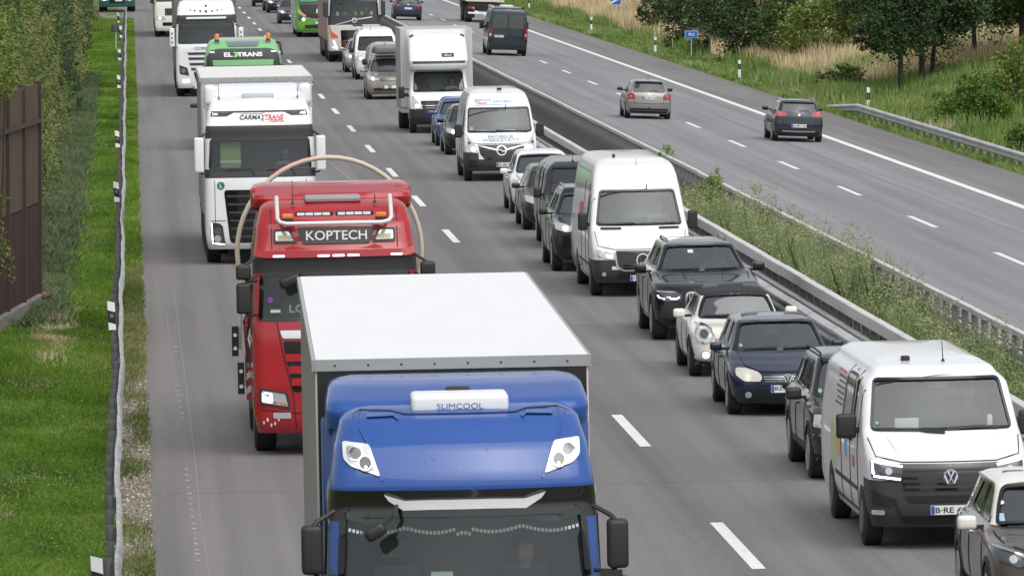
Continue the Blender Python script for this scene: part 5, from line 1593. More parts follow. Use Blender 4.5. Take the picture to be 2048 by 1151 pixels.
def crew_van():
    L, hw, H = 5.95, 1.02, 2.26
    b = start('crew_van', 10.37, 84.2, van_prof(L, hw, H, 1.10, (.82, 1.43), (1.40, 2.06)), P_WHITE, 'white crew van with black bumper and number plate B RE in the right foreground', 'van', GQ)
    b.arches((.98, 4.62), .40)
    ws = [(-.885, 1.445), (.885, 1.445), (.79, 2.045), (-.79, 2.045)]
    side = [[(1.50, 1.42), (2.15, 1.42), (2.15, 2.02), (1.92, 2.02)]]
    glaze(b, ws, side, zlo=.9, ztop=2.16, frame=.032)
    for q in ([(2.40, 1.40), (3.25, 1.40), (3.25, 2.02), (2.40, 2.02)],):
        o = b.decal('side_window', rounded(q, .06), M_DARKGLASS, view='L', off=.004); b.line('window_seal', rounded(q, .06), .03, M_BLACK, view='L', closed=True, parent=o)
        b.decal('side_window', rounded(q, .06), M_DARKGLASS, view='R', off=.004)
    b.decal('side_window', rounded(rect(3.42, 4.3, 1.45, 2.02), .06), M_DARKGLASS, view='R', off=.004)
    rb('cabin_bulkhead', (-.85, .85, 2.75, 2.8, .95, 2.1), M_INT, b.root)
    interior(b, 1.12, 1.40, hw, 2.25, 1.02, 'driver of the white crew van in a dark top', cloth=(.04, .045, .07), psc=.98, hair=(.32, .2, .1))
    wheels4(b, hw, .98, 4.62, .36, .235, .60, M_STEELRIM)
    # bumper and face
    b.region(M_GREY, lambda x, y, z: (z < .735 and y < 1.0) or (z < .885 and abs(x) > .54 and y < .75))
    g_ = grille_bars(b, [(-.66, 1.075), (-.58, .74), (.58, .74), (.66, 1.075)], [1.0, .93, .86, .79], [.60, .60, .59, .57], M_GREY, .03)
    emblem_vw(b, 0, .905, .10)
    lamp(b, [(-.98, 1.12), (-.97, .90), (-.62, .86), (-.58, 1.05)], M_LENSD, [('lamp_lens', circ(-.76, .985, .045, 12), M_LENS)], r=.02)
    for sx in (-1, 1):
        b.line('daytime_light', [(sx * .595, 1.045), (sx * .955, 1.105), (sx * .95, .95)], .024, M_LITW, off=.034)
        b.line('daytime_light', [(sx * .62, .885), (sx * .945, .925)], .026, M_LITW, off=.034)
        b.decal('air_intake', rounded([(sx * .97, .70), (sx * .66, .64), (sx * .74, .54), (sx * .97, .58)], .03), M_GASKET, off=.016)
        b.decal('fog_lamp', rounded(rect(min(sx * .82, sx * .97), max(sx * .82, sx * .97), .44, .50), .02), M_LENS, off=.018)
        van_mirror(b, sx * 1.03, 1.28, 1.31, sx, .31, .26)
    b.decal('air_intake', rounded([(-.58, .68), (.58, .68), (.52, .60), (-.52, .60)], .03), M_GASKET, off=.016)
    b.decal('air_intake', rounded([(-.62, .42), (.62, .42), (.58, .33), (-.58, .33)], .03), M_GASKET, off=.016)
    b.line('bumper_fold', [(-.98, .74), (-.70, .63), (-.62, .42)], .02, M_BLACK, off=.02); b.line('bumper_fold', [(.98, .74), (.70, .63), (.62, .42)], .02, M_BLACK, off=.02)
    plate(b, 0, .50, 'B·RE 463')
    b.line('bonnet_gap', [(-.95, 1.36), (-.90, 1.16), (-.60, 1.095), (.60, 1.095), (.90, 1.16), (.95, 1.36)], .012, M_GASKET)
    for sx in (-1, 1): b.line('bonnet_crease', [(sx * .70, 1.36), (sx * .60, 1.15)], .02, P_WHITE, off=.010)
    b.line('lower_cladding', [(1.45, .52), (4.15, .52)], .34, M_GREY, view='L'); b.line('sill_trim', [(1.45, .33), (4.15, .33)], .05, P_WHITE, view='L', off=.01)
    side_lines(b, (1.40, 2.28, 3.35), .4, 2.1); handles(b, [(2.06, 1.22), (2.42, 1.22)], M_BLACK)
    b.decal('side_print', rounded(rect(2.6, 2.95, .95, 1.33), .1), mat('print_blue', (.25, .42, .62), .5), view='L', off=.003, th=0)
    b.decal('side_print', circ(3.7, 1.15, .28, 14), mat('print_orange', (.75, .42, .2), .5), view='L', off=.003, th=0)
    b.decal('side_print', circ(4.3, 1.0, .35, 14), mat('print_green', (.5, .62, .35), .5), view='L', off=.003, th=0)
    b.decal('side_print', rect(1.75, 2.0, .90, 1.05), mat('print_red', (.6, .12, .08), .5), view='L', off=.003, th=0)
    for k in range(7): b.line('side_print_line', [(3.5, 1.98 - .07 * k), (4.4 - .1 * (k % 3), 1.98 - .07 * k)], .025, mat('print_red') if k == 0 else M_STEELRIM, view='L', off=.003, th=0)
    antenna(b, .16, 2.0, 2.22, .24); rb('roof_vent', (-.36, -.25, 2.1, 2.22, 2.21, 2.28), M_BLACK, b.root, .02)
    b.decal('camera_housing', rounded([(-.16, 2.035), (.16, 2.035), (.11, 1.93), (-.11, 1.93)], .02), M_BLACK, off=-.02, th=.04)
    loose(b, 'paper_sheet', (-.56, -.26, 1.16, 1.22, 1.42, 1.56), M_PAPER, .005, 'white paper propped behind the windscreen of the crew van', 'paper')
    loose(b, 'paper_cup', (.62, .69, 1.24, 1.31, 1.44, 1.58), M_WHITE, .02, 'white cup on the dashboard of the crew van', 'cup'); b.decal('badge_sticker', circ(-.80, 1.53, .028, 10), mat('sticker_green'), off=-.01, th=-.002)
    wiper(b, [(-.80, 1.455), (-.30, 1.445), (.02, 1.42)], .03); wiper(b, [(.05, 1.45), (.45, 1.465), (.72, 1.45)], .03)

def panel_van():
    L, hw, H = 6.9, 1.01, 2.72
    kw = van_prof(L, hw, H, .98, (.80, 1.41), (1.38, 2.10), rx=.8)
    b = start('panel_van', 10.50, 136.9, kw, P_WHITE, 'white high-roof panel van with round star emblem in the middle of the queue', 'van', GQ)
    b.arches((1.0, 4.9), .40)
    ws = [(-.86, 1.42), (.86, 1.42), (.75, 2.085), (-.75, 2.085)]
    glaze(b, ws, [[(1.46, 1.38), (2.1, 1.38), (2.1, 2.0), (1.95, 2.0)]], zlo=.85, ztop=2.5, frame=.04)
    rb('cabin_bulkhead', (-.86, .86, 2.55, 2.6, .9, 2.5), M_INT, b.root)
    interior(b, 1.05, 1.37, hw, 2.15, 1.0, 'driver of the white high-roof panel van', cloth=(.28, .29, .31), psc=.98)
    wheels4(b, hw, 1.0, 4.9, .35, .235, .60, M_STEELRIM)
    b.region(M_GREY, lambda x, y, z: (z < .53 and y < 1.0) or (z < .76 and abs(x) > .56 and y < 1.0))
    q = [(-.56, .93), (-.52, .62), (-.40, .53), (.40, .53), (.52, .62), (.56, .93)]
    g_ = grille_bars(b, q, [.87, .80, .73, .66, .60], [.5, .5, .5, .48, .44], M_GREY, .022, r=.06)
    b.line('grille_frame', rounded(q, .06)[2:-2], .035, M_SILV, off=.02, parent=g_)
    emblem_star(b, 0, .74, .125)
    lamp(b, [(-.94, .96), (-.90, .80), (-.60, .76), (-.57, .84), (-.66, .90)], M_LENS, [('lit_bulb', rounded([(-.74, .87), (-.72, .79), (-.61, .78), (-.60, .84)], .02), M_LIT), ('lamp_reflector', circ(-.83, .86, .04, 10), M_CHROME)])
    b.decal('air_intake', rounded(rect(-.5, .5, .37, .48), .03), M_GASKET, off=.018); fog(b, .78, .46, .045)
    for sx in (-1, 1):
        b.decal('cowl_vent', rounded(rect(min(sx * .38, sx * .80), max(sx * .38, sx * .80), 1.33, 1.375), .02), M_GREY, off=.008)
        van_mirror(b, sx * 1.02, 1.2, 1.30, sx, .36, .2)
    plate(b, -.0, .38, 'CB·BE 71')
    b.line('bonnet_gap', [(-.92, 1.3), (-.88, 1.02), (-.56, .955), (.56, .955), (.88, 1.02), (.92, 1.3)], .012, M_GASKET)
    b.line('lower_cladding', [(1.45, .48), (4.4, .48)], .30, M_GREY, view='L'); b.line('sill_trim', [(1.45, .36), (4.4, .36)], .09, M_SILV, view='L', off=.012)
    side_lines(b, (1.35, 2.25, 3.5), .4, 2.2)
    b.decal('side_print', rect(3.7, 4.6, 1.5, 1.75), mat('print_red'), view='L', off=.003, th=0); b.decal('side_print', rect(2.6, 3.5, 1.6, 1.7), mat('print_blue'), view='L', off=.003, th=0)
    antenna(b, .03, 1.66, 2.28, .42, .25); rb('roof_lamp', (-.40, -.34, 2.6, 2.7, 2.69, 2.78), M_BLACK, b.root, .02)
    wiper(b, [(-.78, 1.43), (-.1, 1.45)], .03); wiper(b, [(.02, 1.43), (.72, 1.44)], .03)

def workshop_van():
    L, hw, H = 5.55, 1.03, 2.53
    b = start('workshop_van', 10.62, 191.2, van_prof(L, hw, H, .98, (.74, 1.36), (1.28, 2.03)), P_WHITE, 'white workshop van lettered MOBILE WERKSTATT on its bonnet', 'van', GQ)
    b.arches((.86, 4.5), .40)
    ws = [(-.90, 1.365), (.90, 1.365), (.84, 2.02), (-.84, 2.02)]
    glaze(b, ws, [[(1.30, 1.34), (1.95, 1.34), (1.95, 1.95), (1.72, 1.95)]], zlo=.85, ztop=2.3, frame=.04)
    rb('cabin_bulkhead', (-.86, .86, 2.4, 2.45, .9, 2.25), M_INT, b.root)
    interior(b, .98, 1.32, hw, 2.0, .96, 'driver of the white workshop van', cloth=(.05, .06, .09), psc=.98)
    wheels4(b, hw, .86, 4.5, .345, .22, .60, M_STEELRIM)
    b.region(M_GREY, lambda x, y, z: (z < .60 and y < 1.0) or (z < .80 and abs(x) > .58 and y < 1.0))
    q = [(-.66, 1.02), (-.60, .76), (-.46, .60), (.46, .60), (.60, .76), (.66, 1.02)]
    g_ = grille_bars(b, q, [.92, .84, .76, .68], [.62, .6, .56, .5], M_GREY, .02)
    b.line('grille_wing', [(-.64, 1.0), (-.22, .90), (-.12, .87)], .03, M_CHROME, off=.03, th=0, parent=g_); b.line('grille_wing', [(.64, 1.0), (.22, .90), (.12, .87)], .03, M_CHROME, off=.03, th=0, parent=g_)
    emblem_ring(b, 0, .86, .13, w=.03); b.line('emblem_bolt', [(-.13, .875), (-.02, .885), (.02, .835), (.13, .845)], .03, M_CHROME, off=.04, th=0, res=1)
    lamp(b, [(-.93, 1.28), (-.96, .98), (-.86, .82), (-.66, .78), (-.70, .96), (-.84, 1.16)], M_LENS, [('lit_bulb', circ(-.79, .90, .07, 12, .06), M_LIT), ('lamp_reflector', circ(-.89, 1.08, .04, 10), M_LENSD)])
    for sx in (-1, 1):
        van_mirror(b, sx * 1.05, 1.1, 1.20, sx, .38, .22)
        for k in range(2): b.decal('air_intake', rounded([(sx * .93, .62 - .12 * k), (sx * .68, .58 - .12 * k), (sx * .72, .52 - .12 * k), (sx * .93, .54 - .12 * k)], .02), M_GASKET, off=.018)
    plate(b, .1, .46, 'EL·BS 896')
    m_lt = mat('van_lettering', (.32, .36, .45), .5)
    b.text('lettering', 'MOBILE', 0, 1.235, .70, .075, m_lt); b.text('lettering', 'WERKSTATT', 0, 1.14, 1.05, .085, m_lt)
    b.text('lettering', 'SERVICE', -.42, 2.23, .50, .06, mat('print_blue'), shear=.3); b.text('lettering', 'TEAM', -.46, 2.15, .30, .05, mat('print_red'), shear=.3); b.text('lettering', 'MOBIL', .12, 2.19, .55, .06, mat('print_blue'), shear=.3)
    b.line('lettering_rule', [(-.68, 2.09), (-.2, 2.105), (.3, 2.115)], .015, mat('print_blue'))
    b.line('bonnet_gap', [(-.97, 1.33), (-.80, 1.08), (-.66, 1.045), (.66, 1.045), (.80, 1.08), (.97, 1.33)], .012, M_GASKET)
    side_lines(b, (1.2, 2.1, 3.3), .4, 2.1); b.line('lower_cladding', [(1.3, .48), (4.05, .48)], .18, M_GREY, view='L')
    b.decal('side_print', circ(3.0, 1.5, .42, 14), mat('print_blue'), view='L', off=.003, th=0)
    for x0, x1, lb in ((-.82, -.35, 'left'), (-.12, .45, 'middle')): loose(b, 'paper_sheet', (x0, x1, 1.0, 1.1, 1.31, 1.40), M_PAPER, .004, 'papers on the %s of the workshop van dashboard' % lb, 'paper')
    loose(b, 'safety_vest', (-.84, -.74, 1.05, 1.15, 1.36, 1.50), mat('hi_vis', (.55, .7, .08), .7), .02, 'yellow vest in the windscreen corner of the workshop van', 'vest')
    rb('roof_lamp', (.0, .14, 2.0, 2.1, 2.50, 2.56), M_BLACK, b.root, .02); antenna(b, -.62, 1.5, 2.16, .12)
    wiper(b, [(-.82, 1.39), (-.1, 1.365)], .03); wiper(b, [(-.12, 1.40), (.8, 1.36)], .03)

def box_van():
    L, hw, H = 2.35, 1.02, 2.25
    b = start('box_van', 10.62, 228.8, van_prof(L, hw, H, .98, (.74, 1.38), (1.22, 2.03)), P_WHITE, 'white box van with a tall grey tarpaulin body and a roof fairing', 'lorry', GQ)
    b.arches((.86,), .40)
    glaze(b, [(-.86, 1.39), (.86, 1.39), (.80, 2.01), (-.80, 2.01)], zlo=.85, ztop=2.1, frame=.045)
    interior(b, .98, 1.34, hw, 1.75, .96, 'driver of the white box van', cloth=(.55, .56, .57), psc=.98)
    m_tarp = noise_mat('tarpaulin_grey', [(.30, .29, .27), (.37, .36, .335)], 2, .75); m_frame = mat('box_frame', (.50, .50, .485), .5, .2)
    rb('box_body', (-1.2, 1.2, 2.38, 6.9, .78, 3.42), m_tarp, b.root, .02)
    MB().box(-1.205, 1.205, 2.375, 6.905, 3.42, 3.45).build('box_roof', noise_mat('roof_tarp', [(.38, .36, .33), (.46, .44, .41)], 1.5, .7), b.root)
    MB().box(-1.215, 1.215, 2.35, 2.38, .8, 3.44).build('box_front', mat('box_front_white', (.70, .70, .69), .45), b.root)
    for sx in (-1, 1): MB().box(sx * 1.10 - .1, sx * 1.10 + .1, 2.34, 2.35, .8, 3.43).build('box_front_frame', m_frame, b.root)
    for k in range(5): MB().box(-1.208, -1.2, 2.42 + k * 1.1, 2.47 + k * 1.1, .8, 3.4).build('side_lath', m_frame, b.root)
    MB().box(-1.21, 1.21, 2.4, 6.9, .62, .77).build('chassis_rail', M_SILV, b.root)
    b.shell('roof_fairing', P_WHITE, use=False, front=[(2.10, .62), (2.2, .48), (2.36, .46), (2.5, .62), (2.9, 1.1), (3.2, 1.55), (3.32, 1.9), (3.36, 2.2)], rear=[(2.10, 2.34), (3.36, 2.34)], width=[(2.10, .90), (2.2, .98), (2.5, .99), (3.1, .97), (3.3, .93), (3.36, .82)], bow=.12, bowr=0, r=.2, rr=.02)
    kb = b.bvh; V_, F_ = shell(front=[(2.10, .62), (2.2, .48), (2.36, .46), (2.5, .62), (2.9, 1.1), (3.2, 1.55), (3.32, 1.9), (3.36, 2.2)], rear=[(2.10, 2.34), (3.36, 2.34)], width=[(2.10, .90), (2.2, .98), (2.5, .99), (3.1, .97), (3.3, .93), (3.36, .82)], bow=.12, bowr=0, r=.2, rr=.02)
    b.bvh = BVHTree.FromPolygons([Vector(v) for v in V_], F_)
    b.line('fairing_stripe', [(-.96, 2.36), (0, 2.36), (.96, 2.36)], .085, M_BLACK, off=.01)
    bd = b.decal('fairing_badge', rounded(rect(.10, .52, 2.53, 2.66), .03), mat('badge_dark', (.06, .03, .03), .4), off=.01)
    b.text('badge_text', 'Bus', .31, 2.595, .26, .07, mat('badge_pink', (.75, .45, .45), .5), off=.016, shear=.3, parent=bd)
    for sx in (-1, 1): b.line('fairing_bracket', [(sx * .80, 3.26), (sx * .93, 3.20)], .06, M_GREY, off=.02)
    b.bvh = kb
    for y in (.86,):
        for sx in (-1, 1): wheel(b.root, sx * .90, y, .345, .22, .6, M_STEELRIM)
    for sx in (-1, 1): wheel(b.root, sx * 1.0, 5.2, .345, .4, .6, M_STEELRIM)
    b.region(M_BLACK, lambda x, y, z: (z < .66 and y < 1.0) or (z < .84 and abs(x) > .56 and y < 1.0))
    g_ = grille_bars(b, [(-.66, 1.08), (-.56, .66), (.56, .66), (.66, 1.08)], [1.0, .90, .80, .72], [.62, .6, .58, .54], M_GREY, .02)
    for z in (.84, .92, 1.0): b.line('grille_fleck', [(-.5, z), (-.2, z)], .012, M_CHROME, off=.03, th=0, parent=g_)
    lamp(b, [(-.93, 1.28), (-.96, .98), (-.86, .86), (-.60, .80), (-.68, .96), (-.84, 1.16)], M_LENS, [('lit_bulb', circ(-.77, .91, .075, 12, .06), M_LIT), ('turn_light', circ(-.9, 1.2, .03, 8), M_AMBER)])
    for sx in (-1, 1):
        van_mirror(b, sx * 1.16, 1.05, 1.15, sx, .40, .2); MB().box(sx * 1.08 - .1, sx * 1.08 + .1, 1.1, 1.14, 1.2, 1.24).build('mirror_bar', M_BLACK, b.root); MB().box(sx * 1.08 - .1, sx * 1.08 + .1, 1.1, 1.14, 1.44, 1.48).build('mirror_bar', M_BLACK, b.root)
    loose(b, 'paper_sheet', (-.6, -.25, .95, 1.05, 1.33, 1.40), M_PAPER, .004, 'paper on the dashboard of the box van', 'paper')
    plate(b, 0, .45, '')
    wiper(b, [(-.78, 1.42), (-.05, 1.40)], .03); wiper(b, [(-.02, 1.43), (.74, 1.40)], .03)

# ---- simpler vehicles farther back
def far_car(name, X, s, pm, label, L=4.4, hw=.9, H=1.48, hood=.76, cowl=(1.15, .98), roof=(1.9, 1.38), lit=M_LIT, suv=False, rails=False, lamps=None, wm=None, hero=False, plate_t=None, grille=None, person=None):
    zb = .24 if suv else .19
    kw = car_prof(L, hw, H, hood, cowl, roof, tail=cowl[1] + .0, rt=(.5, roof[1] - .03), zb=zb, rw=.65, ins=.15)
    b = start(name, X, s, kw, pm, label, 'car', GQ)
    y2 = L - .85
    b.arches((.87, y2), .36 + (.04 if suv else 0))
    cz, rz = cowl[1], roof[1]; cy, ry = cowl[0], roof[0]
    glaze(b, [(-hw + .20, cz + .015), (hw - .20, cz + .015), (hw * .62, rz - .015), (-hw * .62, rz - .015)],
          [[(cy + .48, cz + .03), (cy + 1.3, cz + .04), (cy + 1.3, rz - .03), (ry + .28, rz - .03)], [(cy + 1.38, cz + .04), (cy + 2.2, cz + .06), (cy + 2.05, rz - .04), (cy + 1.38, rz - .03)]], hero=hero, zlo=.8)
    if hero: interior(b, cy + .22, cz - .02, hw, cy + 1.35, cz - .34, person, cloth=(.12, .12, .14), psc=.86)
    wheels4(b, hw, .87, y2, .33 + (.035 if suv else 0), .215, .66, wm)
    z = hood
    lamp(b, lamps or [(-hw * .93, z + .07), (-hw * .94, z - .06), (-hw * .72, z - .13), (-hw * .46, z - .11), (-hw * .5, z - .03), (-hw * .7, z + .04)], M_LENS, [('lit_bulb', circ(-hw * .72, z - .045, .055, 12), lit)] if lit else [])
    grille_bars(b, grille or rect(-hw * .42, hw * .42, z - .16, z - .05), [z - .13, z - .085], [hw * .4, hw * .4], M_SILV, .012)
    b.decal('lower_grille', rounded([(-hw * .72, .44), (-hw * .64, .27), (hw * .64, .27), (hw * .72, .44)], .04), M_BLACK, off=.006)
    plate(b, 0, .48, plate_t or '')
    for sx in (-1, 1): car_mirror(b, sx * (hw - .01), cy + .55, cz - .03, pm if not suv else M_BLACK, sx, .2, .14)
    b.line('bonnet_gap', [(-hw * .78, cz - .03), (-hw * .72, z + .06), (-hw * .45, z), (hw * .45, z), (hw * .72, z + .06), (hw * .78, cz - .03)], .012, M_GASKET)
    side_lines(b, (cy + .2, cy + 1.34), .32, cz)
    handles(b, [(cy + 1.1, cz - .16)], pm)
    if rails: roof_rails(b, hw * .58, ry + .3, L - .8, H - .03, M_SILV)
    return b

def far_van(name, X, s, pm, label, L=4.95, hw=.95, H=1.98, cat='van', hero=False):
    kw = van_prof(L, hw, H, .98, (.92, 1.22), (1.62, 1.82), zb=.24)
    b = start(name, X, s, kw, pm, label, cat, GQ)
    b.arches((.9, L - 1.0), .38)
    glaze(b, [(-.80, 1.235), (.80, 1.235), (.70, 1.80), (-.70, 1.80)], [[(1.55, 1.20), (2.3, 1.20), (2.3, 1.78), (2.0, 1.78)], [(2.42, 1.2), (3.4, 1.2), (3.4, 1.78), (2.42, 1.78)]], hero=hero, zlo=.8, ztop=1.88)
    if hero: interior(b, 1.15, 1.2, hw, 2.2, .88)
    wheels4(b, hw, .9, L - 1.0, .34, .215, .64)
    lamp(b, [(-.88, 1.04), (-.90, .88), (-.66, .78), (-.48, .80), (-.52, .90), (-.74, 1.0)], M_LENS, [('lit_bulb', circ(-.70, .89, .055, 12), M_LIT)])
    grille_bars(b, rect(-.46, .46, .80, .94), [.84, .89], [.44, .44], M_SILV, .014)
    b.decal('lower_grille', rounded(rect(-.7, .7, .34, .5), .04), M_BLACK, off=.006)
    plate(b, 0, .58, '')
    for sx in (-1, 1): van_mirror(b, sx * (hw + .01), 1.35, 1.12, sx, .24, .19)
    b.line('bonnet_gap', [(-.84, 1.16), (-.8, 1.05), (-.5, .98), (.5, .98), (.8, 1.05), (.84, 1.16)], .012, M_GASKET)
    side_lines(b, (1.3, 2.36, 3.5), .34, 1.85); antenna(b, -.2, 1.9, H - .04, .2); handles(b, [(2.1, 1.05)], pm)
    wiper(b, [(-.7, 1.25), (-.05, 1.24)], .025); wiper(b, [(.0, 1.25), (.66, 1.24)], .025)
    return b

# ---- vehicles seen from behind on the far carriageway
def rear_car(name, X, s, pm, label, L, hw, H, lamps, kw, rails=False, glass_p=None, lit=None, bump=None, chrome=False):
    f, r_ = kw['front'], kw['rear']
    k2 = dict(kw); k2['front'] = lr(L)(r_); k2['rear'] = lr(L)(f); k2['bow'] = .10; k2['bowr'] = .16; k2['taper'] = .03; k2['r'] = .16; k2['rr'] = .22
    b = start(name, X, s, k2, pm, label, 'car', GC)
    b.arches((.80, L - .87), .36)
    gp = rounded(glass_p, .06)
    o = b.decal('rear_window', gp, M_DARKGLASS, off=.004); b.line('window_seal', gp, .03, M_GLOSS, closed=True, parent=o)
    cz = glass_p[0][1]; zt = glass_p[2][1]
    b.line('wiper', [(.0, cz + .03), (.16, cz + .05), (.34, cz + .035)], .03, M_BLACK, off=.02, th=0)
    b.line('roof_spoiler', [(-hw * .6, zt + .03), (hw * .6, zt + .03)], .045, M_GLOSS, off=.03)
    for vw in ('L', 'R'):
        for q in ([(.62, cz + .02), (1.25, cz), (1.25, zt - .01), (.85, zt - .03)], [(1.33, cz), (2.15, cz - .02), (1.9, zt), (1.33, zt)], [(2.22, cz - .02), (2.9, cz - .04), (2.35, zt - .02), (2.05, zt)]):
            b.decal('side_window', rounded(q, .05), M_DARKGLASS, view=vw, off=.004)
    for sx in (1, -1):
        q = rounded(lamps if sx == 1 else mir(lamps), .04)
        t = b.decal('tail_lamp', q, M_RED, off=.015)
        c = np.mean(np.array(lamps), axis=0)
        b.decal('lamp_bulb', circ(sx * c[0], c[1], .05, 10), lit or M_REDLIT, off=.02, th=0, parent=t)
        car_mirror(b, sx * (hw - .01), L - 1.75, cz - .03, P_BLACK, sx, .2, .14)
    b.decal('bumper_skirt', rounded([(-hw * .86, .40), (-hw * .80, .22), (hw * .80, .22), (hw * .86, .40)], .05), M_BLACK, off=.01)
    b.line('bumper_edge', [(-hw * .9, .60), (0, .585), (hw * .9, .60)], .012, M_GASKET)
    b.line('tailgate_gap', [(-hw * .62, .60), (-hw * .70, .80), (-hw * .66, cz - .02)], .010, M_GASKET); b.line('tailgate_gap', [(hw * .62, .60), (hw * .70, .80), (hw * .66, cz - .02)], .010, M_GASKET)
    if chrome: b.line('bumper_trim', [(-hw * .66, .37), (0, .36), (hw * .66, .37)], .04, M_SILV, off=.015)
    b.decal('emblem', circ(0, cz - .10, .038, 12), M_SILV, off=.012)
    wheels4(b, hw, .80, L - .87, .32, .205, .66)
    side_lines(b, (1.3, 2.3), .3, cz - .03)
    if rails: roof_rails(b, hw * .66, .7, 2.4, H - .02, M_SILV)
    else: antenna(b, 0, 1.0, H - .01, .2, -.12)
    return b
def rear_cars():
    k = car_prof(3.99, .865, 1.46, hood=.74, cowl=(1.05, .95), roof=(1.75, 1.36), tail=.98, rt=(.42, 1.36), rw=.70, ins=.11)
    b = rear_car('hatchback', 19.55, 252.5, paint('paint_stone_silver', (.29, .28, .265), .5), 'silver grey hatchback driving away behind the barrier', 3.99, .865, 1.46, [(.55, .94), (.52, .74), (.80, .73), (.84, .88), (.78, .97)], k, glass_p=[(-.60, 1.02), (.60, 1.02), (.52, 1.36), (-.52, 1.36)])
    plate(b, 0, .80, 'BZ-SK 214', view='F')
    b.line('tow_hitch', [(0, .44), (0, .34)], .06, M_BLACK, off=.03)
    k = car_prof(4.27, .87, 1.46, hood=.74, cowl=(1.05, .95), roof=(1.75, 1.36), tail=.98, rt=(.36, 1.34), rw=.70, ins=.11)
    b = rear_car('estate_car', 23.2, 232.3, P_SLATE, 'dark slate estate car with roof rails driving away towards the sloping guard rail', 4.27, .87, 1.46, [(.40, 1.00), (.46, .88), (.72, .86), (.86, .96), (.80, 1.05), (.56, 1.06)], k, True, [(-.58, 1.04), (.58, 1.04), (.52, 1.35), (-.52, 1.35)], chrome=True)
    plate(b, 0, .56, 'BZ-MH 7160', view='F')
    k = car_prof(4.6, .93, 1.64, hood=.9, cowl=(1.25, 1.08), roof=(1.9, 1.5), tail=1.1, rt=(.45, 1.48), zb=.24, rw=.72)
    b = rear_car('suv', 18.2, 439, paint('paint_deep_blue', (.012, .025, .07), .3), 'dark blue SUV driving away at the top edge', 4.6, .93, 1.64, [(.45, 1.02), (.46, .90), (.84, .88), (.88, 1.04)], k, False, [(-.62, 1.13), (.62, 1.13), (.55, 1.48), (-.55, 1.48)])
    plate(b, 0, .78, '', view='F')
def rear_van():
    L, hw, H = 5.9, 1.02, 2.52
    kw = dict(front=[(.3, .05), (.5, 0), (1.0, .0), (1.5, .02), (2.1, .06), (2.35, .10), (2.46, .22), (2.5, .5), (2.52, 1.0)], rear=[(.3, L), (.9, L), (1.4, L - .9), (2.1, L - 1.5), (2.4, L - 1.9), (2.52, L - 2.6)], width=[(.3, .95), (.6, 1.01), (1.2, 1.02), (1.9, .97), (2.3, .90), (2.44, .82), (2.5, .68), (2.52, .4)], bow=.04, bowr=.14, r=.08, rr=.2, ns=14)
    b = start('camper_van', 19.6, 348, kw, P_SLATE, 'dark slate high-roof van driving away above the box van', 'van', GC)
    b.arches((1.0, 4.9), .40); wheels4(b, hw, 1.0, 4.9, .35, .23, .6, M_STEELRIM)
    for sx in (1, -1):
        q = rounded([(sx * .06, 2.10), (sx * .06, 1.42), (sx * .80, 1.42), (sx * .76, 2.10)], .05)
        b.decal('rear_window', q, M_DARKGLASS, off=.004)
        t = b.decal('tail_lamp', rounded([(sx * .86, 1.48), (sx * .84, .86), (sx * .99, .86), (sx * .98, 1.46)], .03), M_RED, off=.015)
        b.decal('lamp_bulb', rounded(rect(min(sx * .87, sx * .97), max(sx * .87, sx * .97), 1.0, 1.14), .02), M_LENS, off=.02, th=0, parent=t)
        van_mirror(b, sx * 1.05, L - 1.9, 1.30, sx, .4, .24)
    b.line('door_gap', [(0, .58), (0, 2.3)], .016, M_GASKET); b.line('door_gap', [(-.8, .58), (.8, .58)], .016, M_GASKET)
    b.line('door_fold', [(-.8, 1.30), (.8, 1.30)], .02, M_GASKET)
    b.line('wiper', [(.10, 1.40), (.34, .85)], .03, M_BLACK, off=.02); b.decal('door_latch', rect(.04, .14, 1.05, 1.22), M_BLACK, off=.02)
    b.decal('bumper', rounded([(-.98, .52), (.98, .52), (.94, .30), (-.94, .30)], .04), M_BLACK, off=.03)
    b.decal('brake_light', rounded(rect(-.14, .14, 2.36, 2.40), .015), M_RED, off=.01)
    plate(b, -.48, 1.0, 'OL-EB 112')
    for q in ([(.4, 1.4), (1.4, 1.4), (1.4, 2.0), (.4, 2.0)], [(2.2, 1.4), (3.2, 1.4), (3.2, 2.0), (2.2, 2.0)]): b.decal('side_window', rounded(q, .05), M_DARKGLASS, view='L', off=.004)
    rb('roof_hatch', (-.4, .3, 1.0, 1.8, 2.5, 2.6), M_WHITE, b.root, .04); rb('awning', (-.86, -.72, .5, 4.0, 2.42, 2.56), mat('awning_case', (.5, .51, .52), .5), b.root, .03)
    rb('roof_camera', (.70, .82, .2, .35, 2.44, 2.54), M_BLACK, b.root, .02)
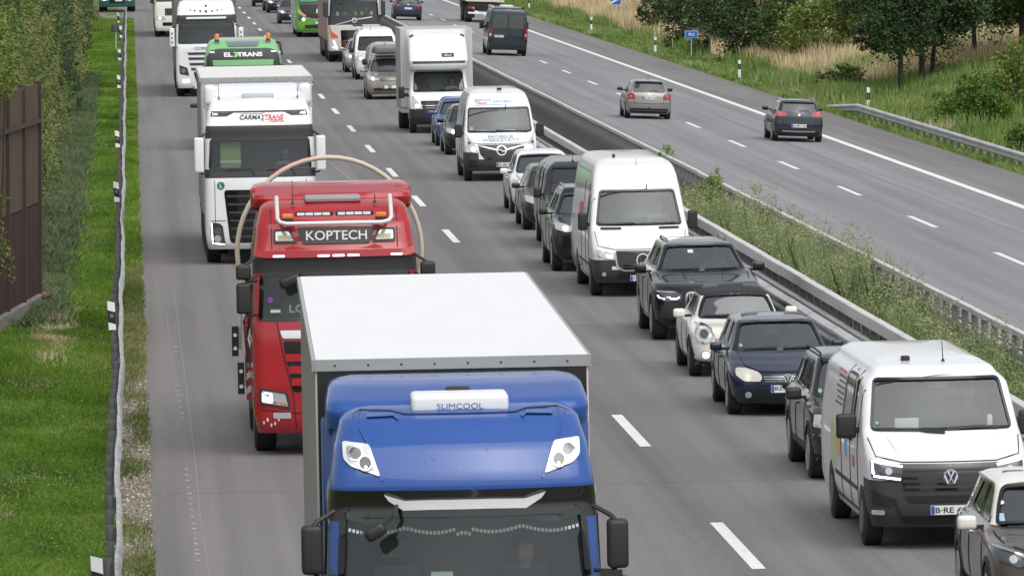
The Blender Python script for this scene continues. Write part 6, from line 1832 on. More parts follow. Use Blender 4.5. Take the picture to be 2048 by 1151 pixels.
# ================================================================ LORRIES
GT = 'lorries queueing in the right-hand lane'
M_TARP = noise_mat('curtain_grey', [(.36, .355, .34), (.45, .445, .43)], 1.1, .6, stretch=(1, 1, .15))
M_ROOFW = mat('trailer_roof_white', (.76, .765, .77), .45)
def ribbed_roof():
    if 'ribbed_roof' in MATS: return MATS['ribbed_roof']
    m = mat('ribbed_roof', (.76, .765, .77), .42)
    b = m.node_tree.nodes['Principled BSDF']; tc = N(m, 'ShaderNodeTexCoord'); w = N(m, 'ShaderNodeTexWave', bands_direction='Y')
    w.inputs['Scale'].default_value = 1.4; w.inputs['Distortion'].default_value = .3; LK(m, tc.outputs['Object'], w.inputs['Vector'])
    bp = N(m, 'ShaderNodeBump'); bp.inputs['Strength'].default_value = .12; bp.inputs['Distance'].default_value = .05
    LK(m, w.outputs['Fac'], bp.inputs['Height']); LK(m, bp.outputs[0], b.inputs['Normal'])
    nz = N(m, 'ShaderNodeTexNoise'); nz.inputs['Scale'].default_value = 1.2; nz.inputs['Detail'].default_value = 8
    mp = N(m, 'ShaderNodeMapping'); mp.inputs['Scale'].default_value = (2.2, .35, 1); LK(m, tc.outputs['Object'], mp.inputs['Vector']); LK(m, mp.outputs[0], nz.inputs['Vector'])
    cr = N(m, 'ShaderNodeValToRGB'); cr.color_ramp.elements[0].position = .3; cr.color_ramp.elements[0].color = (.77, .773, .775, 1); cr.color_ramp.elements[1].position = .62; cr.color_ramp.elements[1].color = (.78, .785, .79, 1)
    LK(m, nz.outputs['Fac'], cr.inputs['Fac']); LK(m, cr.outputs[0], b.inputs['Base Color'])
    return m
def truck_wheel(parent, x, y, r=.51, w=.32, m=None):
    return wheel(parent, x, y, r, w, .58, m or M_STEELRIM)
def trailer(b, y0, L, z1=4.0, hw=1.275, side=None, front=None, roof=None, name='trailer_body', axles=3, ztop_rail=True, lath=True):
    side = side or M_TARP
    o = rb(name, (-hw, hw, y0, y0 + L, .98, z1 - .02), side, b.root, .015, 1)
    MB().box(-hw + .006, hw - .006, y0 + .006, y0 + L - .006, z1 - .02, z1).build('trailer_roof', roof or ribbed_roof(), o)
    for sx in (-1, 1): MB().box(sx * hw - .03, sx * hw + .012 * sx + .015, y0 - .004, y0 + L + .004, z1 - .11, z1 - .005).build('roof_rail', M_SILV, o)
    MB().box(-hw - .004, hw + .004, y0 - .02, y0 - .001, z1 - .11, z1 - .003).build('front_rail', M_SILV, o)
    for k in range(8): MB().box(-1.1 + k * .31, -1.08 + k * .31, y0 - .026, y0 - .02, z1 - .07, z1 - .05).build('rivet', M_GREY, o)
    if front: MB().box(-hw + .02, hw - .02, y0 - .012, y0 - .001, 1.0, z1 - .112).build('front_wall', front, o)
    if lath:
        for k in range(int(L / 1.0)): MB().box(-hw - .008, -hw - .0, y0 + .3 + k * 1.0, y0 + .34 + k * 1.0, 1.05, z1 - .12).build('curtain_strap', mat('strap_grey', (.28, .28, .27), .6), o)
    MB().box(-hw + .02, hw - .02, y0, y0 + L, .78, .975).build('chassis', M_GREY, o)
    MB().box(-hw - .006, -hw + .02, y0 + 2.2, y0 + L - 4.5, .42, .95).build('side_guard', M_GREY, o)
    for k in range(axles):
        for sx in (-1, 1): truck_wheel(b.root, sx * 1.06, y0 + L - 4.2 + 1.31 * k)
    return o
def cab(name, X, s, pm, label, front, width=None, L=2.25, yaw=0., hw=1.24, bow=.10, r=.20, group=GT, ws=None, ztop=None, hero=True, dash=True, person=None, cloth=(.1, .15, .35), zl=None):
    zt = front[-1][0]
    width = width or [(.34, hw - .06), (.6, hw), (2.0, hw), (2.9, hw - .03), (zt - .35, hw - .10), (zt - .1, hw - .18), (zt, hw - .42)]
    rear = [(.34, L), (zt, L)]
    b = Body(name, (X, s), yaw).tag(label, 'lorry', group)
    b.shell('cab', [pm, M_INT], front=front, rear=rear, width=width, bow=bow, bowr=0., r=r, rr=.03, dz=.09)
    b.arches((1.38,), .62, .45, .52)
    zb_, zt_ = ws
    x0, x1 = hw - .12, hw - .16
    q = [(-x0, zb_), (x0, zb_), (x1, zt_), (-x1, zt_)]
    side = [[(.42, zb_ + .02), (1.35, zb_ - .1), (1.35, zt_ - .08), (.55, zt_ - .05)]]
    glaze(b, q, side, hero=hero, zlo=zl or 1.25, ztop=ztop or zt_ + .25, frame=.06)
    if hero:
        rb('dashboard', (-hw + .12, hw - .12, .28, .62, zb_ - .35, zb_ - .02), M_DASH, b.root, .05)
        steering(b.root, .55, .78, zb_ + .02, .24, 40)
        for sx in (-1, 1): seat(b.root, sx * .58, 1.35, zb_ - .42)
        rb('bunk_curtain', (-hw + .1, hw - .1, 1.75, 1.8, 1.3, zt_ + .2), mat('bunk_cloth', (.20, .21, .21), .9), b.root, .01)
        if person: driver(b, .58, 1.30, zb_ - .41, person, cloth, (.05, .035, .025), 'drivers in their vehicles')
    for sx in (-1, 1): truck_wheel(b.root, sx * 1.06, 1.38)
    for sx in (-1, 1): truck_wheel(b.root, sx * .95, 5.0, .51, .55)
    MB().box(-.45, .45, 2.25, 6.2, .75, 1.02).build('chassis', M_GREY, b.root)
    for sx in (-1, 1): rb('fuel_tank', (min(sx * .70, sx * 1.2), max(sx * .70, sx * 1.2), 2.5, 3.9, .45, 1.02), M_SILV, b.root, .08)
    return b
def truck_mirror(b, sx, x, y, z0, z1, m, w=.2, d=.16, arms=True, low=False):
    o = obj('wing_mirror', rbox(min(x, x + sx * w), max(x, x + sx * w), y, y + d, z0, z1, .05, 3), m, b.root, 50)
    if arms:
        for z in (z1 + .03, z0 - .03):
            MB().tube([(sx * 1.16, y + .22, z + (.08 if z > z0 else 0)), (x + sx * .04, y + .1, z), (x + sx * w * .5, y + .08, z1 - .03 if z > z0 else z0 + .03)], .022, 6).build('mirror_arm', M_BLACK, o, 50)
    MB().box(min(x, x + sx * w) + .02, max(x, x + sx * w) - .02, y + d - .002, y + d + .004, z0 + .04, z1 - .04).build('mirror_glass', M_CHROME, o)
    return o
def valance(b, z, hw, n, m, name='curtain', y=.42, depth=.1):
    """scalloped curtain along the top of the windscreen"""
    pts = []
    for k in range(n):
        for t in np.linspace(0, 1, 6)[:-1 if k < n - 1 else None]:
            pts.append((-hw + 2 * hw * (k + t) / n, z - depth * .5 - depth * .5 * math.sin(math.pi * t)))
    V = [(x, y, z) for x, _ in pts] + [(x, y + .01 * math.sin(x * 30), q) for x, q in pts]
    n2 = len(pts)
    return obj(name, mesh_from(V, [(i, i + 1, n2 + i + 1, n2 + i) for i in range(n2 - 1)]), m, b.root)

# ---- blue articulated lorry, foreground
P_TBLUE = paint('paint_lorry_blue', (.018, .078, .31), .0, .36, .08); P_TRED = paint('paint_lorry_red', (.36, .012, .018), .0, .3, .15)
P_TGREEN = paint('paint_lorry_green', (.20, .48, .20), .0, .35, .15); P_TEAL = paint('paint_teal', (.01, .10, .10), .0, .35, .2)
def lorry_blue():
    front = [(.34, .12), (.5, .02), (1.2, .0), (1.9, .04), (2.0, .08), (2.80, .27), (2.99, .26), (3.03, .22), (3.10, .26), (3.40, .45), (3.58, .72), (3.66, .98), (3.70, 1.3), (3.72, 1.8)]
    b = cab('articulated_lorry', 3.02, 59.5, P_TBLUE, 'bright blue articulated lorry with white trailer roof in the foreground', front, ws=(2.02, 2.78), yaw=R(-.85), person='driver of the blue lorry in a blue shirt', cloth=(.05, .08, .25), r=.24, bow=.13)
    # dark visor band with pale smile
    b.region(M_GLOSS, lambda x, y, z: 2.74 < z < 3.0 and y < .62)
    b.decal('visor_trim', [(-.71, 2.955), (-.53, 2.90), (-.3, 2.905), (.3, 2.905), (.55, 2.90), (.74, 2.955), (.70, 2.90), (.56, 2.815), (.3, 2.82), (-.3, 2.82), (-.54, 2.815), (-.67, 2.90)], mat('trim_white', (.72, .73, .74), .3, .2, .5), off=.05, th=-.01)
    b.line('roof_seam', [(-.98, 3.66), (-.62, 3.655), (-.50, 3.63), (.50, 3.63), (.62, 3.655), (.98, 3.66)], .007, mat('seam_blue', (.004, .012, .05), .5))
    for sx in (-1, 1):
        b.line('roof_step', [(sx * .84, 3.62), (sx * .60, 3.63), (sx * .56, 3.60)], .02, P_TBLUE, off=.02)
        b.line('roof_crease', [(sx * .72, 3.08), (sx * .84, 3.40), (sx * .96, 3.62)], .02, P_TBLUE, off=.015)
        q = [(sx * 1.07, 3.42), (sx * .83, 3.395), (sx * .735, 3.115), (sx * 1.0, 3.205), (sx * 1.065, 3.27)]
        h = b.decal('roof_lamp', rounded(q, .03), mat('lamp_case', (.72, .74, .76), .12, .1, 1.0), off=.018)
        q2 = [(sx * 1.035, 3.385), (sx * .86, 3.365), (sx * .785, 3.165), (sx * .98, 3.225), (sx * 1.03, 3.28)]
        b.decal('lamp_well', rounded(q2, .03), mat('lamp_silver', (.45, .46, .47), .2, .6, 1.0), off=.022, th=0, parent=h)
        for (cx, cz) in ((.955, 3.32), (.87, 3.235)):
            b.line('lamp_ring', circ(sx * cx, cz, .062, 16), .016, M_CHROME, closed=True, off=.03, th=0, parent=h, res=1)
            b.decal('lamp_reflector', circ(sx * cx, cz, .052, 14), M_LENSD, off=.026, th=0, parent=h)
        b.decal('lit_bulb', circ(sx * .865, 3.20, .014, 8), M_LITA, off=.034, th=0, parent=h)
        truck_mirror(b, sx, sx * 1.27, -.02, 2.28, 2.72, M_BLACK, .19, .2)
        truck_mirror(b, sx, sx * 1.28, .0, 1.98, 2.21, M_BLACK, .18, .2, False)
        MB().box(sx * 1.30 - .1, sx * 1.30 + .1, .0, .01, 2.2, 2.27).build('mirror_bracket', M_BLACK, b.root)
        rb('side_fairing', (min(sx * 1.08, sx * 1.235), max(sx * 1.08, sx * 1.235), 2.2, 2.62, 1.2, 3.5), P_TBLUE, b.root, .04)
    # kerb mirror on its stalk
    o = obj('kerb_mirror', rbox(-.10, .10, -.06, .06, -.06, .06, .05, 3), M_BLACK, b.root, 50); o.rotation_euler = (0, R(-30), 0); o.location = (-.80, -.08, 2.66)
    MB().tube([(-.60, .22, 2.86), (-.64, .0, 2.80), (-.74, -.06, 2.72)], .02, 6).build('kerb_mirror_arm', M_BLACK, b.root, 40)
    # wind deflector and cooling unit
    b.shell('wind_deflector', P_TBLUE, use=False, front=[(3.46, 1.25), (3.62, 1.14), (3.70, 1.22), (3.82, 1.7), (3.86, 2.0), (3.87, 2.2)], rear=[(3.46, 2.55), (3.87, 2.55)], width=[(3.46, 1.2), (3.66, 1.2), (3.82, 1.16), (3.86, 1.08), (3.87, .95)], bow=.18, bowr=0, r=.22, rr=.03)
    rb('cooling_unit', (-.43, .45, .98, 1.55, 3.62, 3.79), M_WHITE, b.root, .05, 3)
    k = b.bvh
    b.bvh = BVHTree.FromPolygons([Vector((-1, .98, 3)), Vector((1, .98, 3)), Vector((1, .98, 4.2)), Vector((-1, .98, 4.2))], [(0, 1, 2, 3)])
    b.text('unit_text', 'SLIMCOOL', .01, 3.685, .42, .05, mat('text_blue', (.12, .16, .32), .5), off=.004, bold=0); b.bvh = k
    rb('unit_vent', (-.1, .12, 1.5, 1.62, 3.76, 3.82), M_BLACK, b.root, .02)
    for sx in (-1, 1):
        b.line('door_gap', [(.62, 1.3), (.62, 2.72), (1.5, 2.80), (1.5, 1.3)], .016, M_GASKET, view='L' if sx < 0 else 'R')
    # dead insects and road grime on the forehead
    rr2 = random.Random(5)
    for k in range(26):
        b.decal('insect_speck', circ(rr2.uniform(-.9, .9), rr2.uniform(3.08, 3.42), rr2.uniform(.003, .007), 5), mat('grime', (.10, .09, .075), .9), off=.003, th=0)
    # inside
    m_t = mat('tassel_white', (.6, .62, .62), .9)
    v = valance(b, 2.80, 1.05, 4, mat('curtain_dark', (.06, .07, .07), .9), y=.36, depth=.12)
    mb = MB()
    for k in range(60):
        x = -1.02 + 2.04 * k / 59; z = 2.665 - .05 * abs(math.sin(math.pi * (x + 1.05) / .525)) - (.05 if abs(x) < .06 else 0)
        mb.box(x - .012, x + .012, .355, .36, z - .03, z)
    mb.build('tassel_fringe', m_t, b.root)
    loose(b, 'safety_vest', (-.92, -.25, .42, .6, 2.02, 2.13), mat('hi_vis_green', (.25, .62, .05), .8), .03, 'green vest on the dashboard of the blue lorry', 'vest'); loose(b, 'paper_sheet', (-.3, -.1, .4, .5, 2.14, 2.24), M_PAPER, .01, 'white paper on the dashboard of the blue lorry', 'paper')
    b.line('wiper', [(-.9, 2.04), (-.2, 2.06)], .03, M_BLACK, off=.03)
    grille_bars(b, rect(-.95, .95, .9, 1.75), [1.05, 1.25, 1.45, 1.65], [.9] * 4, M_GREY, .05)
    trailer(b, 2.85, 13.4, 4.0, front=mat('front_black', (.012, .012, .013), .5))
def lorry_red():
    front = [(.30, .16), (.42, .03), (1.0, 0), (1.8, .03), (2.02, .08), (2.70, .22), (2.92, .18), (3.0, .17), (3.04, .24), (3.40, .38), (3.62, .62), (3.72, .95), (3.76, 1.4), (3.78, 1.8)]
    b = cab('tank_lorry', 3.08, 98.7, P_TRED, 'red lorry lettered KOPTECH with roof light bar and hose arch', front, ws=(2.02, 2.68), r=.20, person='driver of the red lorry', cloth=(.12, .1, .1), bow=.11)
    b.region(M_GREY, lambda x, y, z: 2.68 < z < 2.94 and y < .5)
    b.line('visor_lip', [(-1.18, 3.01), (-1.05, 2.975), (1.05, 2.975), (1.18, 3.01)], .10, P_TRED, off=.05)
    for x in (-.83, -.17, .05, .27, .91): b.decal('marker_lamp', rounded(rect(x - .085, x + .085, 2.935, 2.962), .01), M_LITW, off=.056, th=-.02)
    q = [(-.56, 3.36), (-.47, 3.12), (.52, 3.12), (.61, 3.36)]
    p_ = b.decal('name_panel', rounded(q, .03), mat('panel_dark', (.03, .03, .033), .4), off=.02)
    b.text('lettering', 'KOPTECH', .03, 3.24, .90, .135, mat('letter_white', (.8, .8, .8), .4), off=.028, bold=.01, parent=p_)
    for sx in (-1, 1):
        h = b.decal('roof_lamp', rounded([(sx * .90, 3.33), (sx * .66, 3.34), (sx * .55, 3.13), (sx * .90, 3.13)], .02), M_GREY, off=.015)
        b.decal('lamp_lens', rounded([(sx * .87, 3.30), (sx * .68, 3.31), (sx * .60, 3.17), (sx * .87, 3.17)], .02), M_LENS, off=.022, th=0, parent=h)
        b.decal('lamp_reflector', rounded(rect(min(sx * .84, sx * .66), max(sx * .84, sx * .66), 3.18, 3.25), .02), mat('lamp_warm', (.5, .45, .3), .3), off=.026, th=0, parent=h)
        obj('beacon', rbox(sx * .69 - .08, sx * .69 + .08, .22, .36, 3.50, 3.57, .02, 2), M_AMBER, b.root, 40); obj('beacon_base', rbox(sx * .69 - .085, sx * .69 + .085, .21, .37, 3.44, 3.50, .02, 2), M_BLACK, b.root, 40)
        lb = obj('led_bar', rbox(sx * .30 - .28, sx * .30 + .28, .18, .26, 3.53, 3.60, .015, 1), M_BLACK, b.root, 40)
        for k in range(4): MB().box(sx * .30 - .25 + .125 * k, sx * .30 - .14 + .125 * k, .172, .179, 3.545, 3.585).build('led_strip', mat('led_white', (.8, .82, .84), .3), lb)
        b.line('cab_seam', [(sx * .93, 3.05), (sx * .93, 3.62)], .012, M_GASKET)
        rb('deflector_fin', (min(sx * .92, sx * 1.2), max(sx * .92, sx * 1.2), 1.7, 2.3, 3.55, 3.90), P_TRED, b.root, .08, 3)
        # mirrors
        truck_mirror(b, sx, sx * 1.25, .0, 2.62, 2.84, M_BLACK, .22, .2); truck_mirror(b, sx, sx * 1.25, .0, 2.12, 2.57, M_BLACK, .22, .2)
    MB().tube([(-.84, .62, 3.80), (-.84, .42, 3.68), (-.84, .16, 3.50), (-.80, .10, 3.45), (-.70, .08, 3.43), (.70, .08, 3.43), (.80, .10, 3.45), (.84, .16, 3.50), (.84, .42, 3.68), (.84, .62, 3.80)], .032, 10).build('light_bar', mat('tube_white', (.72, .70, .68), .35, .3), b.root, 50)
    b.shell('wind_deflector', P_TRED, use=False, front=[(3.62, 1.3), (3.74, 1.15), (3.80, 1.25), (3.92, 1.75), (3.95, 2.0)], rear=[(3.62, 2.4), (3.95, 2.4)], width=[(3.62, 1.18), (3.8, 1.18), (3.92, 1.15), (3.95, 1.05)], bow=.15, bowr=0, r=.2, rr=.03)
    rb('roof_hatch', (-.42, .42, .85, 1.3, 3.70, 3.80), mat('hatch_grey', (.32, .30, .31), .4), b.root, .05)
    antenna(b, -.60, .75, 3.70, .34, .0); antenna(b, .62, .75, 3.70, .12, .0)
    o = obj('kerb_mirror', rbox(-.16, .16, -.12, .04, -.08, .08, .06, 3), M_BLACK, b.root, 50); o.location = (-.68, -.05, 2.60); o.rotation_euler = (0, R(-20), 0)
    v = valance(b, 2.72, 1.0, 12, mat('curtain_red', (.22, .02, .02), .9), y=.34, depth=.12)
    k0 = b.bvh; b.bvh = BVHTree.FromPolygons([Vector((-1.5, .26, 1)), Vector((1.5, .26, 1)), Vector((1.5, .26, 3)), Vector((-1.5, .26, 3))], [(0, 1, 2, 3)])
    nb = b.decal('name_board', rect(-.78, -.30, 2.08, 2.26), mat('board_dark', (.02, .03, .03), .4), off=.0, th=.01, flat=True); b.text('board_text', 'LOL', -.52, 2.17, .34, .12, M_PAPER, off=.006, parent=nb); b.bvh = k0
    b.decal('badge_sticker', rect(-1.0, -.93, 2.26, 2.36), mat('sticker_violet', (.2, .05, .35), .5), off=-.01, th=-.002); b.decal('badge_sticker', rect(-.97, -.82, 2.12, 2.17), mat('sticker_pale'), off=-.01, th=-.002)
    # lower face
    g_ = grille_bars(b, [(-.80, 1.70), (-.66, .95), (.66, .95), (.80, 1.70)], [1.10, 1.28, 1.46], [.68, .72, .76], P_TRED, .11, r=.05)
    b.decal('grille_trim', rounded([(-.84, 1.86), (-.80, 1.74), (.80, 1.74), (.84, 1.86)], .03), M_CHROME, off=.02)
    b.decal('grille_slot', rounded(rect(-.76, .76, 1.53, 1.70), .03), M_GLOSS, off=.024)
    b.line('panel_gap', [(-.88, 1.98), (-.80, 1.5), (-.66, .9), (-.62, .4)], .014, M_GASKET); b.line('panel_gap', [(.88, 1.98), (.80, 1.5), (.66, .9), (.62, .4)], .014, M_GASKET)
    b.line('panel_gap', [(-1.2, .70), (-.66, .64), (.66, .64), (1.2, .70)], .014, M_GASKET)
    lamp(b, [(-1.16, 1.02), (-1.17, .78), (-.70, .70), (-.74, .95)], M_GREY, [('lamp_lens', rounded([(-1.12, .98), (-1.13, .80), (-.74, .74), (-.78, .92)], .02), M_LENS), ('lit_bulb', rounded([(-1.12, .96), (-1.12, .81), (-.96, .79), (-.97, .94)], .03), M_LIT), ('turn_light', rounded([(-.98, .79), (-.75, .745), (-.76, .78), (-.96, .82)], .01), M_AMBER)])
    for sx in (-1, 1): b.decal('fog_lamp', rounded(rect(min(sx * .96, sx * .70), max(sx * .96, sx * .70), .56, .65), .02), M_LENS, off=.012)
    for k in range(5): b.decal('paint_chip', circ(-1.10 + .055 * k, .50 + .05 * math.sin(k * 2), .016, 6, .03), M_PAPER, off=.004, th=0)
    plate(b, 0, .50, '')
    # bodywork behind the cab: tank, racks, hose arch
    m_tank = mat('tank_brown', (.15, .12, .10), .45, .3)
    obj('tank', lathe([(2.9, .3), (2.95, .85), (3.0, 1.0), (9.4, 1.0), (9.5, .8), (9.55, .3)], 24, 'y', (0, 0, 2.1)), m_tank, b.root, 40)
    n = 28; pts = [(1.40 * math.cos(math.pi * k / n * 1.16 - .25), 3.0 + .0 * k, 2.86 + 1.42 * math.sin(math.pi * k / n * 1.16 - .25)) for k in range(n + 1)]
    pts = [(1.40, 3.0, 1.4)] + pts + [(-1.40, 3.0, 1.4)]
    MB().tube(pts, .038, 10).build('hose_arch', mat('hose_cream', (.55, .50, .40), .55), b.root, 50)
    MB().tube([(pts[k][0] * 1.02, 2.99, pts[k][2] + .038) for k in range(16, 21)], .008, 5).build('hose_stripe', mat('hose_red', (.5, .05, .04), .5), b.root)
    for (x, z0, z1) in ((-1.46, 1.30, 1.75), (-1.38, .72, 1.20)):
        rk = MB().box(x - .05, x + .05, 2.9, 3.0, z0, z1).build('lamp_bracket', M_BLACK, b.root)
        for z in (z0 + .12, z1 - .13): obj('bracket_lamp', lathe([(0, .03), (.02, .03), (.03, .015)], 12, 'y', (x, 2.865, z)), M_WHITE, rk)
    MB().box(-1.30, -1.14, 3.02, 3.05, .62, 1.12).build('warning_panel', mat('warn_red', (.5, .03, .03), .5), b.root)
    for k in range(2):
        z = .70 + .22 * k
        MB().add(*extr([(-1.30, z), (-1.14, z + .14), (-1.14, z + .24), (-1.30, z + .1)], .004)).build('warning_stripe', M_WHITE, b.root).location = (0, 3.014, 0)
    for k in range(4): MB().tube([(-1.18 - .03 * k, 2.7 + .1 * k, 1.2), (-1.26 - .02 * k, 2.8, 1.6 + .08 * k), (-1.16, 2.9, 2.0 + .05 * k)], .022, 6).build('pipe', (M_SILV, M_BLACK, P_TRED, M_GREY)[k], b.root, 40)
    rb('tool_locker', (-1.24, -.8, 2.5, 2.85, .5, 1.6), M_GREY, b.root, .03); rb('side_cover', (-1.235, -1.15, 1.95, 2.35, .55, 1.9), mat('cover_brown', (.13, .10, .085), .5), b.root, .03)
    MB().box(-1.23, -1.2, 3.2, 8.5, .45, .95).build('side_guard', M_GREY, b.root)
    for y in (6.2, 7.5):
        for sx in (-1, 1): truck_wheel(b.root, sx * 1.02, y)
def lorry_ford():
    front = [(.32, .14), (.45, .02), (1.0, 0), (1.85, .02), (2.0, .05), (2.12, .08), (2.80, .20), (3.08, .20), (3.14, .26), (3.40, .44), (3.60, .72), (3.68, 1.0), (3.71, 1.4), (3.72, 1.8)]
    b = cab('articulated_lorry', 2.95, 149.2, P_WHITE, 'white articulated lorry lettered CARMAXTRANS behind the red lorry', front, ws=(2.12, 2.78), r=.18, person='driver of the white CARMAXTRANS lorry in a pale shirt', cloth=(.4, .42, .43), bow=.10)
    b.region(M_GREY, lambda x, y, z: 2.76 < z < 3.08 and y < .55)
    b.region(M_GREY, lambda x, y, z: 1.9 < z < 2.16 and y < .40)
    b.decal('forehead_stripe', [(-1.06, 3.40), (1.06, 3.40), (1.08, 3.29), (.72, 3.29), (.56, 3.375), (-.56, 3.375), (-.72, 3.29), (-1.08, 3.29)], M_GREY, off=.012)
    for sx in (-1, 1):
        b.decal('roof_lamp', rounded([(sx * 1.04, 3.345), (sx * .94, 3.365), (sx * .90, 3.32), (sx * 1.04, 3.31)], .01), M_LENS, off=.018)
        truck_mirror(b, sx, sx * 1.25, -.05, 2.06, 2.84, P_WHITE, .21, .2)
        b.line('corner_gap', [(sx * 1.02, 1.88), (sx * 1.02, .6)], .012, M_GASKET)
        rb('side_fairing', (min(sx * 1.08, sx * 1.235), max(sx * 1.08, sx * 1.235), 2.2, 2.55, 1.2, 3.4), P_WHITE, b.root, .04)
        antenna(b, sx * .88, .95, 3.68, .30, .0)
        rb('deflector_fin', (min(sx * .92, sx * 1.2), max(sx * .92, sx * 1.2), 1.35, 2.3, 3.5, 3.96), P_WHITE, b.root, .10, 3)
    b.text('lettering', 'CARMA', -.20, 3.265, .47, .10, mat('letter_dark', (.05, .05, .06), .4), off=.02, shear=.25); b.text('lettering', 'X', .08, 3.25, .10, .16, mat('letter_dark'), off=.014, shear=.3); b.text('lettering', 'TRANS', .34, 3.265, .42, .10, mat('letter_red', (.55, .06, .05), .4), off=.02, shear=.25)
    b.line('lettering_rule', [(-.42, 3.335), (.05, 3.335), (.12, 3.36)], .012, mat('letter_red')); b.line('lettering_rule', [(.12, 3.20), (.54, 3.20)], .010, mat('letter_red')); b.text('lettering', 'LOGISTICS', .38, 3.165, .34, .04, mat('letter_red'), off=.012, shear=.25)
    b.shell('wind_deflector', P_WHITE, use=False, front=[(3.6, 1.3), (3.72, 1.2), (3.78, 1.3), (3.92, 1.75), (3.96, 2.0)], rear=[(3.6, 2.35), (3.96, 2.35)], width=[(3.6, 1.1), (3.8, 1.08), (3.92, 1.0), (3.96, .8)], bow=.1, bowr=0, r=.15, rr=.03)
    rb('roof_hatch', (-.36, .36, .95, 1.35, 3.66, 3.77), mat('hatch_pale', (.5, .53, .56), .4), b.root, .04)
    q = [(-.82, 1.66), (-.70, .48), (.70, .48), (.82, 1.66)]
    grille_bars(b, q, [.62, .80, .98, 1.16, 1.34, 1.52], [.66, .68, .7, .72, .74, .76], M_GREY, .05, r=.08)
    lamp(b, [(-1.14, .95), (-1.12, .46), (-.80, .42), (-.86, .86), (-.92, .92)], M_LENSD, [('lamp_reflector', circ(-.98, .76, .08, 12), M_CHROME), ('lamp_reflector', circ(-.98, .58, .08, 12), M_LENS)], r=.03)
    for sx in (-1, 1): b.line('daytime_light', [(sx * 1.11, .93), (sx * 1.09, .48), (sx * .82, .45)], .03, M_LITW, off=.02)
    bd = b.decal('environment_badge', circ(-.885, 1.76, .085, 16), mat('badge_green', (.01, .16, .09), .5), off=.012)
    b.text('badge_letter', 'L', -.88, 1.76, .06, .09, M_WHITE, off=.018, parent=bd)
    b.line('bumper_gap', [(-1.2, .98), (-.8, .98)], .012, M_GASKET)
    v_ = loose(b, 'safety_vest', (-.88, -.42, .5, .58, 2.08, 2.72), mat('hi_vis_pale', (.40, .48, .24), .8), .03, 'pale green vest hanging in the CARMAXTRANS windscreen', 'vest')
    rb('reflective_band', (-.885, -.415, .49, .5, 2.24, 2.30), M_PAPER, v_, .01)
    for x, lb in ((-.2, 'leftmost'), (.1, 'middle'), (.3, 'rightmost')): loose(b, 'device', (x, x + .1, .34, .44, 2.09, 2.2), M_BLACK, .02, '%s small black device on the CARMAXTRANS dashboard' % lb, 'device', 'devices on the dashboard')
    b.line('wiper', [(-.75, 2.11), (-.2, 2.13), (-.12, 2.0)], .03, M_BLACK, off=.03); b.line('wiper', [(.15, 2.11), (.7, 2.13), (.78, 2.0)], .03, M_BLACK, off=.03)
    plate(b, 0, .42, '')
    trailer(b, 3.0, 9.3, 4.08, hw=1.26, front=mat('front_grey', (.42, .44, .46), .5), roof=mat('roof_cream', (.72, .70, .66), .5))
def lorry_green():
    front = [(.32, .14), (.45, .02), (1.0, 0), (1.75, .03), (1.9, .06), (2.55, .18), (2.84, .2), (3.0, .24), (3.22, .34), (3.36, .55), (3.46, .95), (3.52, 1.4), (3.54, 1.8)]
    b = cab('recovery_lorry', 3.70, 214.5, P_TGREEN, 'light green lorry lettered EL TRANS with two orange beacons', front, ws=(1.92, 2.56), hero=False)
    p_ = b.decal('name_panel', [(-1.16, 2.98), (-1.02, 3.17), (-.8, 3.22), (.8, 3.22), (1.02, 3.17), (1.16, 2.98), (1.18, 2.66), (-1.18, 2.66)], M_GREY, off=.02)
    b.decal('green_strip', rounded([(-.98, 2.86), (.98, 2.86), (.95, 2.68), (-.95, 2.68)], .02), P_TGREEN, off=.03)
    w = mat('letter_white'); b.text('lettering', 'EL', -.47, 3.03, .28, .14, w, off=.03, bold=.04, parent=p_); b.text('lettering', 'TRANS', .22, 3.03, .80, .14, w, off=.03, bold=.04, parent=p_)
    b.decal('lettering_arrow', [(-.32, 3.11), (-.20, 3.11), (-.12, 3.03), (-.20, 2.95), (-.32, 2.95), (-.24, 3.03)], P_TGREEN, off=.03, th=0, parent=p_)
    for sx in (-1, 1):
        b.decal('roof_lamp', rounded(rect(sx * .98 - .08, sx * .98 + .08, 3.09, 3.14), .02), M_LENS, off=.03)
        obj('beacon', lathe([(0, .075), (.14, .075), (.19, .05)], 12, 'z', (sx * .82, .75, 3.50)), M_AMBER, b.root, 40)
        obj('beacon_base', lathe([(0, .09), (.07, .06)], 10, 'z', (sx * .82, .75, 3.43)), M_BLACK, b.root, 40)
        truck_mirror(b, sx, sx * 1.3, .05, 1.75, 2.6, P_TGREEN, .2, .2); truck_mirror(b, sx, sx * 1.42, .0, 1.36, 1.5, M_BLACK, .3, .2, False)
        rb('step_cover', (min(sx * 1.2, sx * 1.36), max(sx * 1.2, sx * 1.36), .3, 1.0, .5, 1.3), mat('cover_white', (.6, .6, .6), .5), b.root, .04)
        MB().tube([(sx * 1.2, .2, 2.4), (sx * 1.35, .3, 1.7), (sx * 1.3, .5, 1.0)], .03, 6).build('hose', M_BLACK, b.root)
    b.decal('roof_glass', rounded([(-.48, 3.29), (.48, 3.29), (.54, 3.47), (-.54, 3.47)], .03), mat('smoked_roof', (.16, .18, .2), .2, 0, 1.0), off=.02)
    MB().tube([(.9, 1.2, 3.42), (1.2, 1.0, 3.36), (1.26, .8, 3.0)], .04, 8).build('intake_pipe', M_BLACK, b.root, 40); antenna(b, .8, .9, 3.5, .35, 0)
    rb('load_frame', (-1.2, 1.2, 2.9, 9.5, .9, 1.5), P_TGREEN, b.root, .04)
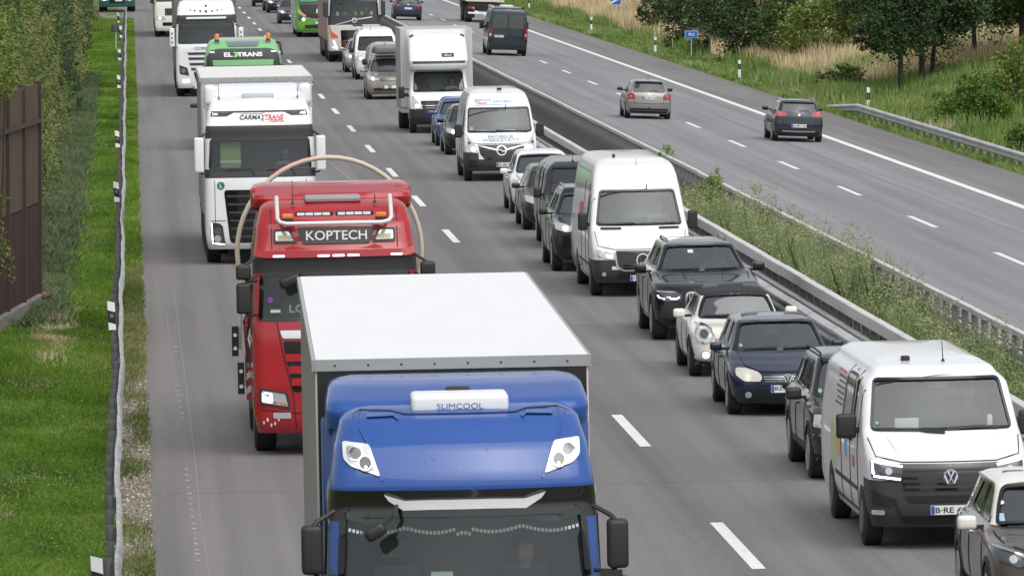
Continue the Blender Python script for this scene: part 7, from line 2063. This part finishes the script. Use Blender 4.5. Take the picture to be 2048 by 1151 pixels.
def lorry_actros():
    front = [(.30, .14), (.42, .02), (1.0, 0), (1.95, .02), (2.1, .06), (2.98, .22), (3.18, .20), (3.26, .26), (3.55, .42), (3.80, .7), (3.86, 1.1), (3.88, 1.8)]
    b = cab('articulated_lorry', 3.16, 269.3, P_WHITE, 'white articulated lorry with dotted forehead and brownish trailer curtain', front, ws=(2.14, 2.96), r=.18, person='driver of the white lorry with dotted forehead', cloth=(.3, .3, .32), bow=.1)
    b.region(M_GREY, lambda x, y, z: 2.94 < z < 3.25 and y < .5)
    b.decal('visor_stripe', rounded(rect(-.80, .80, 3.10, 3.18), .02), M_WHITE, off=.04, th=-.02)
    for x, z, r_ in ((0, 3.62, .05), (-.62, 3.46, .03), (-.45, 3.44, .04), (-.23, 3.41, .045), (0, 3.40, .06), (.25, 3.41, .045), (.46, 3.44, .04), (.64, 3.46, .03)): b.decal('roof_dot', circ(x, z, r_, 8), M_GREY, off=.012)
    for sx in (-1, 1):
        m_ = truck_mirror(b, sx, sx * 1.28, -.02, 2.0, 2.75, P_WHITE, .2, .2)
        for k in range(3): MB().box(sx * 1.38 - .03, sx * 1.38 + .03, -.026, -.021, 2.15 + .18 * k, 2.22 + .18 * k).build('mirror_dot', M_GREY, m_)
    for z, x in ((1.72, .78), (1.52, .76), (1.30, .72), (1.10, .66)): b.decal('grille_slot', rounded([(-x, z + .05), (x, z + .05), (x - .04, z - .05), (-x + .04, z - .05)], .02), M_GREY, off=.015)
    b.decal('lower_grille', rounded([(-.55, .98), (.55, .98), (.42, .5), (-.42, .5)], .05), M_GLOSS, off=.012)
    b.text('lettering', '· CORDANA ·', -.0, 1.93, 1.2, .12, mat('letter_grey', (.12, .12, .13), .5), off=.012)
    lamp(b, [(-1.12, 1.28), (-1.10, .92), (-.72, .84), (-.80, 1.16)], M_LENSD, [('lamp_reflector', circ(-.95, 1.05, .09, 12), M_CHROME)])
    for sx in (-1, 1): b.decal('fog_lamp', rounded(rect(min(sx * .98, sx * .72), max(sx * .98, sx * .72), .56, .68), .03), M_LIT, off=.014)
    valance(b, 2.96, 1.0, 10, mat('curtain_pale', (.25, .27, .27), .9), y=.38, depth=.14)
    plate(b, -.3, .38, '')
    trailer(b, 2.9, 13.4, 4.0, side=noise_mat('curtain_brown', [(.13, .12, .10), (.18, .165, .14)], 1, .7), hw=1.27)
def lorry_small_white():
    front = [(.30, .14), (.42, .02), (1.0, 0), (1.8, .03), (2.0, .08), (2.7, .25), (3.0, .35), (3.4, .8), (3.5, 1.6)]
    b = cab('articulated_lorry', 2.72, 377, P_CREAM, 'off-white lorry farthest back in the right-hand lane', front, ws=(2.0, 2.7), hero=False)
    lamp(b, [(-1.12, 1.2), (-1.10, .98), (-.62, .95), (-.70, 1.15)], M_LENS, [('lit_bulb', circ(-.95, 1.06, .07, 10), M_LIT)])
    b.decal('lower_grille', rounded(rect(-.8, .8, .62, .82), .05), M_GLOSS, off=.012); b.decal('grille', rounded(rect(-.66, .66, 1.2, 1.6), .04), M_GREY, off=.012)
    for sx in (-1, 1): truck_mirror(b, sx, sx * 1.27, .0, 1.9, 2.6, M_BLACK, .2, .2)
    plate(b, 0, .45, ''); trailer(b, 2.9, 12, 3.9)
def lorry_volvo():
    front = [(.28, .16), (.40, .03), (1.0, 0), (1.75, .03), (2.1, .08), (2.95, .26), (3.2, .3), (3.5, .6), (3.6, 1.0), (3.62, 1.8)]
    b = cab('articulated_lorry', 10.85, 322.5, paint('paint_lorry_grey', (.62, .60, .57), .1), 'grey lorry with orange flame decals and dusty pink trailer curtain', front, ws=(2.16, 2.95), r=.2, group='lorries queueing in the left-hand lane', person='driver of the grey lorry with flame decals', cloth=(.25, .1, .1), bow=.12)
    b.region(M_GREY, lambda x, y, z: 1.74 < z < 2.16 and y < .40)
    b.line('emblem_bar', [(-.9, 1.76), (.0, 1.98), (.85, 2.10)], .04, M_SILV, off=.03); emblem_ring(b, 0, 1.96, .10, M_SILV, w=.04, off=.05)
    b.decal('grille', rounded([(-.66, 1.5), (-.62, .55), (.62, .55), (.66, 1.5)], .05), M_GLOSS, off=.014)
    for z in (.70, .84, .98): b.line('grille_flame', [(-.55, z), (-.2, z + .05), (.2, z - .02), (.55, z + .03)], .07, mat('flame_dull', (.25, .06, .03), .5), off=.024)
    for sx in (-1, 1):
        b.decal('flame_decal', [(sx * 1.18, 1.75), (sx * 1.08, 1.45), (sx * .78, 1.22), (sx * .80, 1.12), (sx * 1.12, 1.14)], mat('flame_orange', (.62, .12, .03), .45), off=.012)
        truck_mirror(b, sx, sx * 1.27, .0, 2.15, 2.85, M_GREY, .2, .2)
        b.line('daytime_light', [(sx * 1.0, 1.0), (sx * .84, .62), (sx * 1.05, .72)], .05, M_LITW, off=.02)
    b.region(M_GREY, lambda x, y, z: z < .56 and y < .8)
    for k, (x, lb) in enumerate(((-.85, 'pale toy at the left of'), (-.5, 'red toy on'), (.0, 'green toy in the middle of'), (.3, 'orange toy on'), (.75, 'pale toy at the right of'))): loose(b, 'plush_toy', (x, x + .14, .38, .46, 2.16, 2.36), (M_PAPER, mat('print_red'), mat('hi_vis_pale'), mat('print_orange'), M_PAPER)[k], .03, lb + ' the dashboard of the flame decal lorry', 'toy', 'toys on the dashboard')
    b.decal('kerb_mirror', rounded(rect(-.75, -.55, 2.76, 2.86), .03), M_BLACK, off=.08, th=-.02)
    trailer(b, 2.9, 13.4, 3.95, side=noise_mat('curtain_pink', [(.34, .22, .19), (.42, .28, .245)], 1, .7), hw=1.27)
def coach():
    L, hw = 12.5, 1.27
    front = [(.30, .14), (.42, .03), (.9, 0), (1.35, .02), (1.7, .05), (2.9, .18), (3.4, .35), (3.65, .7), (3.7, 1.4)]
    b = Body('coach', (10.66, 376)).tag('bright green coach behind the lorry with flame decals', 'coach', GQ)
    b.shell('body', [paint('paint_coach', (.13, .40, .04), 0, .3, .2), M_INT], front=front, rear=[(.3, L), (3.7, L)], width=[(.3, 1.2), (.6, 1.26), (2.8, 1.26), (3.4, 1.2), (3.6, 1.08), (3.7, .8)], bow=.12, r=.2, rr=.05, ns=12)
    b.arches((2.6, 8.9), .56, .4, .5)
    b.decal('face_panel', [(-1.14, 1.82), (1.14, 1.82), (.9, 1.25), (.5, .95), (-.5, .95), (-.9, 1.25)], M_GLOSS, off=.01)
    w = b.decal('windscreen', rounded([(-1.13, 1.85), (1.13, 1.85), (1.08, 3.3), (-1.08, 3.3)], .06), M_DARKGLASS, off=.008)
    b.decal('windscreen_blind', rounded(rect(-1.05, .95, 1.95, 2.2), .03), mat('blind_green', (.08, .35, .18), .6), off=.012, th=0)
    b.line('chrome_curve', [(-1.1, 1.35), (-.75, 1.1), (-.4, .98), (.4, .98), (.75, 1.1), (1.1, 1.35)], .05, M_SILV, off=.02)
    b.text('lettering', 'FLIX', .25, 1.42, .8, .24, M_WHITE, off=.016)
    lamp(b, [(-1.15, 1.25), (-1.15, .95), (-.75, .88), (-.7, 1.02)], M_LENSD, [('lit_bulb', circ(-.86, .98, .09, 12), M_LIT)])
    b.decal('lower_grille', rounded(rect(-.8, .8, .48, .68), .05), M_BLACK, off=.01)
    for k in range(8): b.decal('side_window', rounded(rect(1.2 + 1.35 * k, 2.48 + 1.35 * k, 1.75, 2.9), .06), M_DARKGLASS, view='L', off=.006)
    b.decal('orange_panel', rect(.5, 3.0, 3.05, 3.35), mat('print_orange'), view='L', off=.004, th=0); b.line('orange_sweep', [(-1.2, 1.5), (-.75, 1.16)], .1, mat('print_orange'), off=.016)
    for y in (2.6, 8.9):
        for sx in (-1, 1): truck_wheel(b.root, sx * 1.06, y, .5)
    plate(b, 0, .78, '')
    for sx in (-1, 1): obj('wing_mirror', rbox(sx * 1.4 - .1, sx * 1.4 + .1, -.35, -.2, 2.5, 3.1, .05, 2), M_BLACK, b.root, 50)
def lorry_teal():
    front = [(.28, .14), (.40, .02), (1.0, 0), (1.8, .03), (2.0, .08), (2.8, .25), (3.2, .4), (3.4, 1.0)]
    b = cab('lorry', -.75, 452, P_TEAL, 'teal lorry joining at the far left, cut by the top edge', front, ws=(2.0, 2.8), hero=False, group='lorries far back')
    lamp(b, [(-1.1, .98), (-1.1, .78), (-.6, .76), (-.62, .95)], M_LENS, [('lit_bulb', circ(-.85, .87, .09, 10), M_LIT)])
    b.decal('grille', rounded(rect(-.5, .5, .62, 1.4), .04), M_GLOSS, off=.012)
    plate(b, .1, .78, ''); b.line('bumper_gap', [(-1.1, .6), (1.1, .6)], .03, M_GASKET)
    for sx in (-1, 1): truck_mirror(b, sx, sx * 1.27, .0, 1.9, 2.6, M_BLACK, .2, .2)
    rb('load_box', (-1.24, 1.24, 2.5, 8, 1.0, 3.6), P_TEAL, b.root, .03)
def tipper():
    X, s = 23.2, 438.5
    b = Body('tipper_lorry', (X, s)).tag('cream ribbed tipper lorry driving away at the top edge', 'lorry', GC)
    m = noise_mat('tipper_cream', [(.50, .45, .34), (.60, .55, .43)], 2, .6)
    o = rb('tipper_body', (-1.24, 1.24, 0, 7.0, 1.35, 3.1), m, b.root, .02)
    for k in range(5): rb('body_rib', (-1.2 + k * .56, -1.08 + k * .56, -.07, 0, 1.36, 3.08), mat('rib_cream', (.62, .58, .47), .6), o, .015)
    rb('body_rim', (-1.25, 1.25, -.08, -.01, 1.36, 1.46), mat('rib_cream'), o, .01)
    rb('chassis', (-.5, .5, .1, 8.5, .75, 1.33), M_BLACK, b.root, .03)
    rb('underride_bar', (-1.1, 1.1, -.02, .1, .55, .68), M_WHITE, b.root, .02)
    for sx in (-1, 1):
        t = rb('tail_lamp', (sx * .9 - .22, sx * .9 + .22, -.04, .06, .84, 1.02), M_RED, b.root, .03); rb('lamp_lens', (sx * .9 + .10, sx * .9 + .20, -.05, -.03, .87, .98), M_LENS, t, .01)
        rb('mud_flap', (sx * .95 - .3, sx * .95 + .3, .25, .28, .3, 1.1), M_BLACK, b.root, .01)
        for y in (.9, 2.25, 5.6, 7.4): truck_wheel(b.root, sx * 1.0, y, .52, .4)
    rb('lorry_cab', (-1.22, 1.22, 7.2, 9.2, .8, 3.0), mat('cab_dark', (.06, .03, .03), .5), b.root, .1, 3)
    MB().box(-1.1, 1.1, .06, .1, 1.04, 1.3).build('rear_cross_member', M_BLACK, b.root)
# ================================================================ PLACING
hatch_blue(); convertible(); suv_black(); suv_grey(); crossover(); crew_van(); panel_van(); workshop_van(); box_van()
rear_cars(); rear_van()
lorry_blue(); lorry_red(); lorry_ford(); lorry_green(); lorry_actros(); lorry_small_white(); lorry_volvo(); coach(); lorry_teal(); tipper()
far_car('large_suv', 10.22, 145.9, P_BLACK, 'black SUV with lit ring headlamps left of the high-roof panel van', 4.85, .97, 1.75, .98, (1.42, 1.18), (2.1, 1.6), M_LITW, True, True, hero=True)
far_van('minibus', 10.62, 155.2, P_GREY, 'dark grey minibus between the white electric car and the panel van', hero=True)
far_car('saloon_car', 10.55, 163.7, P_GREY, 'dark car squeezed behind the grey minibus', 4.5, .9, 1.5, lit=None)
far_car('hatchback', 10.70, 172.0, P_WHITE, 'white hatchback in front of the workshop van', 4.4, .885, 1.54, .80, (1.1, .99), (1.85, 1.43), hero=True)
far_car('saloon_car', 10.82, 210.0, P_BLACK, 'black car half hidden behind the workshop van', 4.5, .9, 1.5)
far_car('hatchback', 10.86, 217.3, P_BLUE, 'blue car in front of the box van', 4.3, .9, 1.50, hero=True)
t = far_car('compact_mpv', 10.30, 265.2, P_BEIGE, 'beige people carrier with a roof box behind the box van', 4.4, .9, 1.66, .86, (1.1, 1.06), (1.85, 1.53), hero=True)
rb('roof_box', (-.5, .5, 1.7, 3.6, 1.74, 2.05), mat('roof_box_grey', (.16, .165, .17), .4), t.root, .12, 4)
for y in (2.0, 3.2): rb('roof_bar', (-.62, .62, y, y + .05, 1.66, 1.72), M_SILV, t.root, .01)
far_van('silver_van', 10.70, 273.0, P_SILVER, 'silver van behind the beige people carrier')
v = far_van('delivery_van', 10.84, 292.9, P_WHITE, 'white delivery van with a ladder on its roof behind the silver van', 5.2, .96, 2.2, hero=True)
MB().box(-.9, -.84, 1.9, 4.8, 2.24, 2.3).box(-.6, -.54, 1.9, 4.8, 2.24, 2.3).box(-.9, -.54, 2.2, 2.24, 2.25, 2.29).box(-.9, -.54, 3.2, 3.24, 2.25, 2.29).build('roof_ladder', M_BLACK, v.root)
v2 = far_car('saloon_car', 10.70, 304.3, P_SILVER, 'silver car between the white delivery van and the grey lorry', 4.5, .9, 1.48)
far_car('saloon_car', 10.10, 413, P_GREY, 'dark car just behind the green coach', 4.5, .9, 1.5)
far_car('saloon_car', 10.15, 449, P_BLACK, 'black car at the top edge left of the coach', 4.5, .9, 1.5, lit=M_LITW)
far_car('saloon_car', 10.05, 456.5, P_BLACK, 'second black car at the top edge', 4.5, .9, 1.5)
far_car('suv', 9.65, 473, P_GREY, 'farthest dark car at the top edge beside the white lorry mirror', 4.6, .92, 1.65, .9, (1.2, 1.08), (1.9, 1.5), M_LIT, True)

bpy.data.scenes.remove(TMP)
